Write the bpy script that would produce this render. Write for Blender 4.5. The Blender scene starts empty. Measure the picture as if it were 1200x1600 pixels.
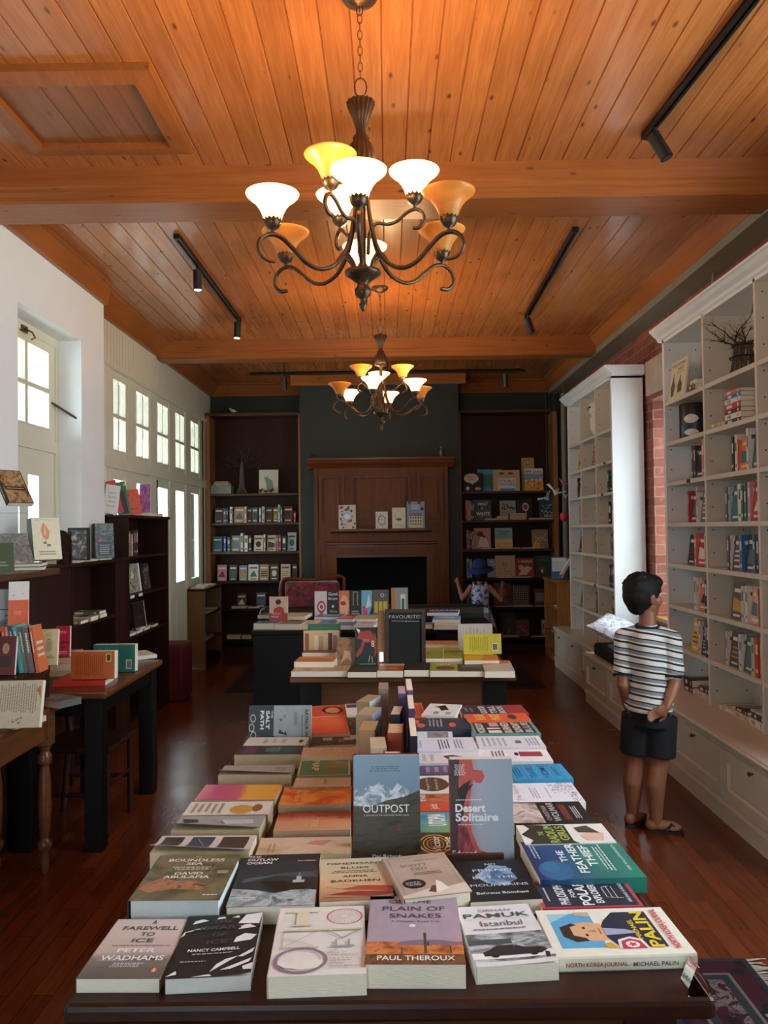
import bpy, math, random
from mathutils import Vector, Matrix, Euler

S = bpy.context.scene
COL = S.collection
rnd = random.Random(7)
PI = math.pi

# ------------------------------------------------------------------ camera
CAM_Z = 1.55
TILT, YAW, ROLL = math.radians(1.19), math.radians(0.23), math.radians(-0.72)
FPX = 1250.0
cam_d = bpy.data.cameras.new('camera')
cam = bpy.data.objects.new('camera', cam_d)
COL.objects.link(cam)
cam_d.sensor_fit = 'VERTICAL'
cam_d.sensor_height = 36.0
cam_d.lens = FPX / 1600.0 * 36.0
cam_d.clip_start = 0.05
cam_d.clip_end = 200
CAM_R = Matrix.Rotation(YAW, 3, 'Z') @ Matrix.Rotation(PI / 2 + TILT, 3, 'X') @ Matrix.Rotation(ROLL, 3, 'Z')
cam.matrix_world = Matrix.Translation((0, 0, CAM_Z)) @ CAM_R.to_4x4()
S.camera = cam

def ray(px, py):
    return CAM_R @ Vector(((px - 600) / FPX, -(py - 800) / FPX, -1.0))
def on_z(px, py, z):
    r = ray(px, py); t = (z - CAM_Z) / r.z
    return Vector((r.x * t, r.y * t, z))
def on_y(px, py, Y):
    r = ray(px, py); t = Y / r.y
    return Vector((r.x * t, Y, CAM_Z + r.z * t))
def on_x(px, py, X):
    r = ray(px, py); t = X / r.x
    return Vector((X, r.y * t, CAM_Z + r.z * t))

# ------------------------------------------------------------------ world, exposure
S.view_settings.view_transform = 'Standard'
S.view_settings.look = 'None'
S.view_settings.gamma = 1.0
S.view_settings.use_curve_mapping = False
S.view_settings.exposure = 0.0
W = bpy.data.worlds.new('daylight_sky'); S.world = W
W.use_nodes = True
wn = W.node_tree.nodes; wl = W.node_tree.links
bg = wn['Background']
SKY_STRENGTH = 13.5
wtc = wn.new('ShaderNodeTexCoord'); wsp = wn.new('ShaderNodeSeparateXYZ'); wr = wn.new('ShaderNodeValToRGB')
wl.new(wtc.outputs['Generated'], wsp.inputs[0]); wl.new(wsp.outputs['Z'], wr.inputs[0]); wl.new(wr.outputs[0], bg.inputs[0])
wr.color_ramp.elements[0].position = 0.0; wr.color_ramp.elements[0].color = (.62, .70, .74, 1)
wr.color_ramp.elements[1].position = 0.35; wr.color_ramp.elements[1].color = (.80, .92, 1.0, 1)
bg.inputs[1].default_value = SKY_STRENGTH

def portal(name, loc, rot, sx, sy):
    l = bpy.data.lights.new(name, 'AREA'); l.shape = 'RECTANGLE'; l.size = sx; l.size_y = sy
    l.cycles.is_portal = True
    o = bpy.data.objects.new(name, l); o.location = loc; o.rotation_euler = rot; COL.objects.link(o)
    return o
# sky portals fill the real window openings
portal('sky_portal', (-2.34, 8.2, 1.95), (0, -PI / 2, 0), 1.9, 3.6)
portal('sky_portal', (-2.50, 5.11, 1.75), (0, -PI / 2, 0), 2.4, 0.95)
portal('sky_portal', (2.62, 6.28, 1.7), (0, PI / 2, 0), 2.2, 1.2)
portal('sky_portal', (2.62, 1.8, 2.0), (0, PI / 2, 0), 2.1, 3.0)
portal('sky_portal', (-.9, -2.1, 1.3), (PI / 2, 0, 0), 1.0, 2.2)
WARM = (1.0, 0.66, 0.33)
BULB_W = 9.0

# ------------------------------------------------------------------ materials
def lin(h):
    if not isinstance(h, str): return tuple(h) + ((1.0,) if len(h) == 3 else ())
    h = h.lstrip('#')
    v = [int(h[i:i + 2], 16) / 255 for i in (0, 2, 4)]
    return tuple((c / 12.92 if c <= .04045 else ((c + .055) / 1.055) ** 2.4) for c in v) + (1.0,)
def mul(c, k): return (c[0] * k, c[1] * k, c[2] * k, 1.0)
_M = {}
class NM:
    def __init__(s, name, rough=.5, metal=0., spec=.5):
        s.m = bpy.data.materials.new(name); s.m.use_nodes = True
        s.n = s.m.node_tree.nodes; s.l = s.m.node_tree.links
        s.b = s.n['Principled BSDF']; s.out = s.n['Material Output']
        s.b.inputs['Roughness'].default_value = rough; s.b.inputs['Metallic'].default_value = metal
        s.b.inputs['Specular IOR Level'].default_value = spec
    def new(s, t, **k):
        n = s.n.new(t)
        for a, v in k.items(): setattr(n, a, v)
        return n
    def link(s, a, b): s.l.new(a, b)
    def coord(s, scale=(1, 1, 1), rot=(0, 0, 0)):
        t = s.new('ShaderNodeTexCoord'); mp = s.new('ShaderNodeMapping')
        mp.inputs['Scale'].default_value = scale; mp.inputs['Rotation'].default_value = rot
        s.link(t.outputs['Object'], mp.inputs[0]); return mp.outputs[0]
    def noise(s, vec, scale=5, detail=3, rough=.5, dist=0.):
        n = s.new('ShaderNodeTexNoise'); n.inputs['Scale'].default_value = scale
        n.inputs['Detail'].default_value = detail; n.inputs['Roughness'].default_value = rough
        n.inputs['Distortion'].default_value = dist
        s.link(vec, n.inputs['Vector']); return n.outputs['Fac']
    def ramp(s, fac, stops):
        r = s.new('ShaderNodeValToRGB'); e = r.color_ramp.elements
        while len(e) < len(stops): e.new(.5)
        for i, (p, c) in enumerate(stops): e[i].position = p; e[i].color = c
        s.link(fac, r.inputs[0]); return r.outputs[0]
    def mix(s, f, a, b, mode='MIX'):
        n = s.new('ShaderNodeMix', data_type='RGBA', blend_type=mode)
        for inp, v in ((n.inputs[0], f), (n.inputs[6], a), (n.inputs[7], b)):
            if hasattr(v, 'links'): s.link(v, inp)
            else: inp.default_value = v
        return n.outputs[2]
    def math(s, op, a, b=0.):
        n = s.new('ShaderNodeMath', operation=op)
        for inp, v in ((n.inputs[0], a), (n.inputs[1], b)):
            if hasattr(v, 'links'): s.link(v, inp)
            else: inp.default_value = v
        return n.outputs[0]
    def base(s, c):
        if hasattr(c, 'links'): s.link(c, s.b.inputs['Base Color'])
        else: s.b.inputs['Base Color'].default_value = c
    def bump(s, h, strength=.3, dist=.01):
        b = s.new('ShaderNodeBump'); b.inputs['Strength'].default_value = strength; b.inputs['Distance'].default_value = dist
        s.link(h, b.inputs['Height']); s.link(b.outputs[0], s.b.inputs['Normal'])

def paint(name, c, rough=.5, var=.08, scale=6, bump=0., metal=0., spec=.5, stretch=(1, 1, 1)):
    """plain surface with a little procedural unevenness"""
    key = ('paint', name)
    if key in _M: return _M[key]
    n = NM(name, rough, metal, spec); c = lin(c)
    f = n.noise(n.coord(stretch), scale, 4, .55)
    n.base(n.ramp(f, [(.25, mul(c, 1 - var)), (.75, tuple(min(1, x * (1 + var)) for x in c[:3]) + (1,))]))
    if bump: n.bump(f, bump, .005)
    _M[key] = n.m; return n.m
def pl(c, k=1.6):
    """printed colours: paper-bright value of a colour noted from the dim room"""
    return tuple(min(.86, x * k / (1 + (k - 1) * x)) for x in lin(c)[:3]) + (1.0,)
def ink(c, rough=.45, k=1.6):
    """printed colour, one per hex value"""
    return paint('print_%s%s' % (c.lstrip('#').lower(), '' if k > 1 else '_dim'), pl(c, k)[:3], rough, .06, 40)
def wood(name, dark, light, axis=1, rough=.4, scale=1., knots=False, plank=None, spec=.35, bump=.15, vary=.25):
    key = ('wood', name)
    if key in _M: return _M[key]
    n = NM(name, rough, 0, spec)
    st = [14 * scale] * 3; st[axis] = .9 * scale
    v = n.coord(tuple(st))
    g = n.noise(v, 2.2, 6, .62, .6)
    st2 = [40 * scale] * 3; st2[axis] = 1.2 * scale
    g2 = n.noise(n.coord(tuple(st2)), 3, 3, .6)
    col = n.ramp(g, [(.28, lin(dark)), (.52, tuple((a + b) / 2 for a, b in zip(lin(dark), lin(light)))), (.75, lin(light))])
    col = n.mix(.35, col, n.ramp(g2, [(.3, lin(dark)), (.7, lin(light))]))
    big = n.noise(n.coord((1, 1, 1)), 1.1, 2)
    col = n.mix(1.0, col, n.ramp(big, [(.3, (.82, .82, .82, 1)), (.7, (1.1, 1.1, 1.1, 1))]), 'MULTIPLY')
    if plank:                                    # (axis index across the boards, board width)
        tc = n.new('ShaderNodeTexCoord'); sp = n.new('ShaderNodeSeparateXYZ'); n.link(tc.outputs['Object'], sp.inputs[0])
        idx = n.math('FLOOR', n.math('DIVIDE', sp.outputs[plank[0]], plank[1]))
        wn_ = n.new('ShaderNodeTexWhiteNoise', noise_dimensions='1D'); n.link(idx, wn_.inputs['W'])
        col = n.mix(1.0, col, n.ramp(wn_.outputs['Value'], [(0, (1 - vary, 1 - vary * 1.15, 1 - vary * 1.3, 1)), (1, (1 + vary * .6, 1 + vary * .6, 1 + vary * .6, 1))]), 'MULTIPLY')
    if knots:
        ks = [10.5] * 3; ks[axis] = 4.2
        vo = n.new('ShaderNodeTexVoronoi'); vo.inputs['Scale'].default_value = 1.0
        n.link(n.coord(tuple(ks)), vo.inputs['Vector'])
        k = n.ramp(vo.outputs['Distance'], [(.05, (1, 1, 1, 1)), (.12, (0, 0, 0, 1))])
        col = n.mix(n.math('MULTIPLY', k, .8), col, lin('#4a2010'))
    n.base(col)
    if bump: n.bump(g2, bump, .002)
    _M[key] = n.m; return n.m

MAT = dict(
    ceiling = wood('pine_ceiling_boards', '#9e5828', '#c68046', 1, .26, 1, True, (0, .115), vary=.13, spec=.55),
    beam = wood('pine_beam', '#8a4c22', '#ac6834', 0, .32, 1, True, vary=.1),
    beam_y = wood('pine_moulding', '#8a4c22', '#ac6834', 1, .32, 1, True),
    dark_wood = wood('dark_stained_wood', '#24110b', '#3a1c12', 1, .4, spec=.25),
    dark_wood_z = wood('dark_stained_wood_upright', '#24110b', '#3a1c12', 2, .4, spec=.25),
    black_wood = wood('blackened_wood', '#0b0706', '#150e0a', 2, .45, spec=.2),
    mahogany = wood('mahogany', '#4a220e', '#784018', 2, .38, spec=.25),
    mahogany_x = wood('mahogany_rail', '#4c2010', '#7c3c1c', 0, .3),
    brown_wood = wood('brown_table_wood', '#4a2814', '#7a4826', 0, .3),
    brown_wood_y = wood('brown_table_wood_long', '#4a2814', '#7a4826', 1, .3),
    oak = wood('warm_oak', '#7d522c', '#ac7a48', 2, .4),
    pine = wood('pale_pine', '#9a6632', '#cc9656', 2, .4),
    shelf_wood = wood('walnut_shelf', '#3c2414', '#5e3c22', 0, .4),
    shelf_back = wood('brown_back_board', '#2c1006', '#44200e', 2, .5, spec=.2),
    white = paint('white_wall_paint', '#eceeee', .6, .03, 3),
    cream = paint('cream_joinery_paint', '#dcd8c2', .4, .03, 5),
    shelf_white = paint('putty_shelf_paint', '#cfc5b4', .35, .03, 5),
    gloss_white = paint('white_gloss_paint', '#e2e4e4', .3, .02, 5),
    green_wall = paint('dark_green_wall_paint', '#20261f', .55, .08, 2),
    steel = paint('grey_painted_steel', '#7c7a6a', .5, .1, 3, .1),
    iron = paint('bronze_iron', '#54402f', .36, .35, 30, .2, .75),
    black = paint('black_metal', '#0c0c0d', .4, .1, 10),
    pages = paint('book_pages', '#ebdfca', .75, .05, 60, .4, stretch=(1, 1, 12)),
    pages_tan = paint('old_book_pages', '#cdb492', .8, .06, 60, .4, stretch=(1, 1, 12)),
    red_velvet = paint('red_velvet', '#5c0c16', .8, .25, 14, .3),
    leather = paint('dark_leather', '#15110f', .45, .2, 25, .3),
    brass = paint('aged_brass', '#6a5028', .4, .2, 20, 0, .8),
    cushion_black = paint('black_cushion_fabric', '#0e0d0e', .8, .2, 60, .2),
)
_c = MAT['ceiling'].node_tree.nodes['Principled BSDF']; _c.inputs['Coat Weight'].default_value = .5; _c.inputs['Coat Roughness'].default_value = .16
def glass_mat():
    n = NM('window_glass'); n.n.remove(n.b)
    t = n.new('ShaderNodeBsdfTransparent'); t.inputs[0].default_value = (.93, .96, .97, 1)
    g = n.new('ShaderNodeBsdfGlossy'); g.inputs['Roughness'].default_value = .02
    fr = n.new('ShaderNodeLayerWeight'); fr.inputs[0].default_value = .5
    mx = n.new('ShaderNodeMixShader'); n.link(n.math('ADD', n.math('MULTIPLY', n.math('POWER', fr.outputs['Facing'], 5.), .6), .03), mx.inputs[0]); n.link(t.outputs[0], mx.inputs[1]); n.link(g.outputs[0], mx.inputs[2])
    n.link(mx.outputs[0], n.out.inputs[0]); return n.m
MAT['glass'] = glass_mat()

# ------------------------------------------------------------------ mesh builder
class MB:
    def __init__(s): s.v = []; s.f = []; s.mi = []; s.sm = []
    def add(s, vs, fs, mi=0, smooth=False):
        b = len(s.v); s.v += [Vector(v) for v in vs]
        for f in fs: s.f.append([i + b for i in f]); s.mi.append(mi); s.sm.append(smooth)
        return s
    def box(s, x0, y0, z0, x1, y1, z1, mi=0):
        x0, x1 = min(x0, x1), max(x0, x1); y0, y1 = min(y0, y1), max(y0, y1); z0, z1 = min(z0, z1), max(z0, z1)
        return s.add([(x0, y0, z0), (x1, y0, z0), (x1, y1, z0), (x0, y1, z0), (x0, y0, z1), (x1, y0, z1), (x1, y1, z1), (x0, y1, z1)],
              [(0, 3, 2, 1), (4, 5, 6, 7), (0, 1, 5, 4), (1, 2, 6, 5), (2, 3, 7, 6), (3, 0, 4, 7)], mi)
    def obox(s, M, x0, y0, z0, x1, y1, z1, mi=0):
        k = len(s.v); s.box(x0, y0, z0, x1, y1, z1, mi)
        for i in range(k, len(s.v)): s.v[i] = M @ s.v[i]
        return s
    def prism(s, prof, axis, a, b, mi=0, smooth=False):
        """closed 2-D profile swept along an axis; prof gives the two other coordinates in xyz order"""
        def P(p, t):
            q = list(p); q.insert(axis, t); return q
        n = len(prof); vs = [P(p, a) for p in prof] + [P(p, b) for p in prof]
        fs = [(i, (i + 1) % n, n + (i + 1) % n, n + i) for i in range(n)] 
        s.add(vs, fs, mi, smooth)
        return s.add(vs, [tuple(range(n))[::-1], tuple(range(n, 2 * n))], mi)
    def lathe(s, prof, c=(0, 0, 0), seg=24, mi=0, flute=None, smooth=True, scale=(1, 1)):
        """prof: (r, z) list; flute=(count, depth, i0, i1)"""
        vs = []
        for j, (r, z) in enumerate(prof):
            for i in range(seg):
                a = 2 * PI * i / seg; rr = r
                if flute and flute[2] <= j <= flute[3]: rr = r * (1 - flute[1] * (.5 + .5 * math.cos(a * flute[0])))
                vs.append((c[0] + rr * math.cos(a) * scale[0], c[1] + rr * math.sin(a) * scale[1], c[2] + z))
        fs = []
        for j in range(len(prof) - 1):
            for i in range(seg):
                k = (i + 1) % seg; fs.append((j * seg + i, j * seg + k, (j + 1) * seg + k, (j + 1) * seg + i))
        s.add(vs, fs, mi, smooth)
        for j in (0, len(prof) - 1):
            if prof[j][0] > 1e-4: s.add(vs[j * seg:(j + 1) * seg], [tuple(range(seg))], mi)
        return s
    def tube(s, pts, r, seg=8, mi=0, cap=True, flat=(1, 1), smooth=True):
        pts = [Vector(p) for p in pts]; n = len(pts)
        rs = r if isinstance(r, (list, tuple)) else [r] * n
        vs = []; up = None
        for i, p in enumerate(pts):
            t = (pts[min(i + 1, n - 1)] - pts[max(i - 1, 0)]).normalized()
            if up is None:
                up = Vector((0, 0, 1)) if abs(t.z) < .9 else Vector((1, 0, 0))
            a = t.cross(up).normalized(); b = a.cross(t).normalized(); up = b
            for k in range(seg):
                w = 2 * PI * k / seg
                vs.append(p + a * math.cos(w) * rs[i] * flat[0] + b * math.sin(w) * rs[i] * flat[1])
        fs = []
        for i in range(n - 1):
            for k in range(seg):
                q = (k + 1) % seg; fs.append((i * seg + k, i * seg + q, (i + 1) * seg + q, (i + 1) * seg + k))
        s.add(vs, fs, mi, smooth)
        if cap:
            s.add(vs[:seg], [tuple(range(seg))[::-1]], mi); s.add(vs[-seg:], [tuple(range(seg))], mi)
        return s
    def ball(s, c, r, mi=0, seg=16, rings=10, rot=None):
        if not isinstance(r, (tuple, list)): r = (r, r, r)
        R = rot if rot is not None else Matrix.Identity(3); c = Vector(c)
        vs = []; fs = []
        for j in range(1, rings):
            th = PI * j / rings
            for i in range(seg):
                a = 2 * PI * i / seg
                vs.append(c + R @ Vector((r[0] * math.sin(th) * math.cos(a), r[1] * math.sin(th) * math.sin(a), r[2] * math.cos(th))))
        top = len(vs); vs.append(c + R @ Vector((0, 0, r[2]))); vs.append(c + R @ Vector((0, 0, -r[2])))
        for j in range(rings - 2):
            for i in range(seg):
                k = (i + 1) % seg; fs.append((j * seg + i, (j + 1) * seg + i, (j + 1) * seg + k, j * seg + k))
        for i in range(seg):
            k = (i + 1) % seg; fs.append((top, i, k)); fs.append((top + 1, (rings - 2) * seg + k, (rings - 2) * seg + i))
        return s.add(vs, fs, mi, True)
    def limb(s, pts, rs, flat=(1, 1), seg=14):
        """tapered limb with rounded ends, for bodies"""
        s.tube(pts, rs, seg, 0, True, flat)
        for p, r in zip(pts, rs): s.ball(p, r * (flat[0] + flat[1]) / 2 * .99, 0, seg, 8)
        return s
    def quad(s, a, b, c, d, mi=0): return s.add([a, b, c, d], [(0, 1, 2, 3)], mi)
    def build(s, name, mats, parent=None, bevel=0., local=False, subd=0, origin=None):
        if not isinstance(mats, (list, tuple)): mats = [mats]
        off = Vector((0, 0, 0))
        if parent is not None and not local:
            q = parent
            while q is not None: off = off + Vector(q.location); q = q.parent
        elif parent is None and not local:
            xs = [v.x for v in s.v]; ys = [v.y for v in s.v]; zs = [v.z for v in s.v]
            off = Vector(origin) if origin else Vector(((min(xs) + max(xs)) / 2, (min(ys) + max(ys)) / 2, min(zs)))
        me = bpy.data.meshes.new(name)
        me.from_pydata([v - off for v in s.v], [], s.f)
        for m in mats: me.materials.append(m)
        for p, mi, sm in zip(me.polygons, s.mi, s.sm): p.material_index = min(mi, len(mats) - 1); p.use_smooth = sm
        me.update()
        o = bpy.data.objects.new(name, me); COL.objects.link(o)
        if parent is not None: o.parent = parent
        elif not local: o.location = off
        if bevel:
            b = o.modifiers.new('bevel', 'BEVEL'); b.width = bevel; b.segments = 2; b.limit_method = 'ANGLE'; b.angle_limit = .7
        if subd:
            b = o.modifiers.new('subdivision', 'SUBSURF'); b.levels = subd; b.render_levels = subd
        return o

def tag(o, label, cat, group=None, kind=None):
    o['label'] = label; o['category'] = cat
    if group: o['group'] = group
    if kind: o['kind'] = kind
    return o
def thing(name, loc, label, cat, group=None, M=None):
    o = bpy.data.objects.new(name, None); COL.objects.link(o)
    o.empty_display_size = .05
    if M is not None: o.matrix_world = M
    else: o.location = loc
    return tag(o, label, cat, group)
def struct(mb, name, mats, **k):
    o = mb.build(name, mats, **k); o['kind'] = 'structure'; return o
def copy_tree(o, parent=None):
    c = o.copy(); COL.objects.link(c)
    if parent is not None: c.parent = parent
    for ch in list(o.children): copy_tree(ch, c)
    return c
# ================================================================== THE ROOM
ZC = 3.43            # boarded ceiling
XL, XG, XR = -2.14, -2.27, 2.27     # near left wall, glazed left wall, brick right wall
Y0, YB = -2.2, 10.30
m = MB(); m.box(-4.2, -2.6, -.1, 2.7, 10.6, 0)
def floor_mat():
    n = NM('red_brown_floor_boards', .24)
    tc = n.new('ShaderNodeTexCoord'); mp = n.new('ShaderNodeMapping'); mp.inputs['Rotation'].default_value = (0, 0, PI / 2)
    n.link(tc.outputs['Object'], mp.inputs[0])
    br = n.new('ShaderNodeTexBrick'); n.link(mp.outputs[0], br.inputs['Vector'])
    br.inputs['Scale'].default_value = 1; br.inputs['Brick Width'].default_value = .62; br.inputs['Row Height'].default_value = .076
    br.inputs['Mortar Size'].default_value = .0012; br.inputs['Mortar Smooth'].default_value = .2; br.inputs['Bias'].default_value = 0
    br.offset = .37
    br.inputs['Color1'].default_value = lin('#5c2812'); br.inputs['Color2'].default_value = lin('#74381a'); br.inputs['Mortar'].default_value = lin('#1c0a05')
    g = n.noise(n.coord((30, 1.6, 1)), 2, 5, .6, .5)
    c = n.mix(1.0, br.outputs['Color'], n.ramp(g, [(.3, (.72, .68, .64, 1)), (.7, (1.12, 1.12, 1.12, 1))]), 'MULTIPLY')
    n.base(c)
    big = n.noise(n.coord((1, 1, 1)), 3, 4)
    n.link(n.ramp(big, [(.3, (.20, .20, .20, 1)), (.7, (.28, .28, .28, 1))]), n.b.inputs['Roughness'])
    n.bump(br.outputs['Fac'], -.25, .002)
    return n.m
struct(m, 'floor', floor_mat(), origin=(0, 0, 0))

# ceiling boards with real V grooves, running the length of the room
bw = .115; m = MB(); n_b = 44; x = -2.53
for i in range(n_b):
    a, b = x + i * bw, x + (i + 1) * bw
    g = .004
    prof = [(a, ZC + .02), (a, ZC + .007), (a + g, ZC), (b - g, ZC), (b, ZC + .007), (b, ZC + .02)]
    m.prism(prof, 1, Y0, 10.35)
o = struct(m, 'ceiling', MAT['ceiling'], origin=(-2.53, 0, ZC))
m = MB(); m.box(-4.2, -2.6, ZC + .02, 2.7, 10.6, ZC + .12); struct(m, 'trim_1', MAT['black_wood'])
m = MB()

def beam(ya, yb, name, zb=3.255):
    zt = ZC
    prof = [(ya, zt), (ya, zt - .10), (ya + .012, zt - .108), (ya + .012, zt - .125), (ya + .03, zt - .14), (ya + .03, zb + .012), (ya + .042, zb),
            (yb - .042, zb), (yb - .03, zb + .012), (yb - .03, zt - .14), (yb - .012, zt - .125), (yb - .012, zt - .108), (yb, zt - .10), (yb, zt)]
    m = MB(); m.prism(prof, 0, -2.25, XR); return struct(m, name, MAT['beam'])
beam(4.07, 4.42, 'trim_2'); beam(7.86, 8.14, 'trim_3')
# sloping crown mouldings on the long walls
def crown_y(xw, sgn, y0, y1, name, zb=3.28, w=.14):
    prof = [(xw, ZC), (xw, zb), (xw + sgn * .03, zb), (xw + sgn * .035, zb + .012), (xw + sgn * (w - .02), ZC - .02), (xw + sgn * w, ZC - .012), (xw + sgn * w, ZC)]
    m = MB(); m.prism(prof, 1, y0, y1); return struct(m, name, MAT['beam_y'])
crown_y(XL, 1, Y0, 4.07, 'trim_4', w=.08); crown_y(XL, 1, 4.42, 6.05, 'trim_5', w=.08); crown_y(XG, 1, 6.05, 7.86, 'trim_6', w=.16); crown_y(XG, 1, 8.14, 10.3, 'trim_7', w=.16)
for k, (a, b) in enumerate(((Y0, 4.07), (4.42, 7.86), (8.14, 10.3))): crown_y(2.11, -1, a, b, 'trim_%d' % (8 + k), 3.31, .11)
def crown_x(yw, x0, x1, name, zb=3.28, w=.13):
    prof = [(yw, ZC), (yw, zb), (yw - .03, zb), (yw - .035, zb + .012), (yw - w + .02, ZC - .02), (yw - w, ZC - .012), (yw - w, ZC)]
    m = MB(); m.prism(prof, 0, x0, x1); return struct(m, name, MAT['beam'])
crown_x(10.30, -2.27, -1.04, 'trim_11'); crown_x(9.6, -1.14, .96, 'trim_12'); crown_x(10.30, .87, 2.27, 'trim_13')
# ceiling hatch
hx0, hx1, hy0, hy1 = -1.72, -.93, 3.16, 3.88
m = MB()
def frame_ring(m, x0, y0, x1, y1, w, zt, zb, mi=0):
    o_ = [(x0, y0), (x1, y0), (x1, y1), (x0, y1)]; i_ = [(x0 + w, y0 + w), (x1 - w, y0 + w), (x1 - w, y1 - w), (x0 + w, y1 - w)]
    for k in range(4):
        q = (k + 1) % 4
        vs = [(*o_[k], zt), (*o_[q], zt), (*i_[q], zt), (*i_[k], zt), (*o_[k], zb + .012), (*o_[q], zb + .012), (*i_[q], zb), (*i_[k], zb)]
        m.add(vs, [(0, 1, 2, 3), (4, 7, 6, 5), (0, 4, 5, 1), (1, 5, 6, 2), (2, 6, 7, 3), (3, 7, 4, 0)], mi)
frame_ring(m, hx0, hy0, hx1, hy1, .085, ZC, ZC - .045)
hatch = thing('ceiling_hatch', (-1.325, 3.5, ZC - .045), 'square framed wooden hatch in the pine ceiling, above the left wall door', 'hatch')
m.build('hatch_frame', MAT['beam_y'], hatch)
m = MB(); m.box(hx0 + .085, hy0 + .085, ZC - .010, hx1 - .085, hy1 - .085, ZC - .001)
for i in range(1, 6): m.box(hx0 + .085 + i * .105, hy0 + .085, ZC - .013, hx0 + .085 + i * .105 + .095, hy1 - .085, ZC - .010)
m.build('hatch_panel', wood('hatch_boards', '#7c4822', '#9c6236', 1, .35, 1, True), hatch)

# ---- near left wall with a deep door recess
DY0, DY1, DZ = 4.63, 5.60, 2.90
m = MB()
m.box(XL - .42, Y0, 0, XL, DY0, ZC); m.box(XL - .42, DY1, 0, XL, 6.05, ZC); m.box(XL - .42, DY0, DZ, XL, DY1, ZC)
struct(m, 'wall_left', MAT['white'])
# the glazed door and its fanlight
XD = -2.34
def door_leaf(y0, y1, z0, z1, x, parent, panes, mat, th=.045, st=.10, split=None, bottom=.0, nm='leaf', bars=None):
    """frame with stiles and rails; panes is a list of (ya, yb, za, zb) glazed openings, each its own child pane"""
    m = MB()
    ys = sorted(set([y0, y1] + [p[0] for p in panes] + [p[1] for p in panes]))
    zs = sorted(set([z0, z1] + [p[2] for p in panes] + [p[3] for p in panes]))
    for i in range(len(ys) - 1):
        for j in range(len(zs) - 1):
            cy, cz = (ys[i] + ys[i + 1]) / 2, (zs[j] + zs[j + 1]) / 2
            if any(p[0] < cy < p[1] and p[2] < cz < p[3] for p in panes): continue
            m.box(x - th / 2, ys[i], zs[j], x + th / 2, ys[i + 1], zs[j + 1])
    for p in panes:       # glazing beads
        b = .012
        for s_ in (1,):
            xx = x + th / 2
            m.box(xx, p[0] - b, p[2] - b, xx + .006, p[0], p[3] + b); m.box(xx, p[1], p[2] - b, xx + .006, p[1] + b, p[3] + b)
            m.box(xx, p[0], p[2] - b, xx + .006, p[1], p[2]); m.box(xx, p[0], p[3], xx + .006, p[1], p[3] + b)
    leaf = m.build(nm, mat, parent)
    for p in panes:
        g = MB(); g.box(x - .003, p[0], p[2], x + .003, p[1], p[3]); g.build('pane', MAT['glass'], leaf if False else parent)
    return leaf
def sroot(name, loc):
    o = bpy.data.objects.new(name, None); COL.objects.link(o); o.location = loc; o['kind'] = 'structure'; o.empty_display_size = .05; return o
d1 = sroot('door_1', (XD, 5.11, 0))
m = MB()      # casing
for a in ((DY0, DY0 + .05, 0, DZ), (DY1 - .05, DY1, 0, DZ), (DY0 + .05, DY1 - .05, DZ - .06, DZ), (DY0 + .05, DY1 - .05, 2.10, 2.18)):
    m.box(XD - .05, a[0], a[2], XD + .04, a[1], a[3])
m.build('door_frame', MAT['cream'], d1)
door_leaf(DY0 + .05, DY1 - .05, 0.02, 2.10, XD, d1, [(4.84, 5.02, .95, 1.93), (5.14, 5.30, .95, 1.93)], MAT['cream'], nm='door_panel')
fan = [(a, b, c, d) for a, b in ((4.78, 5.08), (5.12, 5.44)) for c, d in ((2.26, 2.50), (2.53, 2.78))]
door_leaf(DY0 + .05, DY1 - .05, 2.18, DZ - .06, XD + .01, d1, fan, MAT['cream'], nm='fanlight')
m = MB(); m.box(XD + .03, 5.02, 2.83, XD + .05, 5.10, 2.87); m.tube([(XD + .05, 5.06, 2.85), (XD + .09, 5.07, 2.83), (XD + .10, 5.09, 2.80), (XD + .07, 5.10, 2.79)], .006)
m.build('catch', MAT['brass'], d1)
m = MB(); m.tube([(XD + .03, 5.50, 2.45), (XD + .18, 5.62, 2.34)], .008); m.ball((XD + .18, 5.62, 2.34), .012); m.build('stay_arm', MAT['iron'], d1)

# ---- glazed wall: beadboard above, a row of fanlights, glazed doors below
m = MB()
m.box(XG - .04, 6.05, 2.93, XG - .012, 10.35, ZC)
k = 0
while 6.05 + k * .075 < 10.3:
    y = 6.05 + k * .075; m.box(XG - .012, y + .005, 2.93, XG, y + .07, ZC); k += 1
struct(m, 'wall_left_glazed', MAT['cream'])
pitch, ww = .67, .45
bays = [6.53 + i * pitch for i in range(6)]
m = MB()
m.prism([(XG - .05, 2.90), (XG + .02, 2.90), (XG + .035, 2.915), (XG + .035, 2.935), (XG + .01, 2.95), (XG - .05, 2.95)], 1, 6.05, 10.0)
m.box(XG - .06, 6.05, 2.08, XG + .02, 10.0, 2.17); m.box(XG - .06, 6.05, 2.17, XG + .0, 6.12, 2.9)
struct(m, 'trim_14', MAT['cream'])
posts = [6.05, 6.44] + [b + ww + .02 for b in bays[:-1]]
m = MB()
for p in posts: m.box(XG - .06, p, 0, XG + .005, p + (.39 - .02 if p == 6.05 else .18), 2.9)
m.box(XG - .06, 9.80, 0, XG + .005, 10.3, 2.95)
struct(m, 'trim_15', MAT['cream'])
wi = 1
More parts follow.
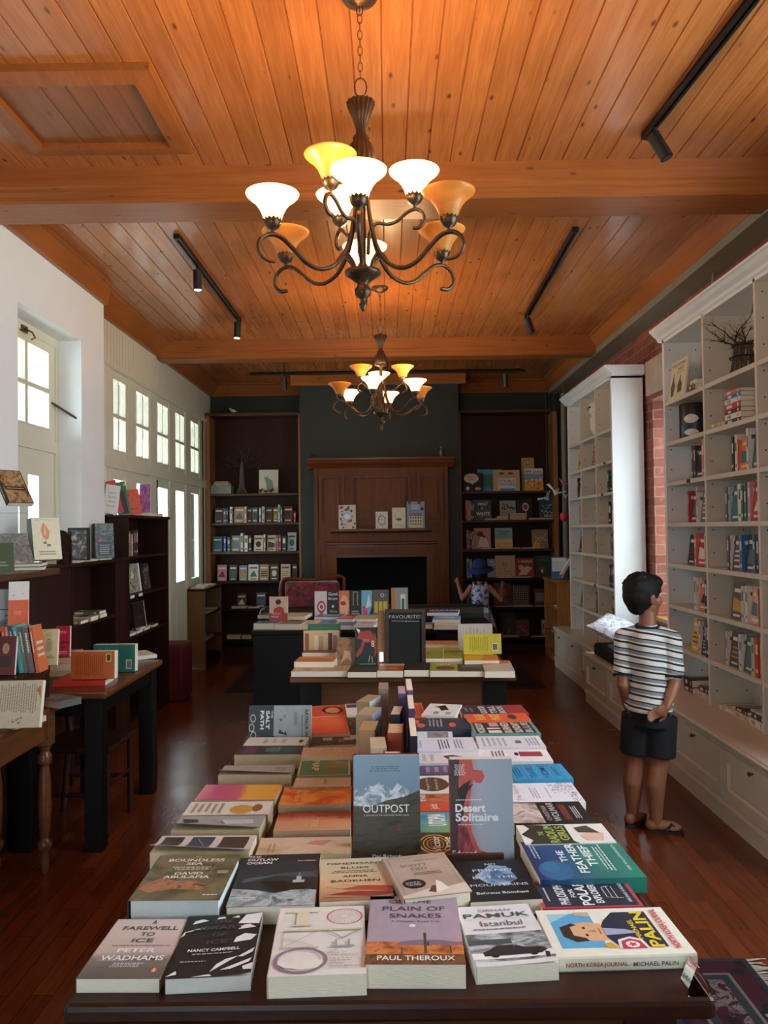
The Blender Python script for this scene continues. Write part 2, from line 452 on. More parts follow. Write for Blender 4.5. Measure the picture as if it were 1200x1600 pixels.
for i, b in enumerate(bays[:-1]):
    w = sroot('window_%d' % wi, (XG, b + ww / 2, 2.17)); wi += 1
    a0, a1 = b - .005, b + ww + .015
    mid = (a0 + a1) / 2
    pn = [(ya, yb, za, zb) for ya, yb in ((a0 + .05, mid - .012), (mid + .012, a1 - .05)) for za, zb in ((2.24, 2.51), (2.54, 2.83))]
    door_leaf(a0, a1, 2.17, 2.9, XG - .025, w, pn, MAT['cream'], th=.04, nm='window_frame')
for i, b in enumerate(bays[:-1]):
    a0, a1 = b - .005, b + ww + .015
    d = sroot('door_%d' % (i + 2), (XG, (a0 + a1) / 2, 0))
    lf = door_leaf(a0, a1, .02, 2.08, XG - .03, d, [(a0 + .06, a1 - .06, 1.0, 1.99)], MAT['cream'], th=.045, nm='door_panel')
    mm = MB(); 
    mm.box(XG - .006, a0 + .07, .18, XG + .000, a1 - .07, .19); mm.box(XG - .006, a0 + .07, .86, XG, a1 - .07, .87)
    mm.box(XG - .006, a0 + .07, .18, XG, a0 + .08, .87); mm.box(XG - .006, a1 - .08, .18, XG, a1 - .07, .87)
    mm.build('panel_moulding', MAT['cream'], d)
    if i == 2:
        mm = MB(); mm.box(XG - .005, a0 + .015, 1.02, XG + .012, a0 + .045, 1.2); mm.tube([(XG + .02, a0 + .03, 1.1), (XG + .05, a0 + .03, 1.1), (XG + .055, a0 + .1, 1.1)], .008)
        mm.box(XG - .004, a0 + .0, 1.2, XG + .01, a0 + .02, 2.06); mm.build('espagnolette_bolt', MAT['iron'], d)
# veranda outside the glazed wall, and ground beyond
m = MB()
for k in range(24):
    m.prism([(-4.6, 2.62), (-2.35, 3.02), (-2.35, 3.04), (-4.6, 2.64)], 1, 4.0 + k * .3, 4.0 + k * .3 + .285)
struct(m, 'trim_16', paint('veranda_boards', '#5e5c50', .6, .03, 5))
m = MB()
for k in range(5): m.box(-4.35, 4.2 + k * 1.7, -.1, -4.23, 4.32 + k * 1.7, 2.7)
m.box(-4.4, 3.9, 2.45, -4.2, 11.5, 2.66)
struct(m, 'trim_17', paint('veranda_posts', '#e4e2d6', .5, .03, 5))
m = MB(); m.box(-9, 2.5, -.2, -4.2, 12, -.1); struct(m, 'ground', paint('pale_paving', '#e0ded4', .8, .1, 2))

# ---- back wall, chimney breast
m = MB(); m.box(XG - .3, YB, 0, XR + .3, YB + .2, ZC)
struct(m, 'wall_back', MAT['green_wall'])
m = MB(); m.box(-1.04, 9.6, 0, -.62, YB, ZC); m.box(.49, 9.6, 0, .87, YB, ZC); m.box(-.62, 9.6, 1.25, .49, YB, ZC)
struct(m, 'wall_chimney', MAT['green_wall'])
m = MB(); m.box(-.66, 10.0, 0, .53, 10.04, 1.3); m.box(-.62, 9.62, 0, .49, 10.0, .02)
struct(m, 'trim_18', paint('soot_black', '#060606', .9, .2, 8))

# ---- right brick wall with one window opening
def brick_mat():
    n = NM('red_brick', .75)
    tc = n.new('ShaderNodeTexCoord'); sp = n.new('ShaderNodeSeparateXYZ'); n.link(tc.outputs['Object'], sp.inputs[0])
    cb = n.new('ShaderNodeCombineXYZ')
    n.link(n.math('ADD', sp.outputs[1], sp.outputs[0]), cb.inputs[0]); n.link(sp.outputs[2], cb.inputs[1])
    wob = n.noise(n.coord(), 9, 3)
    br = n.new('ShaderNodeTexBrick')
    vm = n.new('ShaderNodeVectorMath', operation='ADD'); n.link(cb.outputs[0], vm.inputs[0])
    sc = n.new('ShaderNodeVectorMath', operation='SCALE'); n.link(n.math('MULTIPLY', wob, .02), sc.inputs[0]); sc.inputs['Scale'].default_value = 1
    n.link(sc.outputs[0], vm.inputs[1]); n.link(vm.outputs[0], br.inputs['Vector'])
    br.inputs['Scale'].default_value = 1; br.inputs['Brick Width'].default_value = .225; br.inputs['Row Height'].default_value = .082
    br.inputs['Mortar Size'].default_value = .008; br.inputs['Mortar Smooth'].default_value = .3
    br.inputs['Color1'].default_value = lin('#6e3022'); br.inputs['Color2'].default_value = lin('#8c4a36'); br.inputs['Mortar'].default_value = lin('#85604f')
    big = n.noise(n.coord(), 12, 5)
    c = n.mix(n.ramp(big, [(.55, (0, 0, 0, 1)), (.7, (.55, .55, .55, 1))]), br.outputs['Color'], lin('#966856'))
    n.base(c)
    h = n.math('ADD', n.math('MULTIPLY', br.outputs['Fac'], -1.), n.math('MULTIPLY', big, .6)); n.bump(h, .7, .008)
    return n.m
MAT['brick'] = brick_mat()
m = MB()
WY0, WY1, WZ0, WZ1 = 5.72, 6.80, .75, 2.62
m.box(XR, Y0, 0, XR + .36, .3, ZC); m.box(XR, 3.3, 0, XR + .36, WY0, ZC); m.box(XR, .3, 0, XR + .36, 3.3, .95); m.box(XR, .3, 3.05, XR + .36, 3.3, ZC); m.box(XR, WY1, 0, XR + .36, YB, ZC); m.box(XR, WY0, 0, XR + .36, WY1, WZ0); m.box(XR, WY0, WZ1, XR + .36, WY1, ZC)
struct(m, 'wall_right', MAT['brick'])
w = sroot('window_6', (XR + .3, 6.26, WZ0))
pn = [(ya, yb, za, zb) for ya, yb in ((5.80, 6.24), (6.29, 6.73)) for za, zb in ((.85, 1.38), (1.42, 1.95), (1.99, 2.52))]
door_leaf(WY0, WY1, WZ0, WZ1, XR + .30, w, pn, MAT['cream'], nm='window_frame')
m = MB(); m.box(XR - .02, WY0 + .002, WZ0, XR + .26, WY1 - .002, WZ0 + .03); m.build('window_sill', MAT['pine'], w)
w = sroot('window_7', (XR + .3, 1.8, .95))
pn = [(ya, yb, za, zb) for ya, yb in ((.37, 1.05), (1.11, 1.77), (1.83, 2.49), (2.55, 3.23)) for za, zb in ((1.02, 1.98), (2.04, 2.98))]
door_leaf(.3, 3.3, .95, 3.05, XR + .30, w, pn, MAT['cream'], nm='window_frame')
# white lintel over that window
m = MB(); m.box(XR - .03, 5.70, 2.66, XR - .002, 6.88, 2.95); struct(m, 'trim_19', paint('scuffed_plaster', '#a89484', .7, .2, 5))
# grey steel beam under the crown along the brick wall, with a bracket
m = MB(); m.box(2.085, .5, 3.25, XR - .002, 10.2, 3.31); m.box(2.075, .5, 3.242, XR - .002, 10.2, 3.252)
struct(m, 'trim_20', MAT['steel'])
m = MB(); m.tube([(XR - .06, 5.35, 2.95), (XR - .06, 5.35, 3.1), (XR - .06, 5.35, 3.242)], [.022, .022, .006], 10)
tag(m.build('steel_bracket', MAT['steel']), 'short grey steel bracket pointing up at the beam above the near white bookcase', 'bracket')
m = MB(); m.tube([(XR - .05, 4.86, 2.95), (XR - .06, 4.86, 3.112)], .012, 10)

# ---- wall behind the camera with glazed doors letting the day in
m = MB(); m.box(-2.56, Y0 - .2, 0, -1.4, Y0, ZC); m.box(-.4, Y0 - .2, 0, XR + .36, Y0, ZC); m.box(-1.4, Y0 - .2, 2.4, -.4, Y0, ZC)
struct(m, 'wall_front', paint('brown_end_wall', '#3a2c22', .6, .1, 2))
w = sroot('door_9', (-.9, Y0 - .1, 0))
m = MB()
for xx in (-1.4, -.93, -.46): m.box(xx, Y0 - .13, 0, xx + .06, Y0 - .07, 2.4)
for zz in (0, 1.0, 2.34): m.box(-1.34, Y0 - .128, zz, -.46, Y0 - .072, zz + .06)
m.build('door_frame', MAT['cream'], w)
m = MB(); m.box(-1.34, Y0 - .103, .06, -.46, Y0 - .097, 2.34); m.build('pane', MAT['glass'], w)
# baseboard
m = MB(); m.box(XL, Y0, 0, XL + .015, DY0, .16); struct(m, 'baseboard_left', MAT['cream'])
# ================================================================== CHANDELIERS AND TRACK LIGHTS
def lamp_glass(name, lit):
    n = NM(name, .35)
    f = n.noise(n.coord((1, 1, 1)), 9, 4, .6, .8)
    c = n.ramp(f, [(.3, lin('#d9932f')), (.7, lin('#efc069'))])
    n.b.inputs['Emission Strength'].default_value = 0
    if lit:
        n.link(n.ramp(f, [(.2, lin('#ffd98a')), (.8, lin('#fff0c4'))]), n.b.inputs['Emission Color']); n.b.inputs['Emission Strength'].default_value = 6.0
    tr = n.new('ShaderNodeBsdfTranslucent'); n.link(c, tr.inputs[0]); n.base(c)
    mx = n.new('ShaderNodeMixShader'); mx.inputs[0].default_value = .55
    n.link(n.b.outputs[0], mx.inputs[1]); n.link(tr.outputs[0], mx.inputs[2]); n.link(mx.outputs[0], n.out.inputs[0]); return n.m
MAT['lamp_lit'] = lamp_glass('glowing_alabaster_glass', True); MAT['lamp_off'] = lamp_glass('amber_alabaster_glass', False)
def emis(name, c, st):
    n = NM(name); n.b.inputs['Emission Color'].default_value = lin(c); n.b.inputs['Emission Strength'].default_value = st; n.base(lin(c)); return n.m
MAT['bulb'] = emis('warm_bulb', '#ffe2a0', 12)

def bez(P, n=14):
    """smooth curve through points (Catmull-Rom)"""
    P = [Vector(p) for p in P]; out = []
    for i in range(len(P) - 1):
        p0 = P[max(i - 1, 0)]; p1 = P[i]; p2 = P[i + 1]; p3 = P[min(i + 2, len(P) - 1)]
        for k in range(n):
            t = k / n
            out.append(.5 * ((2 * p1) + (-p0 + p2) * t + (2 * p0 - 5 * p1 + 4 * p2 - p3) * t * t + (-p0 + 3 * p1 - 3 * p2 + p3) * t ** 3))
    out.append(P[-1]); return out
def chandelier(x, y, top, zf, label, lit_low, rot, upper, s=1.0):
    """zf = height of the bottom finial; body is 0.745*s tall"""
    t = thing('chandelier', (x, y, zf), label, 'chandelier', None)
    I = MAT['iron']; z = lambda h: zf + h * s
    m = MB(); m.lathe([(0.005, z(0)), (.010, z(.008)), (.015, z(.024)), (.008, z(.036)), (.012, z(.044)), (.028, z(.058)), (.030, z(.074)), (.019, z(.09)), (.02, z(.098)), (.045, z(.118)), (.063, z(.130)), (.063, z(.140)), (.03, z(.147)), (.02, z(.155)), (.012, z(.17))], (x, y, 0), 32, flute=(16, .2, 5, 9))
    m.build('bottom_finial', I, t)
    m = MB(); m.lathe([(.012, z(.15)), (.012, z(.47)), (.014, z(.50)), (.042, z(.505)), (.052, z(.52)), (.052, z(.55)), (.04, z(.585)), (.028, z(.60)), (.03, z(.612)), (.018, z(.625)), (.018, z(.64)), (.03, z(.68)), (.052, z(.735)), (.045, z(.742)), (.01, z(.742)), (.006, z(.76))], (x, y, 0), 64, flute=(16, .22, 3, 14))
    m.build('stem', I, t)
    m = MB()
    cz = z(.76)
    def link(c, a, b, r, flip):
        pts = []
        for k in range(13):
            w = 2 * PI * k / 12
            u, v = a * math.cos(w), b * math.sin(w)
            pts.append((c[0] + (u if not flip else 0), c[1] + (0 if not flip else u), c[2] + v))
        m.tube(pts, r, 6, cap=False)
    link((x, y, cz + .03 * s), .022 * s, .034 * s, .0026, False)
    zz = cz + .075 * s; k = 0
    while zz < top - .05: link((x, y, zz), .008, .018, .0016, k % 2 == 0); zz += .0285; k += 1
    link((x, y, top - .055), .011, .02, .0022, False)
    m.build('chain', I, t)
    m = MB(); m.lathe([(.065, top), (.065, top - .008), (.055, top - .022), (.03, top - .035), (.008, top - .042)], (x, y, 0), 28); m.build('canopy', I, t)
    def arm(a, R, hz, lit, upper, armr=.0085):
        ca, sa = math.cos(a), math.sin(a)
        P = lambda r, h: (x + ca * r * s, y + sa * r * s, z(h))
        m = MB()
        if not upper:
            pts = bez([P(.022, .42), P(.03, .34), P(.055, .23), P(.10, .155), P(.16, .125), P(.215, .138), P(.26, .175), P(.305, .208), P(.345, .212), P(.378, .19), P(.385, .155), P(.362, .128), P(.33, .125)], 6)
            m.tube(pts, armr, 8, flat=(1, .8))
            m.tube(bez([P(.035, .145), P(.045, .175), P(.07, .195), P(.098, .16)], 6), armr * .8, 8)
            rs, hs = R, hz
        else:
            pts = bez([P(.02, .20), P(.026, .27), P(.05, .305), P(.09, .30), P(.125, .31), P(.155, .335), P(.185, .347), P(.21, .335), P(.218, .305), P(.20, .282), P(.178, .28)], 6)
            m.tube(pts, armr * .9, 8, flat=(1, .8)); rs, hs = R, hz
        m.build('arm', I, t)
        cx, cy, c_z = P(rs, hs)
        m = MB(); m.lathe([(.006, -.012), (.006, .004), (.020, .012), (.028, .026), (.031, .042), (.026, .045)], (cx, cy, c_z), 24, flute=(12, .12, 2, 4)); m.build('lamp_holder', I, t)
        m = MB()
        o_ = [(.024, .034), (.030, .042), (.036, .060), (.046, .080), (.060, .098), (.078, .112), (.086, .120), (.088, .125)]
        i_ = [(r - .004, h + .001) for r, h in o_[::-1]]
        m.lathe([(r * s, h * s) for r, h in o_ + i_] + [(.001, .037)], (cx, cy, c_z), 32)
        m.build('lamp_shade', MAT['lamp_lit' if lit else 'lamp_off'], t)
        m = MB(); m.ball((cx, cy, c_z + .078), (.014, .014, .026), 0, 12, 8); m.build('bulb', MAT['bulb'] if lit else paint('unlit_bulb', '#d8cfbc', .2), t)
        if lit:
            l = bpy.data.lights.new('bulb_light', 'POINT'); l.energy = BULB_W; l.color = WARM; l.shadow_soft_size = .03
            lo = bpy.data.objects.new('bulb_light', l); lo.location = Vector((cx, cy, c_z + .13)) - Vector(t.location); lo.parent = t; COL.objects.link(lo)
    for i in range(6): arm(math.radians(rot + i * 60), .335, .222, i in lit_low, False)
    for a, on in upper: arm(math.radians(a), .185, .356, on, True)
    return t
chandelier(-.075, 2.78, ZC, 2.31, 'bronze chandelier with nine amber glass shades, the larger one nearest overhead', (1, 3, 4), 30, ((352, 1), (118, 1), (238, 0)))
chandelier(-.035, 6.2, ZC, 2.315, 'bronze chandelier with amber glass shades hanging in front of the dark chimney wall', (1, 2, 4, 5), 20, ((215, 0), (335, 0), (95, 1)))

def track(y0, x0, y1, x1, zt, label, heads, drop=0):
    t = thing('track_light', ((x0 + x1) / 2, (y0 + y1) / 2, zt - .03), label, 'track light')
    m = MB(); d = Vector((x1 - x0, y1 - y0, 0)); L = d.length; d.normalize(); q = Vector((-d.y, d.x, 0))
    M = Matrix((( d.x, q.x, 0, x0), (d.y, q.y, 0, y0), (0, 0, 1, zt), (0, 0, 0, 1)))
    m.obox(M, 0, -.018, -.03, L, -.006, 0); m.obox(M, 0, .006, -.03, L, .018, 0); m.obox(M, 0, -.018, -.012, L, .018, 0); m.obox(M, -.01, -.019, -.032, .02, .019, 0); m.obox(M, L - .02, -.019, -.032, L + .01, .019, 0)
    m.build('track_rail', MAT['black'], t)
    if drop:
        for f in (.12, .5, .88): p = M @ Vector((L * f, 0, 0)); MB().tube([p, (p.x, p.y, zt + drop)], .006).build('suspension_rod', MAT['black'], t)
    for f, tx, ty, on in heads:
        p = M @ Vector((L * f, 0, -.03)); dr = Vector((tx, ty, -1)).normalized()
        m = MB(); m.tube([p, p + Vector((0, 0, -.045))], .008)
        c = p + Vector((0, 0, -.05)); m.tube([c - dr * .02, c + dr * .115], .03, 18)
        h = m.build('spot_head', MAT['black'], t)
        m = MB(); m.tube([c + dr * .1152, c + dr * .118], .024, 16); m.build('lens', emis('spot_lens', '#fff4e0', 9) if on else paint('dark_lens', '#222222', .2), h)
        if on:
            l = bpy.data.lights.new('spot_beam', 'SPOT'); l.energy = 9; l.color = (1, .86, .68); l.spot_size = math.radians(50); l.spot_blend = .5; l.shadow_soft_size = .02
            lo = bpy.data.objects.new('spot_beam', l); lo.location = c + dr * .125 - Vector(t.location); lo.rotation_euler = dr.to_track_quat('-Z', 'Y').to_euler(); lo.parent = t; COL.objects.link(lo)
track(1.6, 1.40, 3.80, 1.26, ZC, 'long black track light on the near right part of the pine ceiling, one spotlight', [(.95, .45, -.2, False)])
track(5.02, -1.31, 7.05, -1.29, ZC, 'black track light on the left of the middle ceiling bay with two spotlights', [(.26, .0, .05, True), (.96, -.05, 0, True)])
track(5.0, 1.205, 7.05, 1.255, ZC, 'black track light on the right of the middle ceiling bay with one tilted spotlight', [(.96, .3, -.1, False)])
track(8.9, -1.50, 8.9, 1.55, ZC - .12, 'thin black track hung across the far ceiling before the chimney, three spotlights', [(.42, .0, .2, False), (.93, .05, .2, False), (.12, .0, .2, False)], .12)

# ================================================================== FIREPLACE
fp = thing('fireplace_surround', (-.08, 9.45, 0), 'tall mahogany fireplace surround with carved panels around a black firebox', 'fireplace')
MX, MZ = MAT['mahogany_x'], MAT['mahogany']
F0, F1 = 9.42, 9.60
def raised(m, x0, z0, x1, z1, y, w=.032, d=.03, mi=0):
    m.box(x0, y - d, z0, x0 + w, y, z1, mi); m.box(x1 - w, y - d, z0, x1, y, z1, mi); m.box(x0 + w, y - d, z0, x1 - w, y, z0 + w, mi); m.box(x0 + w, y - d, z1 - w, x1 - w, y, z1, mi)
    m.box(x0 + w + .035, y - d * .6, z0 + w + .035, x1 - w - .035, y, z1 - w - .035, mi)
for a, b in ((-.86, -.60), (.46, .72)):
    m = MB(); m.box(a, F0, 0, b, F1, 1.36); m.box(a - .01, F0 - .015, 0, b + .01, F1, .14)
    raised(m, a + .05, .2, b - .05, 1.26, F0, .012, .012); m.build('pilaster', MZ, fp)
m = MB(); m.box(-.60, F0, 1.22, .46, F1, 1.36); m.box(-.60, F0 - .012, 1.215, .46, F0, 1.24); m.prism([(F0, 1.36), (F0 - .03, 1.37), (F0 - .03, 1.385), (F0 - .015, 1.4), (F1, 1.4), (F1, 1.36)], 0, -.72, .58)
m.build('lintel', MX, fp)
m = MB(); m.box(-.68, F0 - .036, 0, -.60, F0, 1.249); m.box(.46, F0 - .036, 0, .54, F0, 1.249); m.box(-.70, F0 - .042, 1.25, .56, F0, 1.33)
m.box(-.715, F0 - .02, 0, -.681, F0, 1.249); m.box(.541, F0 - .02, 0, .575, F0, 1.249)
m.build('opening_moulding', MZ, fp)
m = MB(); m.box(-.86, F0 + .02, 1.36, .72, F1, 2.27)
raised(m, -.80, 1.60, -.50, 2.18, F0 + .02); raised(m, -.42, 1.60, .28, 2.18, F0 + .02); raised(m, .36, 1.60, .66, 2.18, F0 + .02)
m.box(-.86, F0 - .0, 1.40, -.82, F1, 2.27); m.box(.68, F0, 1.40, .72, F1, 2.27)
m.build('overmantel_panel', MZ, fp)
m = MB(); m.prism([(F1, 1.53), (F0 - .03, 1.50), (F0 - .05, 1.515), (F0 - .10, 1.525), (F0 - .10, 1.548), (F1, 1.548)], 0, -.66, .52); m.build('mantel_shelf', MX, fp)
MANTEL = 1.548
m = MB(); m.prism([(F1, 2.27), (F0, 2.27), (F0 - .01, 2.29), (F0 - .05, 2.33), (F0 - .055, 2.35), (F0 - .075, 2.36), (F0 - .075, 2.385), (F1, 2.385)], 0, -.93, .79); m.build('cornice', MX, fp)
MTOP = 2.385

# ================================================================== BUILT-IN BOOKCASES BESIDE THE CHIMNEY
BF, BBK = 9.95, 10.28
LSH = [.20, .58, .92, 1.285, 1.645, 2.01]
def alcove(x0, x1, name_l, shelves, top):
    t = thing('bookcase', ((x0 + x1) / 2, (BF + BBK) / 2, 0), name_l, 'bookcase')
    w = .055
    for a in (x0, x1 - w):
        m = MB(); m.box(a, BF, 0, a + w, BBK, top); m.build('side_panel', MAT['oak'], t)
    m = MB(); m.box(x0 + w, BBK - .015, .1, x1 - w, BBK, top); m.build('back_panel', MAT['shelf_back'], t)
    m = MB(); m.box(x0, BF - .01, top, x1, BBK, top + .035); m.build('top_board', MAT['shelf_wood'], t)
    m = MB(); m.box(x0 + w, BF + .03, 0, x1 - w, BBK - .015, .10); m.build('plinth', MAT['dark_wood'], t)
    for i, z in enumerate(shelves):
        m = MB(); m.box(x0 + w, BF + .004, z - .03, x1 - w, BBK - .016, z); m.build('shelf', MAT['shelf_wood'] if i > 2 else MAT['dark_wood'], t, bevel=.003)
    return t
alcove(-2.26, -1.045, 'dark built-in bookcase in the alcove left of the chimney', LSH, 2.98)
alcove(.875, 2.13, 'built-in bookcase in the alcove right of the chimney, with children\'s books', [.18, .56, .92, 1.28, 1.64, 2.00], 2.98)
m = MB(); m.tube([(2.2, 9.9, 0), (2.2, 9.9, 3.2)], .035, 12); tag(m.build('wall_pipe', MAT['steel']), 'grey vertical pipe in the corner beside the right alcove bookcase', 'pipe')

# ================================================================== WHITE BOOKCASES ON THE RIGHT
ZS = [.44, .72, 1.0, 1.283, 1.566, 1.85, 2.13, 2.415]
FX, BX = 1.97, 2.245
def white_case(ys, label, extra_z=()):
    """ys: divider centre positions along the wall, first = far side"""
    t = thing('bookcase', (FX + .13, (ys[0] + ys[-1]) / 2, .44), label, 'bookcase')
    SW = MAT['shelf_white']
    for i, y in enumerate(ys):
        e = i in (0, len(ys) - 1); h = .018 if e else .012
        m = MB(); m.box(FX, y - h, .44, BX, y + h, 2.86); o = m.build('side_panel' if e else 'divider', MAT['gloss_white'] if e else SW, t, bevel=.0015)
        if i < len(ys):
            m = MB()
            for z in [.53 + .141 * k for k in range(17)]:
                for xx in (FX + .04, BX - .05):
                    for s_ in ((1,) if i == len(ys) - 1 else (-1,) if i == 0 else (1, -1)):
                        m.box(xx - .004, y + s_ * (h + .0004), z - .004, xx + .004, y + s_ * (h - .001), z + .004)
            p = m.build('peg_hole', MAT['black'], t); p['kind'] = 'stuff'
    m = MB(); m.box(BX - .008, min(ys), .44, BX, max(ys), 2.86); m.build('back_panel', SW, t)
    for i in range(len(ys) - 1):
        a, b = ys[i + 1] + .013, ys[i] - .013
        if i == len(ys) - 2: a += .006
        if i == 0: b -= .006
        for z in ZS[1:]:
            m = MB(); m.box(FX + .002, a, z - .028, BX - .009, b, z); m.build('shelf', SW, t, bevel=.0015)
    y0, y1 = min(ys) - .018, max(ys) + .018
    m = MB(); m.box(FX, y0, 2.84, BX, y1, 2.87)
    m.prism([(BX, 2.86), (FX - .002, 2.86), (FX - .012, 2.868), (FX - .02, 2.885), (FX - .045, 2.905), (FX - .06, 2.925), (FX - .07, 2.93), (FX - .07, 2.945), (BX, 2.945)], 1, y0 - .06, y1 + .06)
    m.build('cornice', MAT['gloss_white'], t); return t
NEAR = [5.66, 4.955, 4.25, 3.55]
FAR = [8.67, 8.12, 7.54, 6.99]
white_case(NEAR, 'near white bookcase against the brick wall, its cubbies seen past the boy')
white_case(FAR, 'far white bookcase with a bright white end panel facing the room')
# little metal studs down the end panel of the near bookcase
st = MB()
for k in range(17):
    z = .62 + k * .135; st.ball((FX + .135, 5.682, z), (.006, .004, .006), 0, 8, 6)
tag(st.build('panel_studs', paint('bright_studs', '#e8e4da', .2, 0)), 'row of tiny pale studs down the far end panel of near white bookcase', 'lights')

def bench(x0, y0, y1, ztop, ndoors, label, knob=True, end=True):
    """panelled low cupboard with a seat-height top, front face at x0"""
    t = thing('storage_bench', ((x0 + XR) / 2, (y0 + y1) / 2, 0), label, 'bench')
    SW = MAT['shelf_white']
    m = MB(); m.box(x0 + .012, y0, .07, XR - .01, y1, ztop - .035); m.build('carcass', SW, t)
    m = MB(); m.box(x0 - .004, y0 - .002, 0, XR - .01, y1 + .002, .085); m.prism([(x0 - .004, .085), (x0 - .016, .085), (x0 - .016, .10), (x0 + .012, .112), (x0 + .012, .085)], 1, y0, y1); m.build('plinth', SW, t)
    m = MB(); m.box(x0 - .01, y0 - .005, ztop - .022, XR - .01, y1 + .003, ztop); m.prism([(x0 + .012, ztop - .05), (x0 + .0, ztop - .045), (x0 - .018, ztop - .028), (x0 - .022, ztop - .012), (x0 - .01, ztop - .006), (x0 - .01, ztop - .022), (x0 + .012, ztop - .022)], 1, y0 - .005, y1 + .003); m.build('seat_top', MAT['shelf_white'], t)
    n = ndoors; L = (y1 - y0) / n
    for i in range(n):
        a, b = y0 + i * L + .012, y0 + (i + 1) * L - .012; za, zb = .125, ztop - .06; w = .055
        m = MB()
        m.box(x0 - .006, a, za, x0 + .012, a + w, zb); m.box(x0 - .006, b - w, za, x0 + .012, b, zb); m.box(x0 - .006, a + w, za, x0 + .012, b - w, za + w); m.box(x0 - .006, a + w, zb - w, x0 + .012, b - w, zb)
        m.prism([(x0 - .006, za + w), (x0 + .004, za + w), (x0 + .004, za + w + .012)], 1, a + w, b - w)
        dd = m.build('door', SW, t)
        if knob:
            m = MB(); m.tube([(x0 - .006, (a + b) / 2, zb - w * .5), (x0 - .02, (a + b) / 2, zb - w * .5)], .005); m.ball((x0 - .024, (a + b) / 2, zb - w * .5), (.008, .014, .011), 0, 12, 8)
            m.build('knob', MAT['iron'], dd)
    return t
bench(1.74, 3.5, 7.12, .44, 5, 'long white panelled bench cupboard under the near bookcase and window')
bench(1.85, 7.13, 8.95, .44, 3, 'white panelled bench cupboard under the far white bookcase')
# window seat: black cushion and pillow
m = MB(); m.box(1.76, 5.80, .442, 2.24, 6.93, .55); tag(m.build('seat_cushion', MAT['cushion_black'], bevel=.03), 'black seat cushion on the white bench between the two white bookcases', 'cushion')
def pillow(c, sx, sy, t, R, mat, label):
    m = MB(); n = 14; vs = []; fs = []
    for sgn in (1, -1):
        b = len(vs)
        for i in range(n + 1):
            for j in range(n + 1):
                u, v = i / n * 2 - 1, j / n * 2 - 1
                h = (max(0, (1 - u * u)) * max(0, (1 - v * v))) ** .38 * t / 2
                e = 1 - .09 * (1 - abs(v) ** 2) * abs(u) ** 3; e2 = 1 - .09 * (1 - abs(u) ** 2) * abs(v) ** 3
                vs.append((u * sx / 2 * e, v * sy / 2 * e2, sgn * h * (1 + .08 * math.sin(5 * u + 3 * v))))
        for i in range(n):
            for j in range(n):
                q = [b + i * (n + 1) + j, b + (i + 1) * (n + 1) + j, b + (i + 1) * (n + 1) + j + 1, b + i * (n + 1) + j + 1]
                fs.append(q if sgn > 0 else q[::-1])
    m.add(vs, fs, 0, True)
    o = m.build('pillow', mat, local=True); o.matrix_world = Matrix.Translation(c) @ R.to_4x4(); return tag(o, label, 'pillow')
def floral(name, base_c, cols, sc):
    n = NM(name, .85); f = n.noise(n.coord(), sc, 3, .6, 1.2); c = n.ramp(f, [(.45, lin(base_c)), (.50, lin(cols[0])), (.58, lin(base_c)), (.66, lin(cols[1]))]); n.base(c); return n.m
pillow((1.91, 6.66, .68), .42, .42, .13, Euler((math.radians(10), math.radians(24), math.radians(-35))).to_matrix(), floral('printed_pillow_fabric', '#cfcdd2', ('#8a8c96', '#8f8768'), 9), 'white pillow with a grey-green print lying on the black window seat cushion')
m = MB(); m.box(1.80, 6.35, .552, 2.02, 6.62, .575); tag(m.build('folded_cloth', ink('#3f6f9c'), bevel=.008), 'folded blue cloth on the black cushion under the pillow', 'cloth')
# ================================================================== TABLES AND SEATING
def table(x0, x1, y0, y1, zt, label, top_m, leg_m, apron_m, lw=.08, th=.032, ap=.11, turned=False, over=.05, apron_in=.02):
    t = thing('table', ((x0 + x1) / 2, (y0 + y1) / 2, 0), label, 'table')
    m = MB(); m.box(x0, y0, zt - th, x1, y1, zt); m.build('tabletop', top_m, t, bevel=.01)
    a0, a1, b0, b1 = x0 + over, x1 - over, y0 + over, y1 - over
    for nm, q in (('apron', (a0 + lw, b0 + apron_in, a1 - lw, b0 + apron_in + .02)), ('apron', (a0 + lw, b1 - apron_in - .02, a1 - lw, b1 - apron_in)), ('apron', (a0 + apron_in, b0 + lw, a0 + apron_in + .02, b1 - lw)), ('apron', (a1 - apron_in - .02, b0 + lw, a1 - apron_in, b1 - lw))):
        m = MB(); m.box(q[0], q[1], zt - th - ap, q[2], q[3], zt - th); m.build(nm, apron_m, t)
    for cx in (a0 + lw / 2, a1 - lw / 2):
        for cy in (b0 + lw / 2, b1 - lw / 2):
            m = MB(); h = lw / 2
            if turned:
                m.box(cx - h, cy - h, zt - th - ap - .03, cx + h, cy + h, zt - th)
                r = h * .95
                m.lathe([(r, zt - th - ap - .03), (r * .6, zt - .21), (r * .95, zt - .23), (r * .95, zt - .26), (r * .55, zt - .275), (r * .8, zt - .34), (r * .9, .3), (r * .7, .18), (r * .55, .155), (r * 1.0, .135), (r * 1.0, .115), (r * .5, .095), (r * .62, .05), (r * .4, 0)], (cx, cy, 0), 20)
            else: m.box(cx - h, cy - h, 0, cx + h, cy + h, zt - th)
            m.build('leg', leg_m, t, bevel=.003)
    return t
TZ = .75
table(-.56, .545, 1.365, 3.43, TZ, 'large dark wooden table in the foreground covered with paperbacks', MAT['dark_wood'], MAT['dark_wood_z'], wood('apron_wood', '#3a1e10', '#54301a', 0, .4), lw=.09, th=.036, ap=.12)
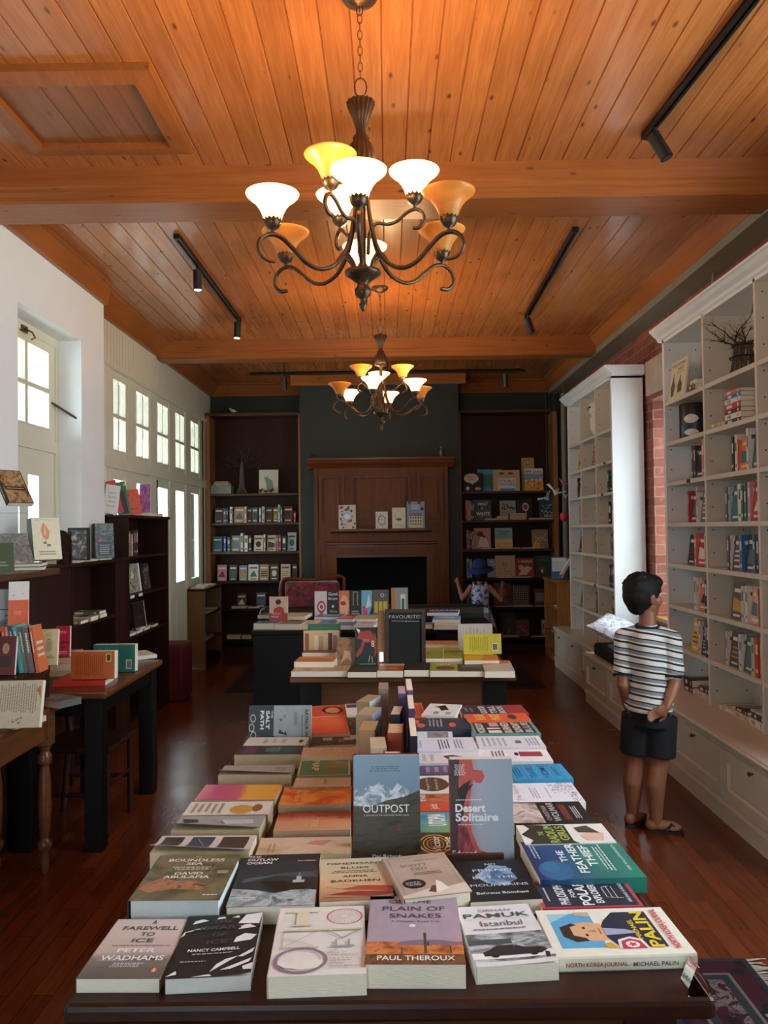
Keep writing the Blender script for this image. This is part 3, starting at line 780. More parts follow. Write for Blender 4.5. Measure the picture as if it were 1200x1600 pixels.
table(-.545, .69, 4.36, 5.02, TZ, 'middle wooden display table with a black chalkboard standing on it', MAT['brown_wood'], MAT['black_wood'], wood('knotty_apron', '#4a2814', '#6e4022', 0, .4, 1, True), lw=.12, th=.036, ap=.34)
t3 = thing('table', (-.12, 6.75, 0), 'far black desk-like table with standing novels, before the leather sofa', 'table')
m = MB(); m.box(-1.10, 6.36, TZ - .035, .86, 7.12, TZ); m.build('tabletop', MAT['black_wood'], t3, bevel=.006)
for a, b in ((-1.08, -.62), (.38, .84)):
    m = MB(); m.box(a, 6.38, 0, b, 7.10, TZ - .035); m.build('pedestal', MAT['black_wood'], t3)
m = MB(); m.box(-.62, 6.80, .2, .38, 6.83, TZ - .035); m.build('modesty_panel', MAT['black_wood'], t3)
table(-1.865, -1.53, 2.25, 3.74, .76, 'brown table with turned legs at the left edge, nearest the camera', MAT['brown_wood_y'], MAT['brown_wood'], MAT['brown_wood_y'], lw=.07, turned=True, over=.02, ap=.12)
table(-1.862, -1.37, 3.87, 4.86, .775, 'wooden topped table with thick black legs by the left wall', MAT['brown_wood_y'], MAT['black_wood'], MAT['black_wood'], lw=.085, over=.03, ap=.09)

def chair(x, y, rot, label, wood_m, sh=.45):
    t = thing('wooden_chair', None, label, 'chair', M=Matrix.Translation((x, y, 0)) @ Matrix.Rotation(rot, 4, 'Z'))
    w = .2
    m = MB(); m.box(-w, -w, sh - .03, w, w, sh); m.build('seat', wood_m, t, local=True, bevel=.01)
    for sx in (-1, 1):
        MB().tube([(sx * (w - .03), -w + .03, 0), (sx * (w - .025), -w + .03, sh - .03)], [.016, .02], 10).build('leg', wood_m, t, local=True)
        MB().tube([(sx * (w - .03), w + .01, 0), (sx * (w - .025), w - .03, sh), (sx * (w - .02), w + .02, sh + .42)], [.016, .02, .014], 10).build('leg', wood_m, t, local=True)
        MB().tube([(sx * (w - .03), -w + .03, .2), (sx * (w - .03), w - .02, .2)], .01, 8).build('stretcher', wood_m, t, local=True)
    MB().tube([(-w + .03, -w + .03, .24), (w - .03, -w + .03, .24)], .01, 8).build('stretcher', wood_m, t, local=True)
    for z in (.12, .24, .37):
        MB().box(-w + .03, w - .01 + z * .03, sh + z - .02, w - .03, w + .005 + z * .03, sh + z + .025).build('back_slat', wood_m, t, local=True, bevel=.004)
    return t
chair(-1.62, 4.30, math.radians(88), 'dark wooden chair pushed under the black-legged table', MAT['dark_wood_z'])

def shelf_unit(x0, x1, y0, y1, z1, shelves, label, mat, div=(), side_mat=None, front=1, th=.025, wall_gap=0, plinth=.08, solid=(), shelf_m=None):
    """bookcase whose open front faces +x (front=1) or -x (front=-1); runs along y"""
    t = thing('bookcase', ((x0 + x1) / 2, (y0 + y1) / 2, 0), label, 'bookcase')
    for a in [y0, y1 - th] + list(div):
        m = MB(); m.box(x0, a, 0, x1, a + th, z1 - th); m.build('side_panel' if a in (y0, y1 - th) else 'divider', side_mat or mat, t)
    xb = (x0, x0 + .01) if front > 0 else (x1 - .01, x1)
    m = MB(); m.box(xb[0], y0 + th, 0, xb[1], y1 - th, z1 - th); m.build('back_panel', mat, t)
    m = MB(); m.box(x0 - (.0 if front > 0 else .015), y0 - .012, z1 - th, x1 + (.015 if front > 0 else 0), y1 + .012, z1); m.build('top_board', mat, t, bevel=.004)
    xa, xc = (x0 + .011, x1 - .004) if front > 0 else (x0 + .004, x1 - .011)
    for z in shelves:
        edges = [y0 + th] + [v for d in div for v in (d, d + th)] + [y1 - th]
        for i in range(0, len(edges), 2):
            if i // 2 in solid: continue
            m = MB(); m.box(xa, edges[i] + .001, z - .02, xc, edges[i + 1] - .001, z); m.build('shelf', shelf_m or mat, t)
    if plinth:
        m = MB(); m.box(xa, y0 + th, 0, xc - .01 * front, y1 - th, plinth); m.build('plinth', mat, t)
    return t
D = MAT['dark_wood_z']
TALL = (-2.262, -1.98, 6.10, 7.22, 1.68)
shelf_unit(*TALL, [.40, .74, 1.06, 1.36], 'tall dark brown bookcase standing against the glazed doors', D, side_mat=D)
LOW = (-2.135, -1.95, 4.56, 6.00, 1.36)
tl = shelf_unit(*LOW, [.35, .66, .965], 'lower dark brown bookcase in front of the left wall door recess', D, div=(4.93, 5.72), solid=(0, 2))
for a, b in ((4.585, 4.93), (5.745, 5.975)):
    m = MB(); m.box(-1.966, a, .08, -1.952, b, 1.335); m.build('front_panel', D, tl)
nu = thing('display_counter', (-1.98, 3.7, 0), 'dark display counter with a lighter wooden top at the left edge', 'counter')
m = MB(); m.box(-2.135, 3.0, 0, -1.87, 4.44, 1.315); m.build('carcass', D, nu)
m = MB(); m.box(-2.138, 2.98, 1.317, -1.83, 4.47, 1.352); m.build('countertop', wood('counter_top_wood', '#4e3020', '#6e4830', 1, .35), nu, bevel=.008)
shelf_unit(-2.26, -2.06, 9.00, 9.90, .895, [.30, .60], 'low open shelf unit with a tan side panel in the far left corner', D, side_mat=wood('tan_side', '#5e4428', '#80603c', 2, .4))
shelf_unit(1.90, 2.14, 9.02, 9.78, .94, [.32, .62], 'small pale pine display shelf in the far right corner', MAT['pine'], front=-1)

# leather sofa (its back to us) and red velvet chair before the fireplace
sf = thing('leather_sofa', (-.14, 7.75, 0), 'long dark leather sofa facing the fireplace, seen from behind', 'sofa')
L = MAT['leather']
m = MB(); m.box(-1.22, 7.35, .06, .96, 8.15, .40); m.build('base', L, sf, bevel=.03)
m = MB(); m.box(-1.20, 7.33, .40, .94, 7.55, .84); m.build('backrest', L, sf, bevel=.07)
for a, b in ((-1.24, -1.02), (.78, 1.0)):
    m = MB(); m.box(a, 7.40, .3, b, 8.15, .66); m.build('armrest', L, sf, bevel=.07)
for k in range(2):
    m = MB(); m.box(-1.01 + k * .9, 7.56, .40, -.13 + k * .9, 8.12, .52); m.build('seat_cushion', L, sf, bevel=.04)
for a in (-1.15, .85):
    for b in (7.42, 8.05): MB().box(a, b, .012, a + .05, b + .05, .06).build('foot', MAT['black_wood'], sf)
ch = thing('velvet_armchair', (-.80, 8.75, 0), 'old red velvet armchair with a carved wooden frame left of the fireplace', 'armchair')
def velvet():
    n = NM('tufted_red_velvet', .7); f = n.noise(n.coord(), 26, 4, .6); n.base(n.ramp(f, [(.35, lin('#3c060c')), (.65, lin('#8a1420'))])); n.b.inputs['Sheen Weight'].default_value = .5
    vo = n.new('ShaderNodeTexVoronoi'); vo.inputs['Scale'].default_value = 9; n.link(n.coord(), vo.inputs['Vector']); n.bump(vo.outputs['Distance'], .8, .03); return n.m
V = velvet()
m = MB(); m.box(-1.10, 8.50, .55, -.52, 8.60, 1.00); m.build('backrest', V, ch, bevel=.035)
m = MB(); m.box(-1.12, 8.52, .32, -.50, 9.05, .46); m.build('seat', V, ch, bevel=.03)
m = MB(); m.tube(bez([(-1.14, 8.55, .3), (-1.15, 8.55, .7), (-1.14, 8.55, .98), (-1.05, 8.55, 1.03), (-.80, 8.55, 1.015), (-.58, 8.55, 1.05), (-.49, 8.55, 1.04), (-.47, 8.55, .98), (-.485, 8.55, .7), (-.48, 8.55, .3)], 5), .018, 10); m.build('carved_frame', MAT['mahogany'], ch)
for a in (-1.10, -.52):
    for b in (8.58, 9.0): MB().tube([(a, b, .013), (a, b, .32)], [.015, .025], 10).build('leg', MAT['mahogany'], ch)
    MB().tube(bez([(a, 8.56, .70), (a, 8.8, .68), (a, 9.0, .64), (a, 9.02, .45)], 5), .02, 8).build('armrest', MAT['mahogany'], ch)
m = MB(); m.box(-2.22, 7.26, 0.002, -1.86, 7.60, .52); tag(m.build('ottoman', MAT['red_velvet'], bevel=.03), 'square red fabric ottoman on the floor beside the tall dark bookcase', 'ottoman')

# rugs
def rug_mat(name, field, c2, c3, border, sc=11):
    n = NM(name, .9, 0, .2)
    f = n.noise(n.coord(), sc, 5, .65, 1.5); c = n.ramp(f, [(.36, lin(border)), (.44, lin(field)), (.52, lin(field)), (.56, lin(c3)), (.6, lin(c2)), (.72, lin(field))])
    n.base(c); n.bump(n.noise(n.coord(), 300, 2), .5, .003); return n.m
def band_mat(name, a, b, c):
    n = NM(name, .9, 0, .2); vo = n.new('ShaderNodeTexVoronoi'); vo.inputs['Scale'].default_value = 16; n.link(n.coord(), vo.inputs['Vector'])
    n.base(n.ramp(vo.outputs['Distance'], [(.12, lin(a)), (.2, lin(b)), (.4, lin(b)), (.5, lin(c))])); return n.m
def rug(x0, y0, x1, y1, label, bands, field, fringe=True):
    t = thing('patterned_rug', ((x0 + x1) / 2, (y0 + y1) / 2, 0), label, 'rug')
    m = MB(); z = .008; ins = 0
    m.box(x0, y0, .001, x1, y1, z, 0)
    mats = [bands[0][1]]
    for i, (w, mt) in enumerate(bands[1:] + [(0, field)], 1):
        ins += bands[i - 1][0]; z += .0008
        m.box(x0 + ins, y0 + ins, z - .0008, x1 - ins, y1 - ins, z, i); mats.append(mt)
    m.build('carpet', mats, t)
    if fringe:
        for xx, sg in ((x1, 1), (x0, -1)):
            m = MB(); y = y0
            while y < y1:
                l = .05 + rnd.random() * .03; dy = rnd.uniform(-.02, .02); m.tube([(xx, y, .004), (xx + sg * l * .5, y + dy * .4, .005), (xx + sg * l, y + dy, .003)], .0022, 5); y += .009
            o = m.build('fringe', paint('rug_fringe', '#a89c90', .9, .1), t); o['kind'] = 'stuff'
dk = paint('rug_navy', '#14141c', .95, .3, 60); rd = band_mat('rug_border_motif', '#80766e', '#17121a', '#34121a')
rug(.88, 1.05, 1.25, 2.88, 'dark red oriental rug with a pale fringe, right of the foreground table', [(.02, dk), (.075, rd), (.012, paint('rug_line', '#5c504c', .95)), (.03, dk)], rug_mat('rug_field', '#2e0c14', '#54464a', '#6c5c5a', '#160c12'))
rug(-1.58, 7.72, 1.50, 9.08, 'large dark brown patterned rug under the leather sofa', [(.04, dk), (.12, band_mat('far_rug_motif', '#4a342a', '#22120e', '#30160f'))], rug_mat('far_rug_field', '#2c130d', '#3c2a22', '#4a3a30', '#160d0a', 6), False)
# ================================================================== BOOK BUILDER
_TX = {}
def glyphs(s, bold):
    """outline text as flat triangles inside the unit square"""
    k = (s, bold)
    if k in _TX: return _TX[k]
    cu = bpy.data.curves.new('lettering', 'FONT'); cu.body = s; cu.resolution_u = 3; cu.offset = bold; cu.fill_mode = 'FRONT'
    o = bpy.data.objects.new('lettering', cu); COL.objects.link(o); bpy.context.view_layer.update()
    me = o.to_mesh(); vs = [tuple(v.co) for v in me.vertices]; fs = [tuple(p.vertices) for p in me.polygons]
    o.to_mesh_clear(); bpy.data.objects.remove(o); bpy.data.curves.remove(cu)
    if not vs: _TX[k] = ([], []); return _TX[k]
    x0 = min(v[0] for v in vs); x1 = max(v[0] for v in vs); y0 = min(v[1] for v in vs); y1 = max(v[1] for v in vs)
    _TX[k] = ([((v[0] - x0) / (x1 - x0 or 1), (v[1] - y0) / (y1 - y0 or 1)) for v in vs], fs); return _TX[k]
def grad(name, stops, axis=0, size=1.0, nz=0., ns=8, rough=.4):
    """printed cover design: blend across the cover along one of its own axes, with optional mottling"""
    key = ('grad', name)
    if key in _M: return _M[key]
    n = NM(name, rough); tc = n.new('ShaderNodeTexCoord'); sp = n.new('ShaderNodeSeparateXYZ'); n.link(tc.outputs['Object'], sp.inputs[0])
    f = n.math('DIVIDE', sp.outputs[axis], size)
    if nz: f = n.math('ADD', f, n.math('MULTIPLY', n.math('SUBTRACT', n.noise(n.coord(), ns, 5, .62, .5), .5), nz))
    n.base(n.ramp(f, [(p, pl(c)) for p, c in stops])); _M[key] = n.m; return n.m
def mottle(name, cols, sc=14, rough=.4, stretch=(1, 1, 1), dist=.6, lo=.3, hi=.7):
    key = ('mot', name)
    if key in _M: return _M[key]
    n = NM(name, rough); f = n.noise(n.coord(stretch), sc, 5, .62, dist); k = len(cols)
    n.base(n.ramp(f, [(lo + (hi - lo) * i / max(1, k - 1), pl(c)) for i, c in enumerate(cols)])); _M[key] = n.m; return n.m
def as_mat(c): return c if not isinstance(c, str) else ink(c)

def draw(items, W, H, z0, lift=None, P=None):
    """items in cover fractions -> (MB artwork, mats, MB lettering, mats)"""
    A, am, Tm, tm = MB(), [], MB(), []
    def slot(lst, c):
        c = as_mat(c)
        if c not in lst: lst.append(c)
        return lst.index(c)
    P = P or (lambda u, v, z: (u * W, v * H, z + (lift(u, v) if lift else 0)))
    for i, it in enumerate(items):
        z = z0 + .00015 + i * .00006; k = it[0]
        if k == 'r':
            _, c, u0, v0, u1, v1 = it; n = 8 if lift else 1; s_ = slot(am, c)
            for q in range(n):
                a, b = u0 + (u1 - u0) * q / n, u0 + (u1 - u0) * (q + 1) / n
                A.quad(P(a, v0, z), P(b, v0, z), P(b, v1, z), P(a, v1, z), s_)
        elif k == 'p': pts = [P(u, v, z) for u, v in it[2]]; A.add(pts, [tuple(range(len(pts)))], slot(am, it[1]))
        elif k == 'e':
            _, c, cu, cv, ru, rv = it[:6]; n = 28; s_ = slot(am, c)
            o = [(cu + ru * math.cos(2 * PI * j / n), cv + rv * math.sin(2 * PI * j / n)) for j in range(n)]
            if len(it) > 6:
                w = it[6]; q = [(cu + ru * (1 - w) * math.cos(2 * PI * j / n), cv + rv * (1 - w) * math.sin(2 * PI * j / n)) for j in range(n)]
                for j in range(n): g = (j + 1) % n; A.quad(P(*o[j], z), P(*o[g], z), P(*q[g], z), P(*q[j], z), s_)
            else: A.add([P(u, v, z) for u, v in o], [tuple(range(n))], s_)
        elif k == 'l':
            _, c, pts, w = it; s_ = slot(am, c)
            for (a, b), (d, e) in zip(pts, pts[1:]):
                dx, dy = (d - a) * W, (e - b) * H; L = math.hypot(dx, dy) or 1; nx, ny = -dy / L * w / 2 / W, dx / L * w / 2 / H
                A.quad(P(a - nx, b - ny, z), P(d - nx, e - ny, z), P(d + nx, e + ny, z), P(a + nx, b + ny, z), s_)
        elif k == 'd':       # scattered marks: colour, n, box, size
            _, c, n, u0, v0, u1, v1, sz = it; s_ = slot(am, c); r = random.Random(n * 7 + int(u0 * 100))
            for j in range(n):
                u, v = r.uniform(u0, u1), r.uniform(v0, v1); a = r.uniform(0, 6.28); m_ = r.randint(3, 5); q = r.uniform(.5, 1) * sz
                A.add([P(u + q * math.cos(a + 6.28 * g / m_) / W, v + q * math.sin(a + 6.28 * g / m_) / H, z) for g in range(m_)], [tuple(range(m_))], s_)
        elif k == 's':       # a block of small print set as lines of words
            _, c, u0, v0, u1, v1, n = it; s_ = slot(tm, c); r = random.Random(n * 31 + int(v0 * 997)); hh = (v1 - v0) / n
            for j in range(n):
                v = v1 - (j + .75) * hh; u = u0 + (r.uniform(0, .12) * (u1 - u0)); e = u1 - (r.uniform(0, .15) * (u1 - u0))
                while u < e:
                    w = min(e - u, r.uniform(.03, .11) * max(.4, (u1 - u0))); Tm.quad(P(u, v, z), P(u + w, v, z), P(u + w, v + hh * .45, z), P(u, v + hh * .45, z), s_); u += w + .012
        elif k == 't':
            _, s, c, u0, v0, u1, v1 = it[:7]; vs, fs = glyphs(s, it[7] if len(it) > 7 else .0)
            Tm.add([P(u0 + (u1 - u0) * a, v0 + (v1 - v0) * b, z + .0002) for a, b in vs], fs, slot(tm, c))
    return A, am, Tm, tm

def book(M, W, H, T, cover, label, items=(), spine=None, back=None, spine_items=(), group=None, hard=False, curl=0., name='book', pages=None, cat='book', face_back=False):
    """one book: x across from the spine, y up the page, z through the thickness; front cover faces +z"""
    t = thing(name, None, label, cat, group, M=M)
    pages = pages or MAT['pages']; cover = as_mat(cover); spine = as_mat(spine) if spine else cover; back = as_mat(back) if back else cover
    ct = .0022 if hard else .0007; ov = .003 if hard else 0
    lift = (lambda u, v: curl * max(0, (u - .25) / .75) ** 2 * (.35 + .65 * (1 - v))) if curl else None
    m = MB(); m.box(ct + .001, ov, ct, W - ov * 1.0 - .0005, H - ov, T - ct - .0001); m.build('page_block', pages, t, local=True)
    m = MB(); m.box(0, 0, 0, W, H, ct, 2)
    if hard: m.prism([(0, 0), (.0, T), (-.002, T - .003), (-.003, T / 2), (-.002, .003)], 1, 0, H, 1) 
    else: m.box(-.0003, 0, 0, ct, H, T, 1)
    n = 10 if curl else 1
    for q in range(n):
        a, b = q / n, (q + 1) / n
        la = lambda u, v: lift(u, v) if lift else 0
        vs = []
        for zz in (T - ct, T):
            vs += [(a * W, 0, zz + la(a, 0)), (b * W, 0, zz + la(b, 0)), (b * W, H, zz + la(b, 1)), (a * W, H, zz + la(a, 1))]
        m.add(vs, [(0, 3, 2, 1), (4, 5, 6, 7), (0, 1, 5, 4), (1, 2, 6, 5), (2, 3, 7, 6), (3, 0, 4, 7)], 0)
    cv = m.build('cover', [cover, spine, back], t, local=True)
    if items:
        A, am, Tm, tm = draw(items, W, H, T, lift)
        if A.f: A.build('cover_artwork', am, t, local=True)
        if Tm.f: Tm.build('lettering', tm, t, local=True)
    if spine_items:      # u runs from the head of the spine to its foot, v from the back edge to the front edge
        A, am, Tm, tm = draw(spine_items, H, T, 0, None, lambda u, v, z: (-z - .0004 - (.0034 if hard else 0), H * (1 - u), v * T))
        if A.f: A.build('spine_artwork', am, t, local=True)
        if Tm.f: Tm.build('spine_lettering', tm, t, local=True)
    return t

def frame_from(c, ex, ey, W, H):
    """matrix of a book whose cover centre projects to c (bottom plane), reading axes ex, ey"""
    ex = ex.normalized(); ez = ex.cross(ey).normalized(); ey = ez.cross(ex)
    o = Vector(c) - ex * W / 2 - ey * H / 2
    return Matrix(((ex.x, ey.x, ez.x, o.x), (ex.y, ey.y, ez.y, o.y), (ex.z, ey.z, ez.z, o.z), (0, 0, 0, 1)))
def flip_v(items):
    out = []
    for it in items:
        k = it[0]
        if k in 'rs': a = list(it); a[3], a[5] = 1 - it[5], 1 - it[3]; out.append(tuple(a))
        elif k == 'e': a = list(it); a[3] = 1 - it[3]; out.append(tuple(a))
        elif k in 'pl': a = list(it); a[2] = [(u, 1 - v) for u, v in it[2]]; out.append(tuple(a))
        elif k == 't': a = list(it); a[4], a[6] = 1 - it[6], 1 - it[4]; out.append(tuple(a))
        elif k == 'd': a = list(it); a[4], a[6] = 1 - it[6], 1 - it[4]; out.append(tuple(a))
        else: out.append(it)
    return out
def flat(q, zb, T, top, cover, label, items=(), tilt=0., **k):
    """book lying on a surface at height zb: q is where the four corners of its upper cover stand (far-left, far-right, near-right, near-left)"""
    P = [on_z(a, b, zb + T) for a, b in q]; c = (P[0] + P[1] + P[2] + P[3]) / 4; c.z = zb
    sx = (P[1] - P[0] + P[2] - P[3]) / 2; sy = (P[0] - P[3] + P[1] - P[2]) / 2; w, d = sx.length, sy.length
    a = math.atan2(sx.y, sx.x); X = Vector((math.cos(a), math.sin(a), 0)); Y = Vector((-X.y, X.x, 0))
    if tilt: R = Matrix.Rotation(math.radians(tilt), 3, X); Y = R @ Y; c.z += math.sin(abs(math.radians(tilt))) * d / 2
    if top == 'away': ex, ey, W, H = X, Y, w, d
    elif top == 'left': ex, ey, W, H = Y, -X, d, w
    elif top == 'right': ex, ey, W, H = -Y, X, d, w
    else: ex, ey, W, H = -X, -Y, w, d
    return book(frame_from(c, ex, ey, W, H), W, H, T, cover, label, items, **k)
def stand(pbl, pbr, Y, zb, H, T, cover, label, items=(), lean=8, yaw=None, top='up', **k):
    """book standing upright facing the room: foot of its cover from pbl to pbr (pixel columns) at depth Y on height zb"""
    a = on_y(pbl, 900, Y); b = on_y(pbr, 900, Y); x0, x1 = a.x, b.x; yw = math.radians(yaw or 0); W = (x1 - x0) / math.cos(yw)
    R = Matrix.Rotation(yw, 3, 'Z') @ Matrix.Rotation(math.radians(90 - lean), 3, 'X')
    ex, ey, ez = R @ Vector((1, 0, 0)), R @ Vector((0, 1, 0)), R @ Vector((0, 0, 1))
    o = Vector((x0, Y, zb)) - ez * T; o.z = zb + T * math.sin(math.radians(lean)) * 0 + .001
    if top == 'right':        # lying on its side, title turned clockwise
        o = o + ey * H; ex, ey = -ey, ex; W, H = H, W
    elif top == 'left':
        o = o + ex * W; ex, ey = ey, -ex; W, H = H, W
    M = Matrix(((ex.x, ey.x, ez.x, o.x), (ex.y, ey.y, ez.y, o.y), (ex.z, ey.z, ez.z, o.z), (0, 0, 0, 1)))
    lo = min((M @ Vector(p)).z for p in ((0, 0, 0), (W, 0, 0), (0, H, 0), (0, 0, T), (W, 0, T), (0, H, T)))
    M[2][3] += zb + .0005 - lo
    return book(M, W, H, T, cover, label, items, **k)

# ================================================================== BOOKS ON THE FOREGROUND TABLE
WHT = '#e6e0dc'
G0 = 'front row of the foreground table'
flat([(185, 1437), (298, 1435), (250, 1530), (118, 1528)], TZ, .025, 'away', grad('ice_cover', [(0, '#4a4540'), (.30, '#6a605a'), (.42, '#b49c94'), (1, '#cbb8b2')], 1, .212, .14, 16),
     'pale pink-grey paperback at the front left corner of the foreground table',
     [('r', '#8d8580', .1, .27, .42, .29), ('r', '#5a5450', .0, .16, .75, .19), ('t', 'A', '#4c4644', .50, .90, .57, .97, .02), ('t', 'FAREWELL', '#4c4644', .16, .79, .90, .86, .02), ('t', 'TO', '#4c4644', .44, .68, .63, .75, .02), ('t', 'ICE', '#4c4644', .38, .57, .66, .64, .02),
      ('s', '#857a76', .1, .50, .94, .54, 1), ('t', 'PETER', '#efe9e6', .28, .40, .76, .47, .02), ('t', 'WADHAMS', '#efe9e6', .13, .27, .92, .35, .02), ('s', '#e6e0dc', .3, .16, .7, .24, 3), ('e', '#e0622c', .88, .12, .035, .032), ('p', '#f4ece4', [(.87, .10), (.89, .10), (.885, .145), (.875, .145)])], group=None)
sh = [('p', '#e9e7ea', p) for p in ([(.70, .83), (.98, .80), (1, 1), (.78, .98)], [(.72, .72), (.95, .74), (.86, .80), (.74, .79)], [(.70, .50), (.92, .52), (.98, .60), (.82, .64), (.72, .58)], [(.02, .70), (.16, .76), (.30, .78), (.12, .72)],
      [(.10, .84), (.30, .90), (.22, .93), (.12, .90)], [(.40, .92), (.52, .93), (.5, .96), (.42, .95)], [(.6, .94), (.7, .93), (.69, .97)], [(.50, .06), (.80, .27), (.66, .24), (.56, .17)], [(.62, .08), (.98, .22), (.95, .16), (.74, .08)], [(.80, .26), (.99, .38), (.97, .31), (.86, .25)], [(.0, .02), (.10, .10), (.12, .05)], [(.88, .10), (1, .14), (1, .04), (.9, .05)], [(0, .61), (.05, .66), (.04, .72)], [(.3, .0), (.5, .03), (.55, 0)])]
flat([(299, 1434), (415, 1425), (387, 1527), (252, 1527)], TZ, .027, 'away', '#121214', 'black paperback with white ice shards on its cover, front row of foreground table',
     sh + [('t', 'THE', '#3c3c40', .36, .84, .62, .90, .02), ('t', 'LIBRARY', '#3c3c40', .14, .73, .80, .79, .02), ('t', 'OF', '#3c3c40', .40, .61, .58, .67, .02), ('t', 'ICE', '#3c3c40', .36, .49, .62, .55, .02), ('t', 'NANCY CAMPBELL', '#e8e8ea', .16, .37, .80, .415, .02), ('s', '#a8a8ac', .16, .32, .8, .35, 1), ('s', '#a8a8ac', .08, .21, .42, .24, 1)], curl=.006, pages=paint('white_pages', '#cfcdc6', .7, .04, 60))
flat([(443, 1419), (574, 1415), (567, 1521), (410, 1527)], TZ, .037, 'away', '#d6cdc6', 'thick cream paperback with big outlined pastel letters, front row of foreground table',
     [('e', '#a85a60', .77, .83, .21, .13, .1), ('e', '#d6a0a0', .77, .83, .17, .10, .06)] + [('l', '#b89a9a', [(.77 + .05 * math.cos(a), .83 + .03 * math.sin(a)), (.77 + .17 * math.cos(a), .83 + .105 * math.sin(a))], .0008) for a in [k * PI / 12 for k in range(24)]] +
     [('r', '#c8d09a', .10, .90, .48, .93), ('r', '#d6c2a8', .22, .70, .36, .90), ('r', '#bcb48e', .17, .68, .41, .70), ('e', '#7a6070', .32, .19, .28, .17, .12), ('e', '#cfc6c2', .32, .19, .23, .14, .05), ('p', '#ded6cc', [(.08, .14), (.15, .10), (.32, .06), (.48, .08), (.55, .14), (.55, .19), (.09, .18)]),
      ('l', '#8c8a84', [(.10, .38), (.10, .62), (.48, .62), (.48, .60)], .0016), ('l', '#8c8a84', [(.08, .36), (.50, .36)], .003), ('l', '#a8a298', [(.12, .38), (.48, .60)], .002), ('l', '#a8a298', [(.12, .50), (.44, .38)], .002), ('r', '#b8b28c', .10, .60, .97, .625), ('l', '#8f8f80', [(.58, .61), (.75, .48), (.96, .61)], .0032), ('l', '#8c8a84', [(.68, .36), (.68, .46)], .004), ('l', '#8c8a84', [(.82, .36), (.82, .46)], .004), ('r', '#8c8a84', .62, .355, .88, .375),
      ('t', 'THE', '#9a8484', .60, .295, .70, .32, .01), ('t', 'BELLS OF', '#9a8484', .60, .262, .80, .287, .01), ('t', 'OLD TOKYO', '#9a8484', .60, .23, .92, .255, .01), ('s', '#a89490', .60, .15, .88, .21, 2), ('t', 'ANNA', '#9a8484', .62, .115, .78, .138, .01), ('t', 'SHERMAN', '#9a8484', .62, .08, .90, .105, .01)])
flat([(578, 1400), (713, 1400), (728, 1507), (571, 1507)], TZ, .042, 'away', '#93828e', 'thick mauve paperback with an orange cactus desert, in the middle of the front row',
     [('r', mottle('desert_land', ['#4a2a20', '#a8552c', '#c8713c', '#5a3a30'], 30), 0, 0, 1, .30), ('p', '#6a5a6c', [(.3, .27), (.42, .31), (.6, .325), (.78, .32), (1, .28), (1, .25), (.3, .25)]), ('r', mottle('desert_brush', ['#33231c', '#6a4426', '#3a2c22'], 40), 0, 0, 1, .13), ('r', '#3c3a26', .595, .14, .625, .42), ('r', '#3c3a26', .63, .24, .65, .30), ('r', '#3c3a26', .86, .14, .875, .24), ('r', '#3c3a26', .36, .12, .375, .21), ('e', '#e6dde2', .48, .52, .035, .022),
      ('t', 'ON THE', '#3c3640', .22, .87, .70, .93, .0), ('t', 'PLAIN OF', '#3c3640', .15, .75, .85, .82, .0), ('t', 'SNAKES', '#3c3640', .23, .64, .80, .705, .0), ('t', 'A Mexican Road Trip', '#3c3640', .25, .565, .78, .60, .0), ('t', 'PAUL THEROUX', '#f0e6dc', .12, .045, .90, .105, .01)])
flat([(720, 1420), (833, 1410), (863, 1507), (734, 1508)], TZ, .031, 'away', '#cfcaca', 'white paperback with a black and white photo of an old car on its cover',
     [('r', mottle('street_photo', ['#24262a', '#5a5e62', '#9a9ea0', '#c8c8c8'], 26, stretch=(1, 3, 1)), 0, .06, 1, .50), ('r', '#e2dedc', 0, .10, 1, .19), ('p', '#1c1e22', [(.15, .14), (.85, .14), (.95, .19), (.88, .235), (.68, .25), (.58, .30), (.34, .30), (.24, .24), (.14, .20)]), ('r', '#8c9094', .36, .25, .46, .285), ('r', '#8c9094', .49, .25, .57, .285), ('e', '#0c0c0e', .28, .145, .05, .03), ('e', '#0c0c0e', .76, .145, .05, .03), ('r', '#3c4046', .0, .32, .55, .40), ('p', '#1c1e22', [(.88, .07), (.93, .07), (.95, .14), (.9, .16)]),
      ('t', 'ORHAN', '#6a6468', .28, .88, .72, .925, .0), ('t', 'PAMUK', '#3c3a40', .06, .77, .94, .85, .01), ('l', '#8a8488', [(.05, .74), (.95, .74)], .0006), ('t', 'Istanbul', '#4a484e', .25, .62, .80, .71, .0), ('s', '#6a686c', .1, .55, .86, .59, 1)], curl=.004)
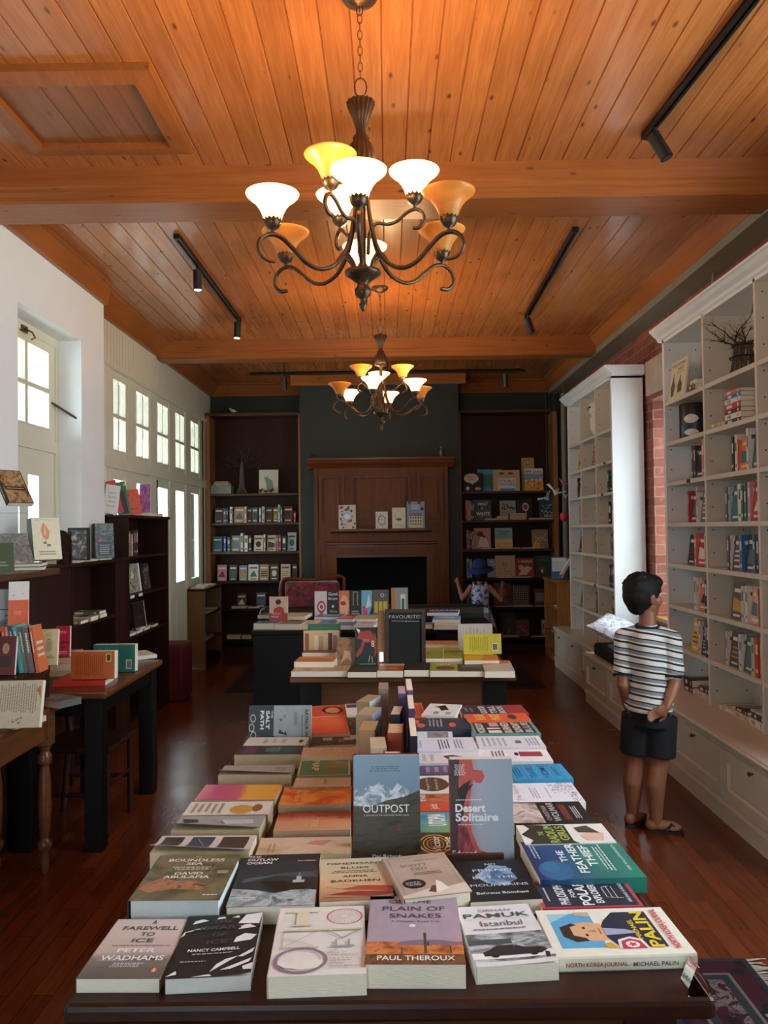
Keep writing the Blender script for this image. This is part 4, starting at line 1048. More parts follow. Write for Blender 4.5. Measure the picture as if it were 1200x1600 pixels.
flat([(840, 1422), (1034, 1418), (1086, 1488), (866, 1497)], TZ, .027, 'left', '#d8cfbc', 'cream hardcover with a painted man in a navy coat, front right corner of foreground table',
     [('r', '#4a8cba', .16, .60, .90, .93), ('p', '#8ab4cc', [(.7, .93), (.9, .75), (.9, .93)]), ('p', '#c8926a', [(.30, .56), (.66, .56), (.70, .66), (.66, .79), (.50, .83), (.36, .78), (.29, .67)]), ('p', '#2c201c', [(.30, .70), (.28, .80), (.40, .88), (.60, .88), (.68, .78), (.64, .74), (.60, .80), (.42, .80), (.36, .72)]), ('e', '#3a2a24', .42, .70, .03, .012), ('e', '#3a2a24', .57, .70, .03, .012), ('p', '#a8704e', [(.46, .62), (.53, .62), (.5, .69)]), ('r', '#a04838', .43, .585, .56, .595),
      ('p', '#1c2030', [(.14, .16), (.90, .16), (.90, .42), (.72, .52), (.60, .56), (.36, .56), (.14, .50)]), ('p', '#8a8ea8', [(.40, .56), (.56, .56), (.52, .40), (.44, .30)]), ('p', '#a49484', [(.80, .60), (.92, .60), (.92, .72), (.84, .72)]), ('p', '#b88a30', [(.14, .52), (.26, .56), (.22, .62), (.14, .60)]),
      ('p', '#c8d0cc', [(.12, .30), (.30, .32), (.36, .40), (.30, .50), (.12, .52)]), ('p', '#a8283c', [(.12, .32), (.27, .34), (.32, .41), (.27, .48), (.12, .50)]), ('e', '#e6dcd0', .20, .41, .065, .05), ('p', '#a8283c', [(.20 + (.055 if j % 2 == 0 else .024) * math.sin(j * PI / 5), .41 + (.042 if j % 2 == 0 else .018) * math.cos(j * PI / 5)) for j in range(10)]),
      ('t', 'PALIN', '#d0b02c', .13, .185, .90, .285, .03), ('t', 'MICHAEL', '#d0b02c', .30, .305, .72, .345, .02), ('t', 'NORTH KOREA JOURNAL', '#b0323c', .10, .055, .94, .125, .03)],
     spine='#cdc4ac', hard=True, spine_items=[('t', 'NORTH KOREA JOURNAL', '#8c3026', .06, .30, .50, .66, .02), ('t', 'MICHAEL PALIN', '#3a342c', .54, .32, .86, .62, .01), ('e', '#a89c80', .92, .48, .018, .22)])

# second row
flat([(245, 1335), (374, 1337), (345, 1403), (207, 1408)], TZ, .058, 'away', mottle('sea_painting', ['#2a2a20', '#4c4834', '#6a6044', '#3a3c30'], 9), 'thick hardcover with an olive brown sea painting, left end of the second row',
     [('p', mottle('painting_boats', ['#6a3c2c', '#a0684a', '#4a3020'], 40), [(.08, .34), (.22, .46), (.42, .38), (.60, .40), (.78, .30), (.72, .18), (.40, .22), (.16, .14), (.02, .22)]), ('l', '#8c7a4c', [(.72, .48), (.80, .92)], .0015), ('l', '#8c7a4c', [(.55, .62), (.95, .72)], .0012), ('r', '#8a8064', .82, .55, .95, .62), ('t', 'THE', '#d8d0bc', .46, .93, .54, .955), ('t', 'BOUNDLESS', '#e0dac8', .16, .83, .84, .90, .02), ('t', 'SEA', '#e0dac8', .40, .75, .60, .81, .02), ('s', '#cfc8b4', .24, .63, .76, .72, 2), ('t', 'DAVID', '#e0dac8', .33, .52, .66, .58, .02), ('t', 'ABULAFIA', '#e0dac8', .22, .44, .76, .50, .02), ('s', '#e0dac8', .78, .07, .96, .11, 1)], spine='#161814', hard=True, pages=paint('bluish_pages', '#c6cccc', .7, .04, 60))
flat([(378, 1337), (500, 1333), (493, 1414), (356, 1417)], TZ, .038, 'away', mottle('storm_sea', ['#0c1216', '#1c262c', '#26333a'], 5), 'dark paperback with a ship on a stormy sea, second from left in the second row',
     [('p', mottle('storm_foam', ['#26333a', '#6c7a80', '#aab2b4', '#34424a'], 18), [(.0, .32), (.30, .28), (.52, .22), (.8, .30), (1, .26), (1, 0), (.0, 0)]), ('p', mottle('storm_cloud', ['#1c262c', '#4c5a62'], 7), [(.1, .42), (.5, .56), (1, .5), (1, .64), (.6, .60), (.1, .50)]), ('p', '#0c0f12', [(.30, .44), (.60, .44), (.66, .40), (.95, .42), (.86, .28), (.52, .26), (.40, .36)]), ('r', '#9aa4a8', .70, .41, .84, .46), ('r', '#9aa4a8', .74, .46, .80, .53), ('l', '#9aa4a8', [(.77, .53), (.77, .60)], .001), ('t', 'THE', '#e6e6e4', .08, .93, .24, .965, .02), ('t', 'OUTLAW', '#e6e6e4', .08, .86, .47, .91, .03), ('t', 'OCEAN', '#e6e6e4', .08, .79, .40, .84, .03), ('t', 'IAN URBINA', '#d0d0d0', .72, .83, .95, .855, .01), ('s', '#d0d0d0', .08, .10, .34, .17, 2)])
flat([(502, 1341), (611, 1341), (611, 1402), (497, 1412)], TZ, .042, 'away', grad('fisher_cover', [(0, '#8a5a40'), (.35, '#c8986c'), (.6, '#c4ab84'), (1, '#bfb698')], 1, .213), 'beige paperback with red fishing boats drawn along the bottom, centre of the second row',
     [('p', '#a03c2c', [(.30, .26), (.95, .18), (1, .22), (1, .30), (.6, .33)]), ('p', '#7a2c24', [(.1, .14), (.7, .08), (1, .12), (1, .18), (.4, .2)]), ('l', '#5a3426', [(.1, .30), (.95, .12)], .0014), ('l', '#5a3426', [(.3, .36), (.9, .26)], .0014), ('l', '#5a3426', [(.05, .08), (.95, .06)], .0018), ('t', "FISHERMAN'S", '#3a2a20', .10, .84, .92, .89, .0), ('t', 'BLUES', '#3a2a20', .30, .73, .70, .78, .0), ('s', '#6a4c3a', .15, .62, .85, .70, 2), ('t', 'ANNA', '#3a2a20', .32, .52, .68, .57, .01), ('t', 'BADKHEN', '#3a2a20', .16, .41, .84, .46, .01)])
flat([(613, 1345), (708, 1326), (721, 1399), (613, 1400)], TZ + .022, .03, 'away', mottle('antarctic_cover', ['#8a7264', '#a08878', '#b09a88'], 5), 'taupe book with a snowy scene and round black sticker, turned askew in second row',
     [('l', '#5a463c', [(.06, .06), (.94, .06), (.94, .94), (.06, .94), (.06, .06)], .0008), ('p', '#c8b4a4', [(.0, .0), (1, .0), (1, .22), (.7, .16), (.5, .18), (0, .05)]), ('p', '#4a3428', [(.40, .10), (.50, .22), (.56, .22), (.50, .06)]), ('p', '#e0d4c8', [(.50, .06), (.60, .34), (.66, .28), (.72, .12)]), ('e', '#1a1614', .26, .30, .17, .11), ('s', '#b8aca0', .14, .25, .38, .35, 3), ('t', "SCOTT", '#6a4e40', .20, .70, .62, .76), ('t', 'ODY', '#6a4e40', .34, .61, .60, .67), ('t', 'ALEX SCOTT', '#6a4e40', .46, .83, .84, .86), ('s', '#6a4e40', .30, .48, .80, .56, 2), ('l', '#6a4e40', [(.3, .585), (.9, .585)], .0006)], tilt=0, hard=True)
flat([(716, 1347), (820, 1341), (838, 1405), (726, 1409)], TZ, .031, 'away', '#0b0c10', 'black paperback with blue light streaks and pale title, second row beneath the pink desert book',
     [('p', mottle('blue_glow', ['#101828', '#3c5478', '#8aa0bc', '#18243a'], 12), [(.22, .60), (.5, .86), (.74, .82), (.82, .5), (.6, .34), (.34, .42)]), ('t', 'NO', '#b8c0cc', .44, .86, .60, .91, .0), ('t', 'FRIEND', '#b8c0cc', .22, .70, .80, .76, .0), ('t', 'BUT THE', '#b8c0cc', .18, .52, .80, .58, .0), ('t', 'MOUNTAINS', '#b8c0cc', .10, .33, .92, .39, .0), ('l', '#6c7484', [(.1, .63), (.9, .63)], .0005), ('l', '#6c7484', [(.1, .45), (.9, .45)], .0005), ('t', 'Behrouz Boochani', '#d6d8dc', .14, .15, .86, .20, .01)])
flat([(831, 1377), (975, 1373), (1006, 1416), (845, 1420)], TZ, .022, 'left', '#a8323e', 'small navy book with a red border and white sledge drawing, right of the second row',
     [('r', '#1c2230', .05, .035, .95, .965), ('t', 'PHILOSOPHY', '#d8d8d8', .12, .70, .92, .80, .02), ('t', 'FOR', '#d8d8d8', .36, .61, .66, .66, .02), ('t', 'POLAR', '#e0e0e0', .08, .47, .92, .585, .02), ('t', 'EXPLORERS', '#e0e0e0', .14, .36, .86, .44, .02), ('l', '#c8c8c8', [(.30, .14), (.34, .30), (.70, .30), (.74, .22)], .0014), ('l', '#c8c8c8', [(.30, .20), (.72, .20)], .0012), ('l', '#c8c8c8', [(.30, .25), (.72, .25)], .0012), ('t', 'ERLING KAGGE', '#d0d0d0', .16, .08, .84, .115, .01), ('s', '#b0b0b8', .2, .88, .8, .92, 1)])
flat([(820, 1315), (972, 1312), (999, 1370), (836, 1376)], TZ, .034, 'left', grad('feather_cover', [(0, '#1c6a58'), (.45, '#245a5c'), (.7, '#1e4266'), (1, '#1c2a50')], 1, .235, .3, 14), 'teal and blue paperback with feather plumes and tall pale capitals, right edge of foreground table',
     [('e', '#26507a', .22, .80, .24, .16), ('e', '#2c5e84', .30, .83, .12, .08), ('e', '#1f3c66', .70, .72, .20, .12), ('p', '#2c6c60', [(.1, .3), (.5, .5), (.9, .4), (.6, .3)]), ('t', 'THE', '#d8dcd8', .42, .63, .72, .70, .02), ('t', 'FEATHER', '#e0e2de', .14, .49, .90, .58, .02), ('t', 'THIEF', '#e0e2de', .30, .36, .84, .45, .02), ('s', '#b8c8c0', .16, .22, .88, .32, 3), ('t', 'KIRK WALLACE JOHNSON', '#b8c8c0', .18, .07, .84, .11, .01), ('s', '#a8b8c8', .5, .88, .9, .95, 2)])
flat([(810, 1289), (943, 1287), (960, 1316), (817, 1320)], TZ, .036, 'left', '#d2cac2', 'white paperback with a dark diamond and green capitals, behind the teal feather book',
     [('p', '#2c2a24', [(.0, .95), (.5, .80), (1, .92), (.96, .50), (.5, .58), (0, .40)]), ('p', '#2c2a24', [(.10, .86), (.50, .99), (.95, .80), (.95, .45), (.05, .45)]), ('t', 'THE', '#8aa04a', .42, .74, .62, .80, .02), ('t', 'RADIUM', '#8aa04a', .05, .60, .95, .71, .02), ('t', 'GIRLS', '#8aa04a', .16, .48, .88, .58, .02), ('p', '#c89c88', [(.1, .12), (.5, .06), (.6, .20), (.4, .34), (.14, .30)]), ('p', '#3a342e', [(.5, .1), (.9, .2), (.8, .36), (.55, .34)])])
R4 = [
 ([(795, 1254), (905, 1252), (929, 1286), (797, 1288)], .030, '#191617', 'black-covered book with grey condensed capitals and two pale faces, right side of foreground table',
  [('r', mottle('faces_photo', ['#3a2c28', '#9a8078', '#c8b4ac', '#4a3a34'], 16), .05, .60, .95, 1), ('t', 'CHRISTIAN', '#8a8a88', .15, .50, .80, .56, .01), ('t', 'WOLMAR', '#a8a8a4', .10, .38, .95, .47, .01), ('r', '#5c2420', .15, .24, .85, .33), ('s', '#b0b0b0', .2, .10, .8, .19, 3)]),
 ([(795, 1224), (895, 1223), (913, 1253), (797, 1255)], .028, '#d2ced4', 'white paperback with faint print and a grey tree drawing, right side of foreground table',
  [('t', 'The Secret', '#a8787c', .1, .86, .9, .93), ('s', '#8c868c', .2, .58, .8, .70, 3), ('s', '#9a94a0', .2, .42, .8, .47, 1), ('d', '#4c4c50', 130, .45, .03, .98, .38, .003), ('d', '#6a6a6c', 50, .05, .02, .5, .14, .003)]),
 ([(795, 1195), (879, 1193), (893, 1217), (796, 1219)], .034, '#2f7fae', 'bright blue paperback with a dark line grid, right side of foreground table',
  [('l', '#1c4a72', [(.04, .12), (.96, .12), (.96, .97), (.04, .97), (.04, .12)], .0014), ('l', '#1c4a72', [(.04, .28), (.96, .28)], .0012), ('l', '#1c4a72', [(.04, .75), (.96, .75)], .0012), ('t', 'TRAVELS', '#1c4a72', .12, .56, .88, .68, .01), ('t', 'HOME', '#1c4a72', .12, .34, .88, .46, .01), ('s', '#1c4a72', .1, .80, .9, .94, 3), ('s', '#1c4a72', .2, .16, .8, .24, 2)]),
 ([(747, 1171), (852, 1171), (866, 1189), (748, 1190)], .032, '#d8d0d0', 'white book with a red strip picture, in the right column behind the standing pink book',
  [('r', '#8a3034', .40, .10, .80, .42), ('e', '#2a1a1c', .60, .46, .14, .03), ('s', '#4c4448', .2, .62, .9, .82, 4)]),
 ([(745, 1150), (843, 1150), (852, 1167), (747, 1169)], .036, '#d0c8cc', 'white book with faint blue sketches, in the right column before the teal-edged book',
  [('s', '#8c94ac', .1, .55, .9, .95, 5), ('r', '#5a5660', .35, .33, .6, .42), ('s', '#7c84a0', .1, .06, .9, .26, 4), ('d', '#8a90a8', 40, .1, .3, .9, .5, .002)]),
 ([(735, 1128), (832, 1127), (843, 1146), (737, 1148)], .040, '#4c827c', 'teal-edged book with cream block letters over a dark photo, right column of foreground table',
  [('r', '#2c2624', .06, .05, .94, .95), ('t', 'NOBODY', '#c8c4b4', .1, .80, .9, .92, .03), ('r', '#cfc0b0', .1, .56, .3, .76), ('r', '#cfc0b0', .4, .56, .5, .76), ('r', '#a8887c', .6, .56, .9, .70), ('t', 'BURNED', '#cfc6b0', .1, .40, .9, .52, .03), ('t', 'SUNDAY', '#cfc6b0', .1, .24, .9, .36, .03), ('t', 'BLUE', '#a8b0ac', .1, .09, .9, .2, .02)]),
 ([(727, 1116), (822, 1114), (828, 1125), (730, 1127)], .046, '#d8502c', 'bright orange book with yellow letters, near the far right corner of foreground table',
  [('t', 'WE ARE', '#e8b04c', .1, .70, .9, .86, .03), ('t', 'MADE', '#e8b04c', .1, .46, .9, .62, .03), ('e', '#3a3430', .5, .26, .34, .07)]),
 ([(717, 1103), (817, 1101), (823, 1115), (719, 1117)], .040, '#8a2c30', 'dark red book with pale block letters, at the far right corner of foreground table',
  [('r', '#2c2838', .03, .30, .97, .98), ('t', 'GOOD', '#c8c8c4', .1, .60, .9, .70, .03), ('t', 'TILL', '#c8c8c4', .1, .45, .9, .55, .03), ('t', 'BOOK', '#cfb8b0', .1, .32, .9, .42, .03), ('s', '#7c6470', .3, .78, .8, .94, 2)]),
]
for q, T, c, lb, it in R4: flat(q, TZ, T, 'left', c, lb, it)
# middle column
R5 = [
 ([(640, 1098), (662, 1098), (663, 1120), (640, 1121)], .038, '#c8502c', 'orange paperback corner showing behind the upright row, far middle of foreground table', [('s', '#5a2018', .1, .1, .9, .9, 5)]),
 ([(663, 1099), (714, 1101), (720, 1119), (668, 1117)], .046, '#d6d2cc', 'white paperback with a black brushed bird, far middle of foreground table', [('p', '#1a1a1c', [(.50, .30), (.9, .5), (.72, .8), (.62, .6), (.4, .52)]), ('s', '#6a6664', .1, .1, .35, .8, 2)]),
 ([(640, 1122), (733, 1122), (736, 1138), (641, 1139)], .040, '#26303c', 'navy hardcover with orange blooms and a red edge, middle column of foreground table', [('e', '#c8503c', .3, .82, .2, .07), ('e', '#c8503c', .65, .90, .18, .06), ('e', '#c8503c', .35, .30, .2, .06), ('s', '#8a94a0', .15, .45, .9, .70, 4), ('d', '#b84a38', 20, .1, .1, .9, .9, .004)]),
 ([(641, 1143), (706, 1143), (709, 1158), (641, 1158)], .030, '#d4d0cc', 'white paperback with a grey mountain photo strip, middle column of foreground table', [('r', mottle('mountain_strip', ['#3a3634', '#8a8684', '#5a5654'], 30), .3, .1, .95, .60)]),
 ([(641, 1153), (740, 1152), (746, 1172), (641, 1174)], .046, '#cfccd6', 'pale lilac-white paperback with rows of black words, middle column of foreground table', [('s', '#26242a', .1, .40, .9, .58, 4), ('s', '#6a6872', .1, .20, .9, .34, 3), ('s', '#8a8892', .2, .82, .9, .92, 2)]),
 ([(645, 1177), (748, 1176), (752, 1191), (646, 1193)], .040, '#d0c6c0', 'off-white paperback with a sepia dog drawing, just behind the standing pink book', [('p', '#4a3a34', [(.3, .2), (.6, .25), (.8, .4), (.7, .55), (.4, .5), (.3, .36)]), ('s', '#a89c98', .1, .66, .9, .90, 2)]),
 ([(651, 1194), (752, 1194), (755, 1209), (651, 1211)], .032, '#4a3c58', 'purple paperback showing between the two standing books, farthest of that column', [('s', '#8a7c9a', .2, .5, .8, .9, 3)]),
 ([(651, 1212), (758, 1211), (762, 1238), (651, 1240)], .030, '#d4cac4', 'white paperback with a dark brown oval, between the two standing books', [('e', '#4c3424', .5, .78, .40, .24), ('t', 'Angela Saini', '#c8b8a8', .15, .82, .85, .87), ('t', 'how to be', '#c8b8a8', .2, .70, .8, .75)]),
 ([(652, 1241), (765, 1240), (768, 1266), (652, 1268)], .030, '#b8402c', 'red and orange paperback between the two standing books', [('r', mottle('red_face', ['#8c2c24', '#b8603c', '#5a2420'], 20), .5, .3, 1, 1), ('t', 'jolt', '#e0b8a4', .1, .7, .4, .84, .02), ('t', 'THE', '#d8cfc8', .55, .88, .95, .95, .02)]),
 ([(652, 1269), (770, 1268), (774, 1299), (652, 1301)], .028, mottle('utopia_cover', ['#285a74', '#3c7c8a', '#6a8c3c', '#2c6a60'], 9), 'blue-green paperback with a white block title, between the two standing books', [('t', 'UTOPIA', '#d8dcd8', .30, .62, .90, .86, .04)]),
 ([(652, 1302), (778, 1301), (783, 1334), (652, 1338)], .026, '#3a2014', 'brown paperback patterned with gold rings, at the foot of the standing pink book', [('e', '#c89a4c', .5, .78, .34 * k, .15 * k, .08) for k in (.4, .7, 1, 1.3)] + [('t', 'Victor', '#e0d4c0', .15, .72, .85, .82, .01), ('t', 'Dove', '#e0d4c0', .2, .58, .8, .68, .01)]),
]
for q, T, c, lb, it in R5: flat(q, TZ, T, 'left', c, lb, it)
# left-centre column
R6 = [
 ([(488, 1103), (543, 1101), (541, 1117), (484, 1120)], .046, '#b8402c', 'orange-red paperback with a dark oval face, far left-centre of foreground table', [('e', '#3a2018', .5, .4, .36, .3), ('e', '#c86a48', .5, .4, .26, .2)], 'right'),
 ([(482, 1122), (545, 1118), (541, 1147), (478, 1147)], .042, '#d8482c', 'plain bright orange-red book lying near the far end, left of the upright row', [('r', '#e05a3c', .1, .06, .94, .94)], 'right'),
 ([(541, 1100), (572, 1099), (572, 1117), (540, 1118)], .060, '#c8c0bc', 'grey-white book with a dark photo strip, against the upright row at the far end', [('r', '#3a3434', .05, .05, .35, .95)], 'right'),
 ([(546, 1120), (572, 1118), (570, 1148), (541, 1148)], .052, '#2e2018', 'dark brown book dotted with pale specks, against the upright row of books', [('d', '#d8d0b8', 16, .1, .1, .9, .9, .003)], 'right'),
 ([(490, 1152), (572, 1150), (568, 1162), (486, 1165)], .036, '#2c2c26', 'dark olive book with small red and white marks, left-centre column of foreground table', [('s', '#b8aca0', .1, .1, .5, .9, 2), ('r', '#8a3c2c', .3, .4, .7, .5)], 'right'),
 ([(476, 1168), (573, 1166), (571, 1182), (468, 1184)], .050, '#b89470', 'tan book printed with pale plant sprays, left-centre column above the green map book', [('d', '#8a6440', 60, .1, .0, .9, .75, .005), ('d', '#d0b48c', 40, .1, .1, .9, .9, .004)], 'right'),
 ([(470, 1185), (548, 1183), (548, 1212), (462, 1214)], .040, mottle('map_cover', ['#2c5c4c', '#3c6c4c', '#5c5a34', '#8a6c40'], 7), 'green and brown map-covered book with a cream border, left-centre column', [('l', '#c8ac80', [(.05, .03), (.95, .03), (.95, .97), (.05, .97), (.05, .03)], .004), ('t', 'MAP', '#c8a878', .16, .60, .70, .74, .02)], 'right'),
 ([(462, 1216), (548, 1215), (548, 1227), (458, 1228)], .044, '#b09478', 'plain tan paperback, left-centre column behind the orange city book', [('s', '#7a604a', .2, .4, .8, .5, 1)], 'right'),
 ([(447, 1229), (548, 1228), (548, 1256), (433, 1258)], .040, mottle('sunset_city', ['#8c2418', '#c84c20', '#e08838', '#a83420'], 10), 'fiery orange and red paperback, left-centre column beside the standing mountain book', [('t', 'AATISH', '#e8c06c', .2, .74, .8, .80, .01), ('t', 'TASEER', '#d8903c', .2, .64, .8, .71, .01), ('p', mottle('dry_grass', ['#6a4020', '#b07038'], 50), [(0, 0), (.22, .05), (.28, .5), (.18, .9), (0, 1)])], 'right'),
 ([(437, 1270), (548, 1268), (548, 1296), (425, 1299)], .040, grad('peach_cover', [(0, '#7a2c20'), (.15, '#8c3424'), (.4, '#c4805c'), (1, '#c08c6c')], 0, .15, .4, 12), 'peach paperback with a red painted top, left-centre column of foreground table', [('d', '#7c2c20', 22, .02, .02, .35, .98, .008), ('t', 'THE', '#d8b08c', .55, .56, .8, .62), ('t', 'TREE', '#d8b08c', .3, .44, .85, .52)], 'right'),
 ([(412, 1309), (548, 1307), (548, 1334), (395, 1337)], .036, mottle('floral_cream', ['#8a7c5c', '#b49c7c', '#c8ac94', '#c49c84'], 8), 'cream paperback with washed-out flowers, just behind the dark ship cover', [('p', '#b87860', [(.2, .2), (.5, .3), (.4, .5), (.2, .4)]), ('s', '#a07058', .3, .80, .9, .9, 2)], 'right'),
]
for q, T, c, lb, it, tp in R6: flat(q, TZ, T, tp, c, lb, flip_v(it), pages=MAT['pages_tan'])
# left column
R7 = [
 ([(391, 1152), (482, 1152), (478, 1164), (378, 1165)], .052, '#c4bcb4', 'white-covered book with a small dark leaf, left column just before the upright grey book', [('e', '#2a2222', .5, .10, .2, .035), ('s', '#a08c88', .25, .3, .75, .75, 3)], 0),
 ([(375, 1166), (475, 1165), (470, 1178), (366, 1179)], .050, '#26202c', 'dark purple book with faint teal lettering, left column of foreground table', [('r', '#1e3a38', .1, .1, .9, .5), ('t', 'THE BONE', '#5c8a80', .2, .34, .7, .56, .02), ('r', '#4a2c34', .1, .7, .9, .9)], 0),
 ([(352, 1196), (461, 1195), (454, 1210), (340, 1211)], .050, '#8c8478', 'grey-beige book with a lifted blank cover, left column of foreground table', [('s', '#5c564c', .2, .1, .8, .25, 4)], .016),
 ([(318, 1226), (440, 1226), (430, 1249), (308, 1250)], .048, grad('pink_yellow', [(0, '#c8787c'), (.2, '#a83c64'), (.5, '#b04a5c'), (.58, '#d0923a'), (1, '#c8862c')], 1, .23, .14, 14), 'half pink and half golden yellow paperback, left column of foreground table', [('l', '#6a3828', [(.0, .62), (.3, .45), (.55, .42), (1, .52)], .0012)], 0),
 ([(298, 1253), (428, 1252), (418, 1272), (286, 1274)], .048, '#cfc2b4', 'white paperback with a drawn golden pear, left column of foreground table', [('e', '#b8843c', .60, .34, .34, .14), ('e', '#7c4c24', .5, .16, .28, .06), ('l', '#5a3c20', [(.95, .38), (.98, .28)], .001), ('s', '#8a7c74', .1, .55, .9, .95, 5)], 0),
 ([(283, 1275), (415, 1274), (405, 1296), (268, 1298)], .050, '#8a8a88', 'grey book whose sketched mountain cover curls open, left column of foreground table', [('p', '#2a2c2e', [(.2, .96), (.7, .88), (.5, .74), (.25, .78)]), ('p', '#b4b8ba', [(.3, .5), (.8, .4), (.6, .1), (.3, .12)]), ('l', '#4a5054', [(.3, .6), (.7, .45), (.4, .3), (.7, .1)], .0012)], .020),
 ([(250, 1305), (402, 1306), (388, 1330), (238, 1333)], .052, '#bfb4ac', 'book with a curled cover of dark photo strips, left column behind the olive sea painting', [('r', '#2c2a28', .1, .74, .95, .95), ('r', '#343a44', .1, .42, .95, .66), ('r', '#3a2c24', .1, .06, .95, .34), ('l', '#7c8494', [(.2, .6), (.8, .48)], .002)], .018),
]
for q, T, c, lb, it, cu in R7: flat(q, TZ, T, 'right', c, lb, flip_v(it), curl=cu, pages=MAT['pages_tan'])
# upright books
stand(385, 483, 2.93, TZ + .001, .150, .022, mottle('salt_cover', ['#6e7676', '#7c8484', '#8c9292'], 6), 'grey book with black swallows standing on its side, at the far left of foreground table',
      flip_v([('r', '#1c2022', .0, .60, .86, 1.0), ('t', 'THE', '#c8ccc8', .12, .615, .30, .64, .02), ('t', 'SALT', '#d0d4d0', .12, .665, .56, .725, .03), ('t', 'PATH', '#d0d4d0', .12, .755, .56, .815, .03), ('p', '#1a1c1e', [(.98, .28), (.70, .62), (.98, .78)]), ('e', '#5a2c28', .84, .86, .15, .07), ('e', '#8c948f', .30, .93, .1, .045, .3), ('e', '#8c948f', .52, .95, .1, .045, .3), ('e', '#8c948f', .70, .92, .1, .045, .3), ('t', 'RAYNOR WINN', '#1a1c1e', .10, .045, .95, .10, .02), ('s', '#3c4244', .2, .13, .9, .16, 1), ('s', '#3c4244', .15, .22, .5, .28, 3),
       ('p', '#101214', [(.55, .50), (.68, .44), (.60, .41), (.72, .38), (.62, .46), (.66, .52)]), ('p', '#101214', [(.22, .46), (.30, .40), (.24, .42), (.20, .38), (.24, .43)]), ('p', '#101214', [(.32, .52), (.40, .46), (.34, .48), (.32, .44)])]), lean=12, top='right')
stand(548, 652, 1.93, TZ + .001, .245, .030, grad('outpost_cover', [(0, '#1c1c1a'), (.30, '#2e2a24'), (.55, '#26262a'), (.62, '#5a7286'), (1, '#6a8296')], 1, .245), 'standing hardcover with a snowy mountain over dark moor, upright in the middle of foreground table',
      [('p', mottle('snow_peaks', ['#8a98a8', '#c4ccd6', '#5a6878', '#aab6c2'], 30), [(0, .52), (0, .66), (.05, .68), (.12, .65), (.22, .72), (.30, .70), (.40, .75), (.50, .70), (.58, .66), (.66, .73), (.76, .69), (.84, .66), (.8, .55), (.4, .50)]), ('p', mottle('dark_moor', ['#15140f', '#2e271c', '#3c3022', '#1c1c1a'], 16, stretch=(1, 4, 1)), [(0, 0), (0, .52), (.25, .51), (.5, .57), (.75, .60), (1, .665), (1, 0)]), ('p', '#5a2820', [(.62, .28), (.68, .35), (.72, .28)]),
       ('t', 'OUTPOST', '#e4e6e6', .14, .455, .84, .53, .0), ('t', 'a journey to the wild ends of the earth', '#c8ccd0', .15, .42, .83, .437, .0), ('s', '#3c4c5c', .2, .84, .76, .90, 3), ('t', 'Dan Richards', '#dcdedc', .28, .03, .72, .062, .01)], lean=7, hard=True, spine='#5a1c1e', back='#5a1c1e')
stand(699, 797, 1.92, TZ + .001, .238, .034, grad('desert_cover', [(0, '#7c4c4c'), (.25, '#8a7480'), (.45, '#8e909c'), (1, '#7c8896')], 0, .16, .12, 8), 'standing grey-pink paperback with a red rock arch, upright right of the mountain hardcover',
      [('p', '#a8443c', [(.16, 1), (.36, 1), (.38, .90), (.52, .89), (.56, .83), (.50, .765), (.42, .77), (.38, .80), (.34, .70), (.30, .50), (.34, .28), (.45, .12), (.72, .06), (.30, .0), (.10, 0), (.14, .5)]), ('p', '#3a2426', [(.0, 1), (.16, 1), (.14, .74), (.24, .52), (.12, .3), (.2, 0), (0, 0)]), ('p', '#1c1618', [(.14, .60), (.12, .70), (.22, .76), (.34, .80), (.30, .74), (.38, .76), (.28, .68), (.22, .56)]), ('p', mottle('red_rock', ['#3a1a20', '#7c2c34', '#a85058'], 60, stretch=(1, .4, 1)), [(.10, 0), (.12, .36), (.26, .34), (.34, .16), (.46, .07), (.72, .055), (.70, .035), (.46, .02), (.45, 0)]),
       ('s', '#d8cfd0', .07, .84, .26, .955, 6), ('s', '#d8cfd0', .08, .595, .5, .612, 1), ('t', 'Desert', '#e4e0e2', .08, .485, .56, .565, .03), ('t', 'Solitaire', '#d8d8de', .08, .395, .76, .475, .03), ('s', '#c8c4cc', .08, .355, .55, .372, 1), ('t', 'Edward', '#d8d4d8', .02, .06, .40, .115, .01), ('t', 'Abbey', '#d8d4d8', .04, -.0, .34, .05, .01)], lean=5, pages=paint('white_pages_2', '#d8ccc0', .7, .04, 60))
# two lines of books standing edge-on down the middle: spines toward us on the right, fore-edges on the left
def upright(x0, y0, W, H, T, sc, pc, lb, spine_front, items=(), yaw=0, hard=False):
    Rz_ = Matrix.Rotation(math.radians(yaw), 3, 'Z')
    if spine_front: ex, ez, o_ = Vector((0, 1, 0)), Vector((1, 0, 0)), Vector((x0, y0, TZ + .001))
    else: ex, ez, o_ = Vector((0, -1, 0)), Vector((-1, 0, 0)), Vector((x0 + T, y0 + W, TZ + .001))
    ex, ez = Rz_ @ ex, Rz_ @ ez; ey = Vector((0, 0, 1))
    M = Matrix(((ex.x, ey.x, ez.x, o_.x), (ex.y, ey.y, ez.y, o_.y), (ex.z, ey.z, ez.z, o_.z), (0, 0, 0, 1)))
    return book(M, W, H, T, sc, lb, [('s', '#8a8078', .1, .2, .9, .5, 5)], pages=paint('edge_' + pc[1:], pc, .8, .06, 60), spine=sc, spine_items=items, hard=hard)
upright(-.012, 2.13, .125, .178, .048, '#1b1b1c', '#c8b8a0', 'black-spined hardcover standing with its spine toward us, nearest of the middle row', True, [('d', '#8a8a86', 8, .5, .2, .95, .8, .003)], 3, True)
upright(-.008, 2.40, .125, .190, .046, '#a8402e', '#d0b498', 'red-spined hardcover marked with dark triangles, in the middle row', True, [('p', '#2a1c2c', [(.30, .18 + .17 * q), (.42, .25 + .17 * q), (.30, .32 + .17 * q)]) for q in range(4)], -2, True)
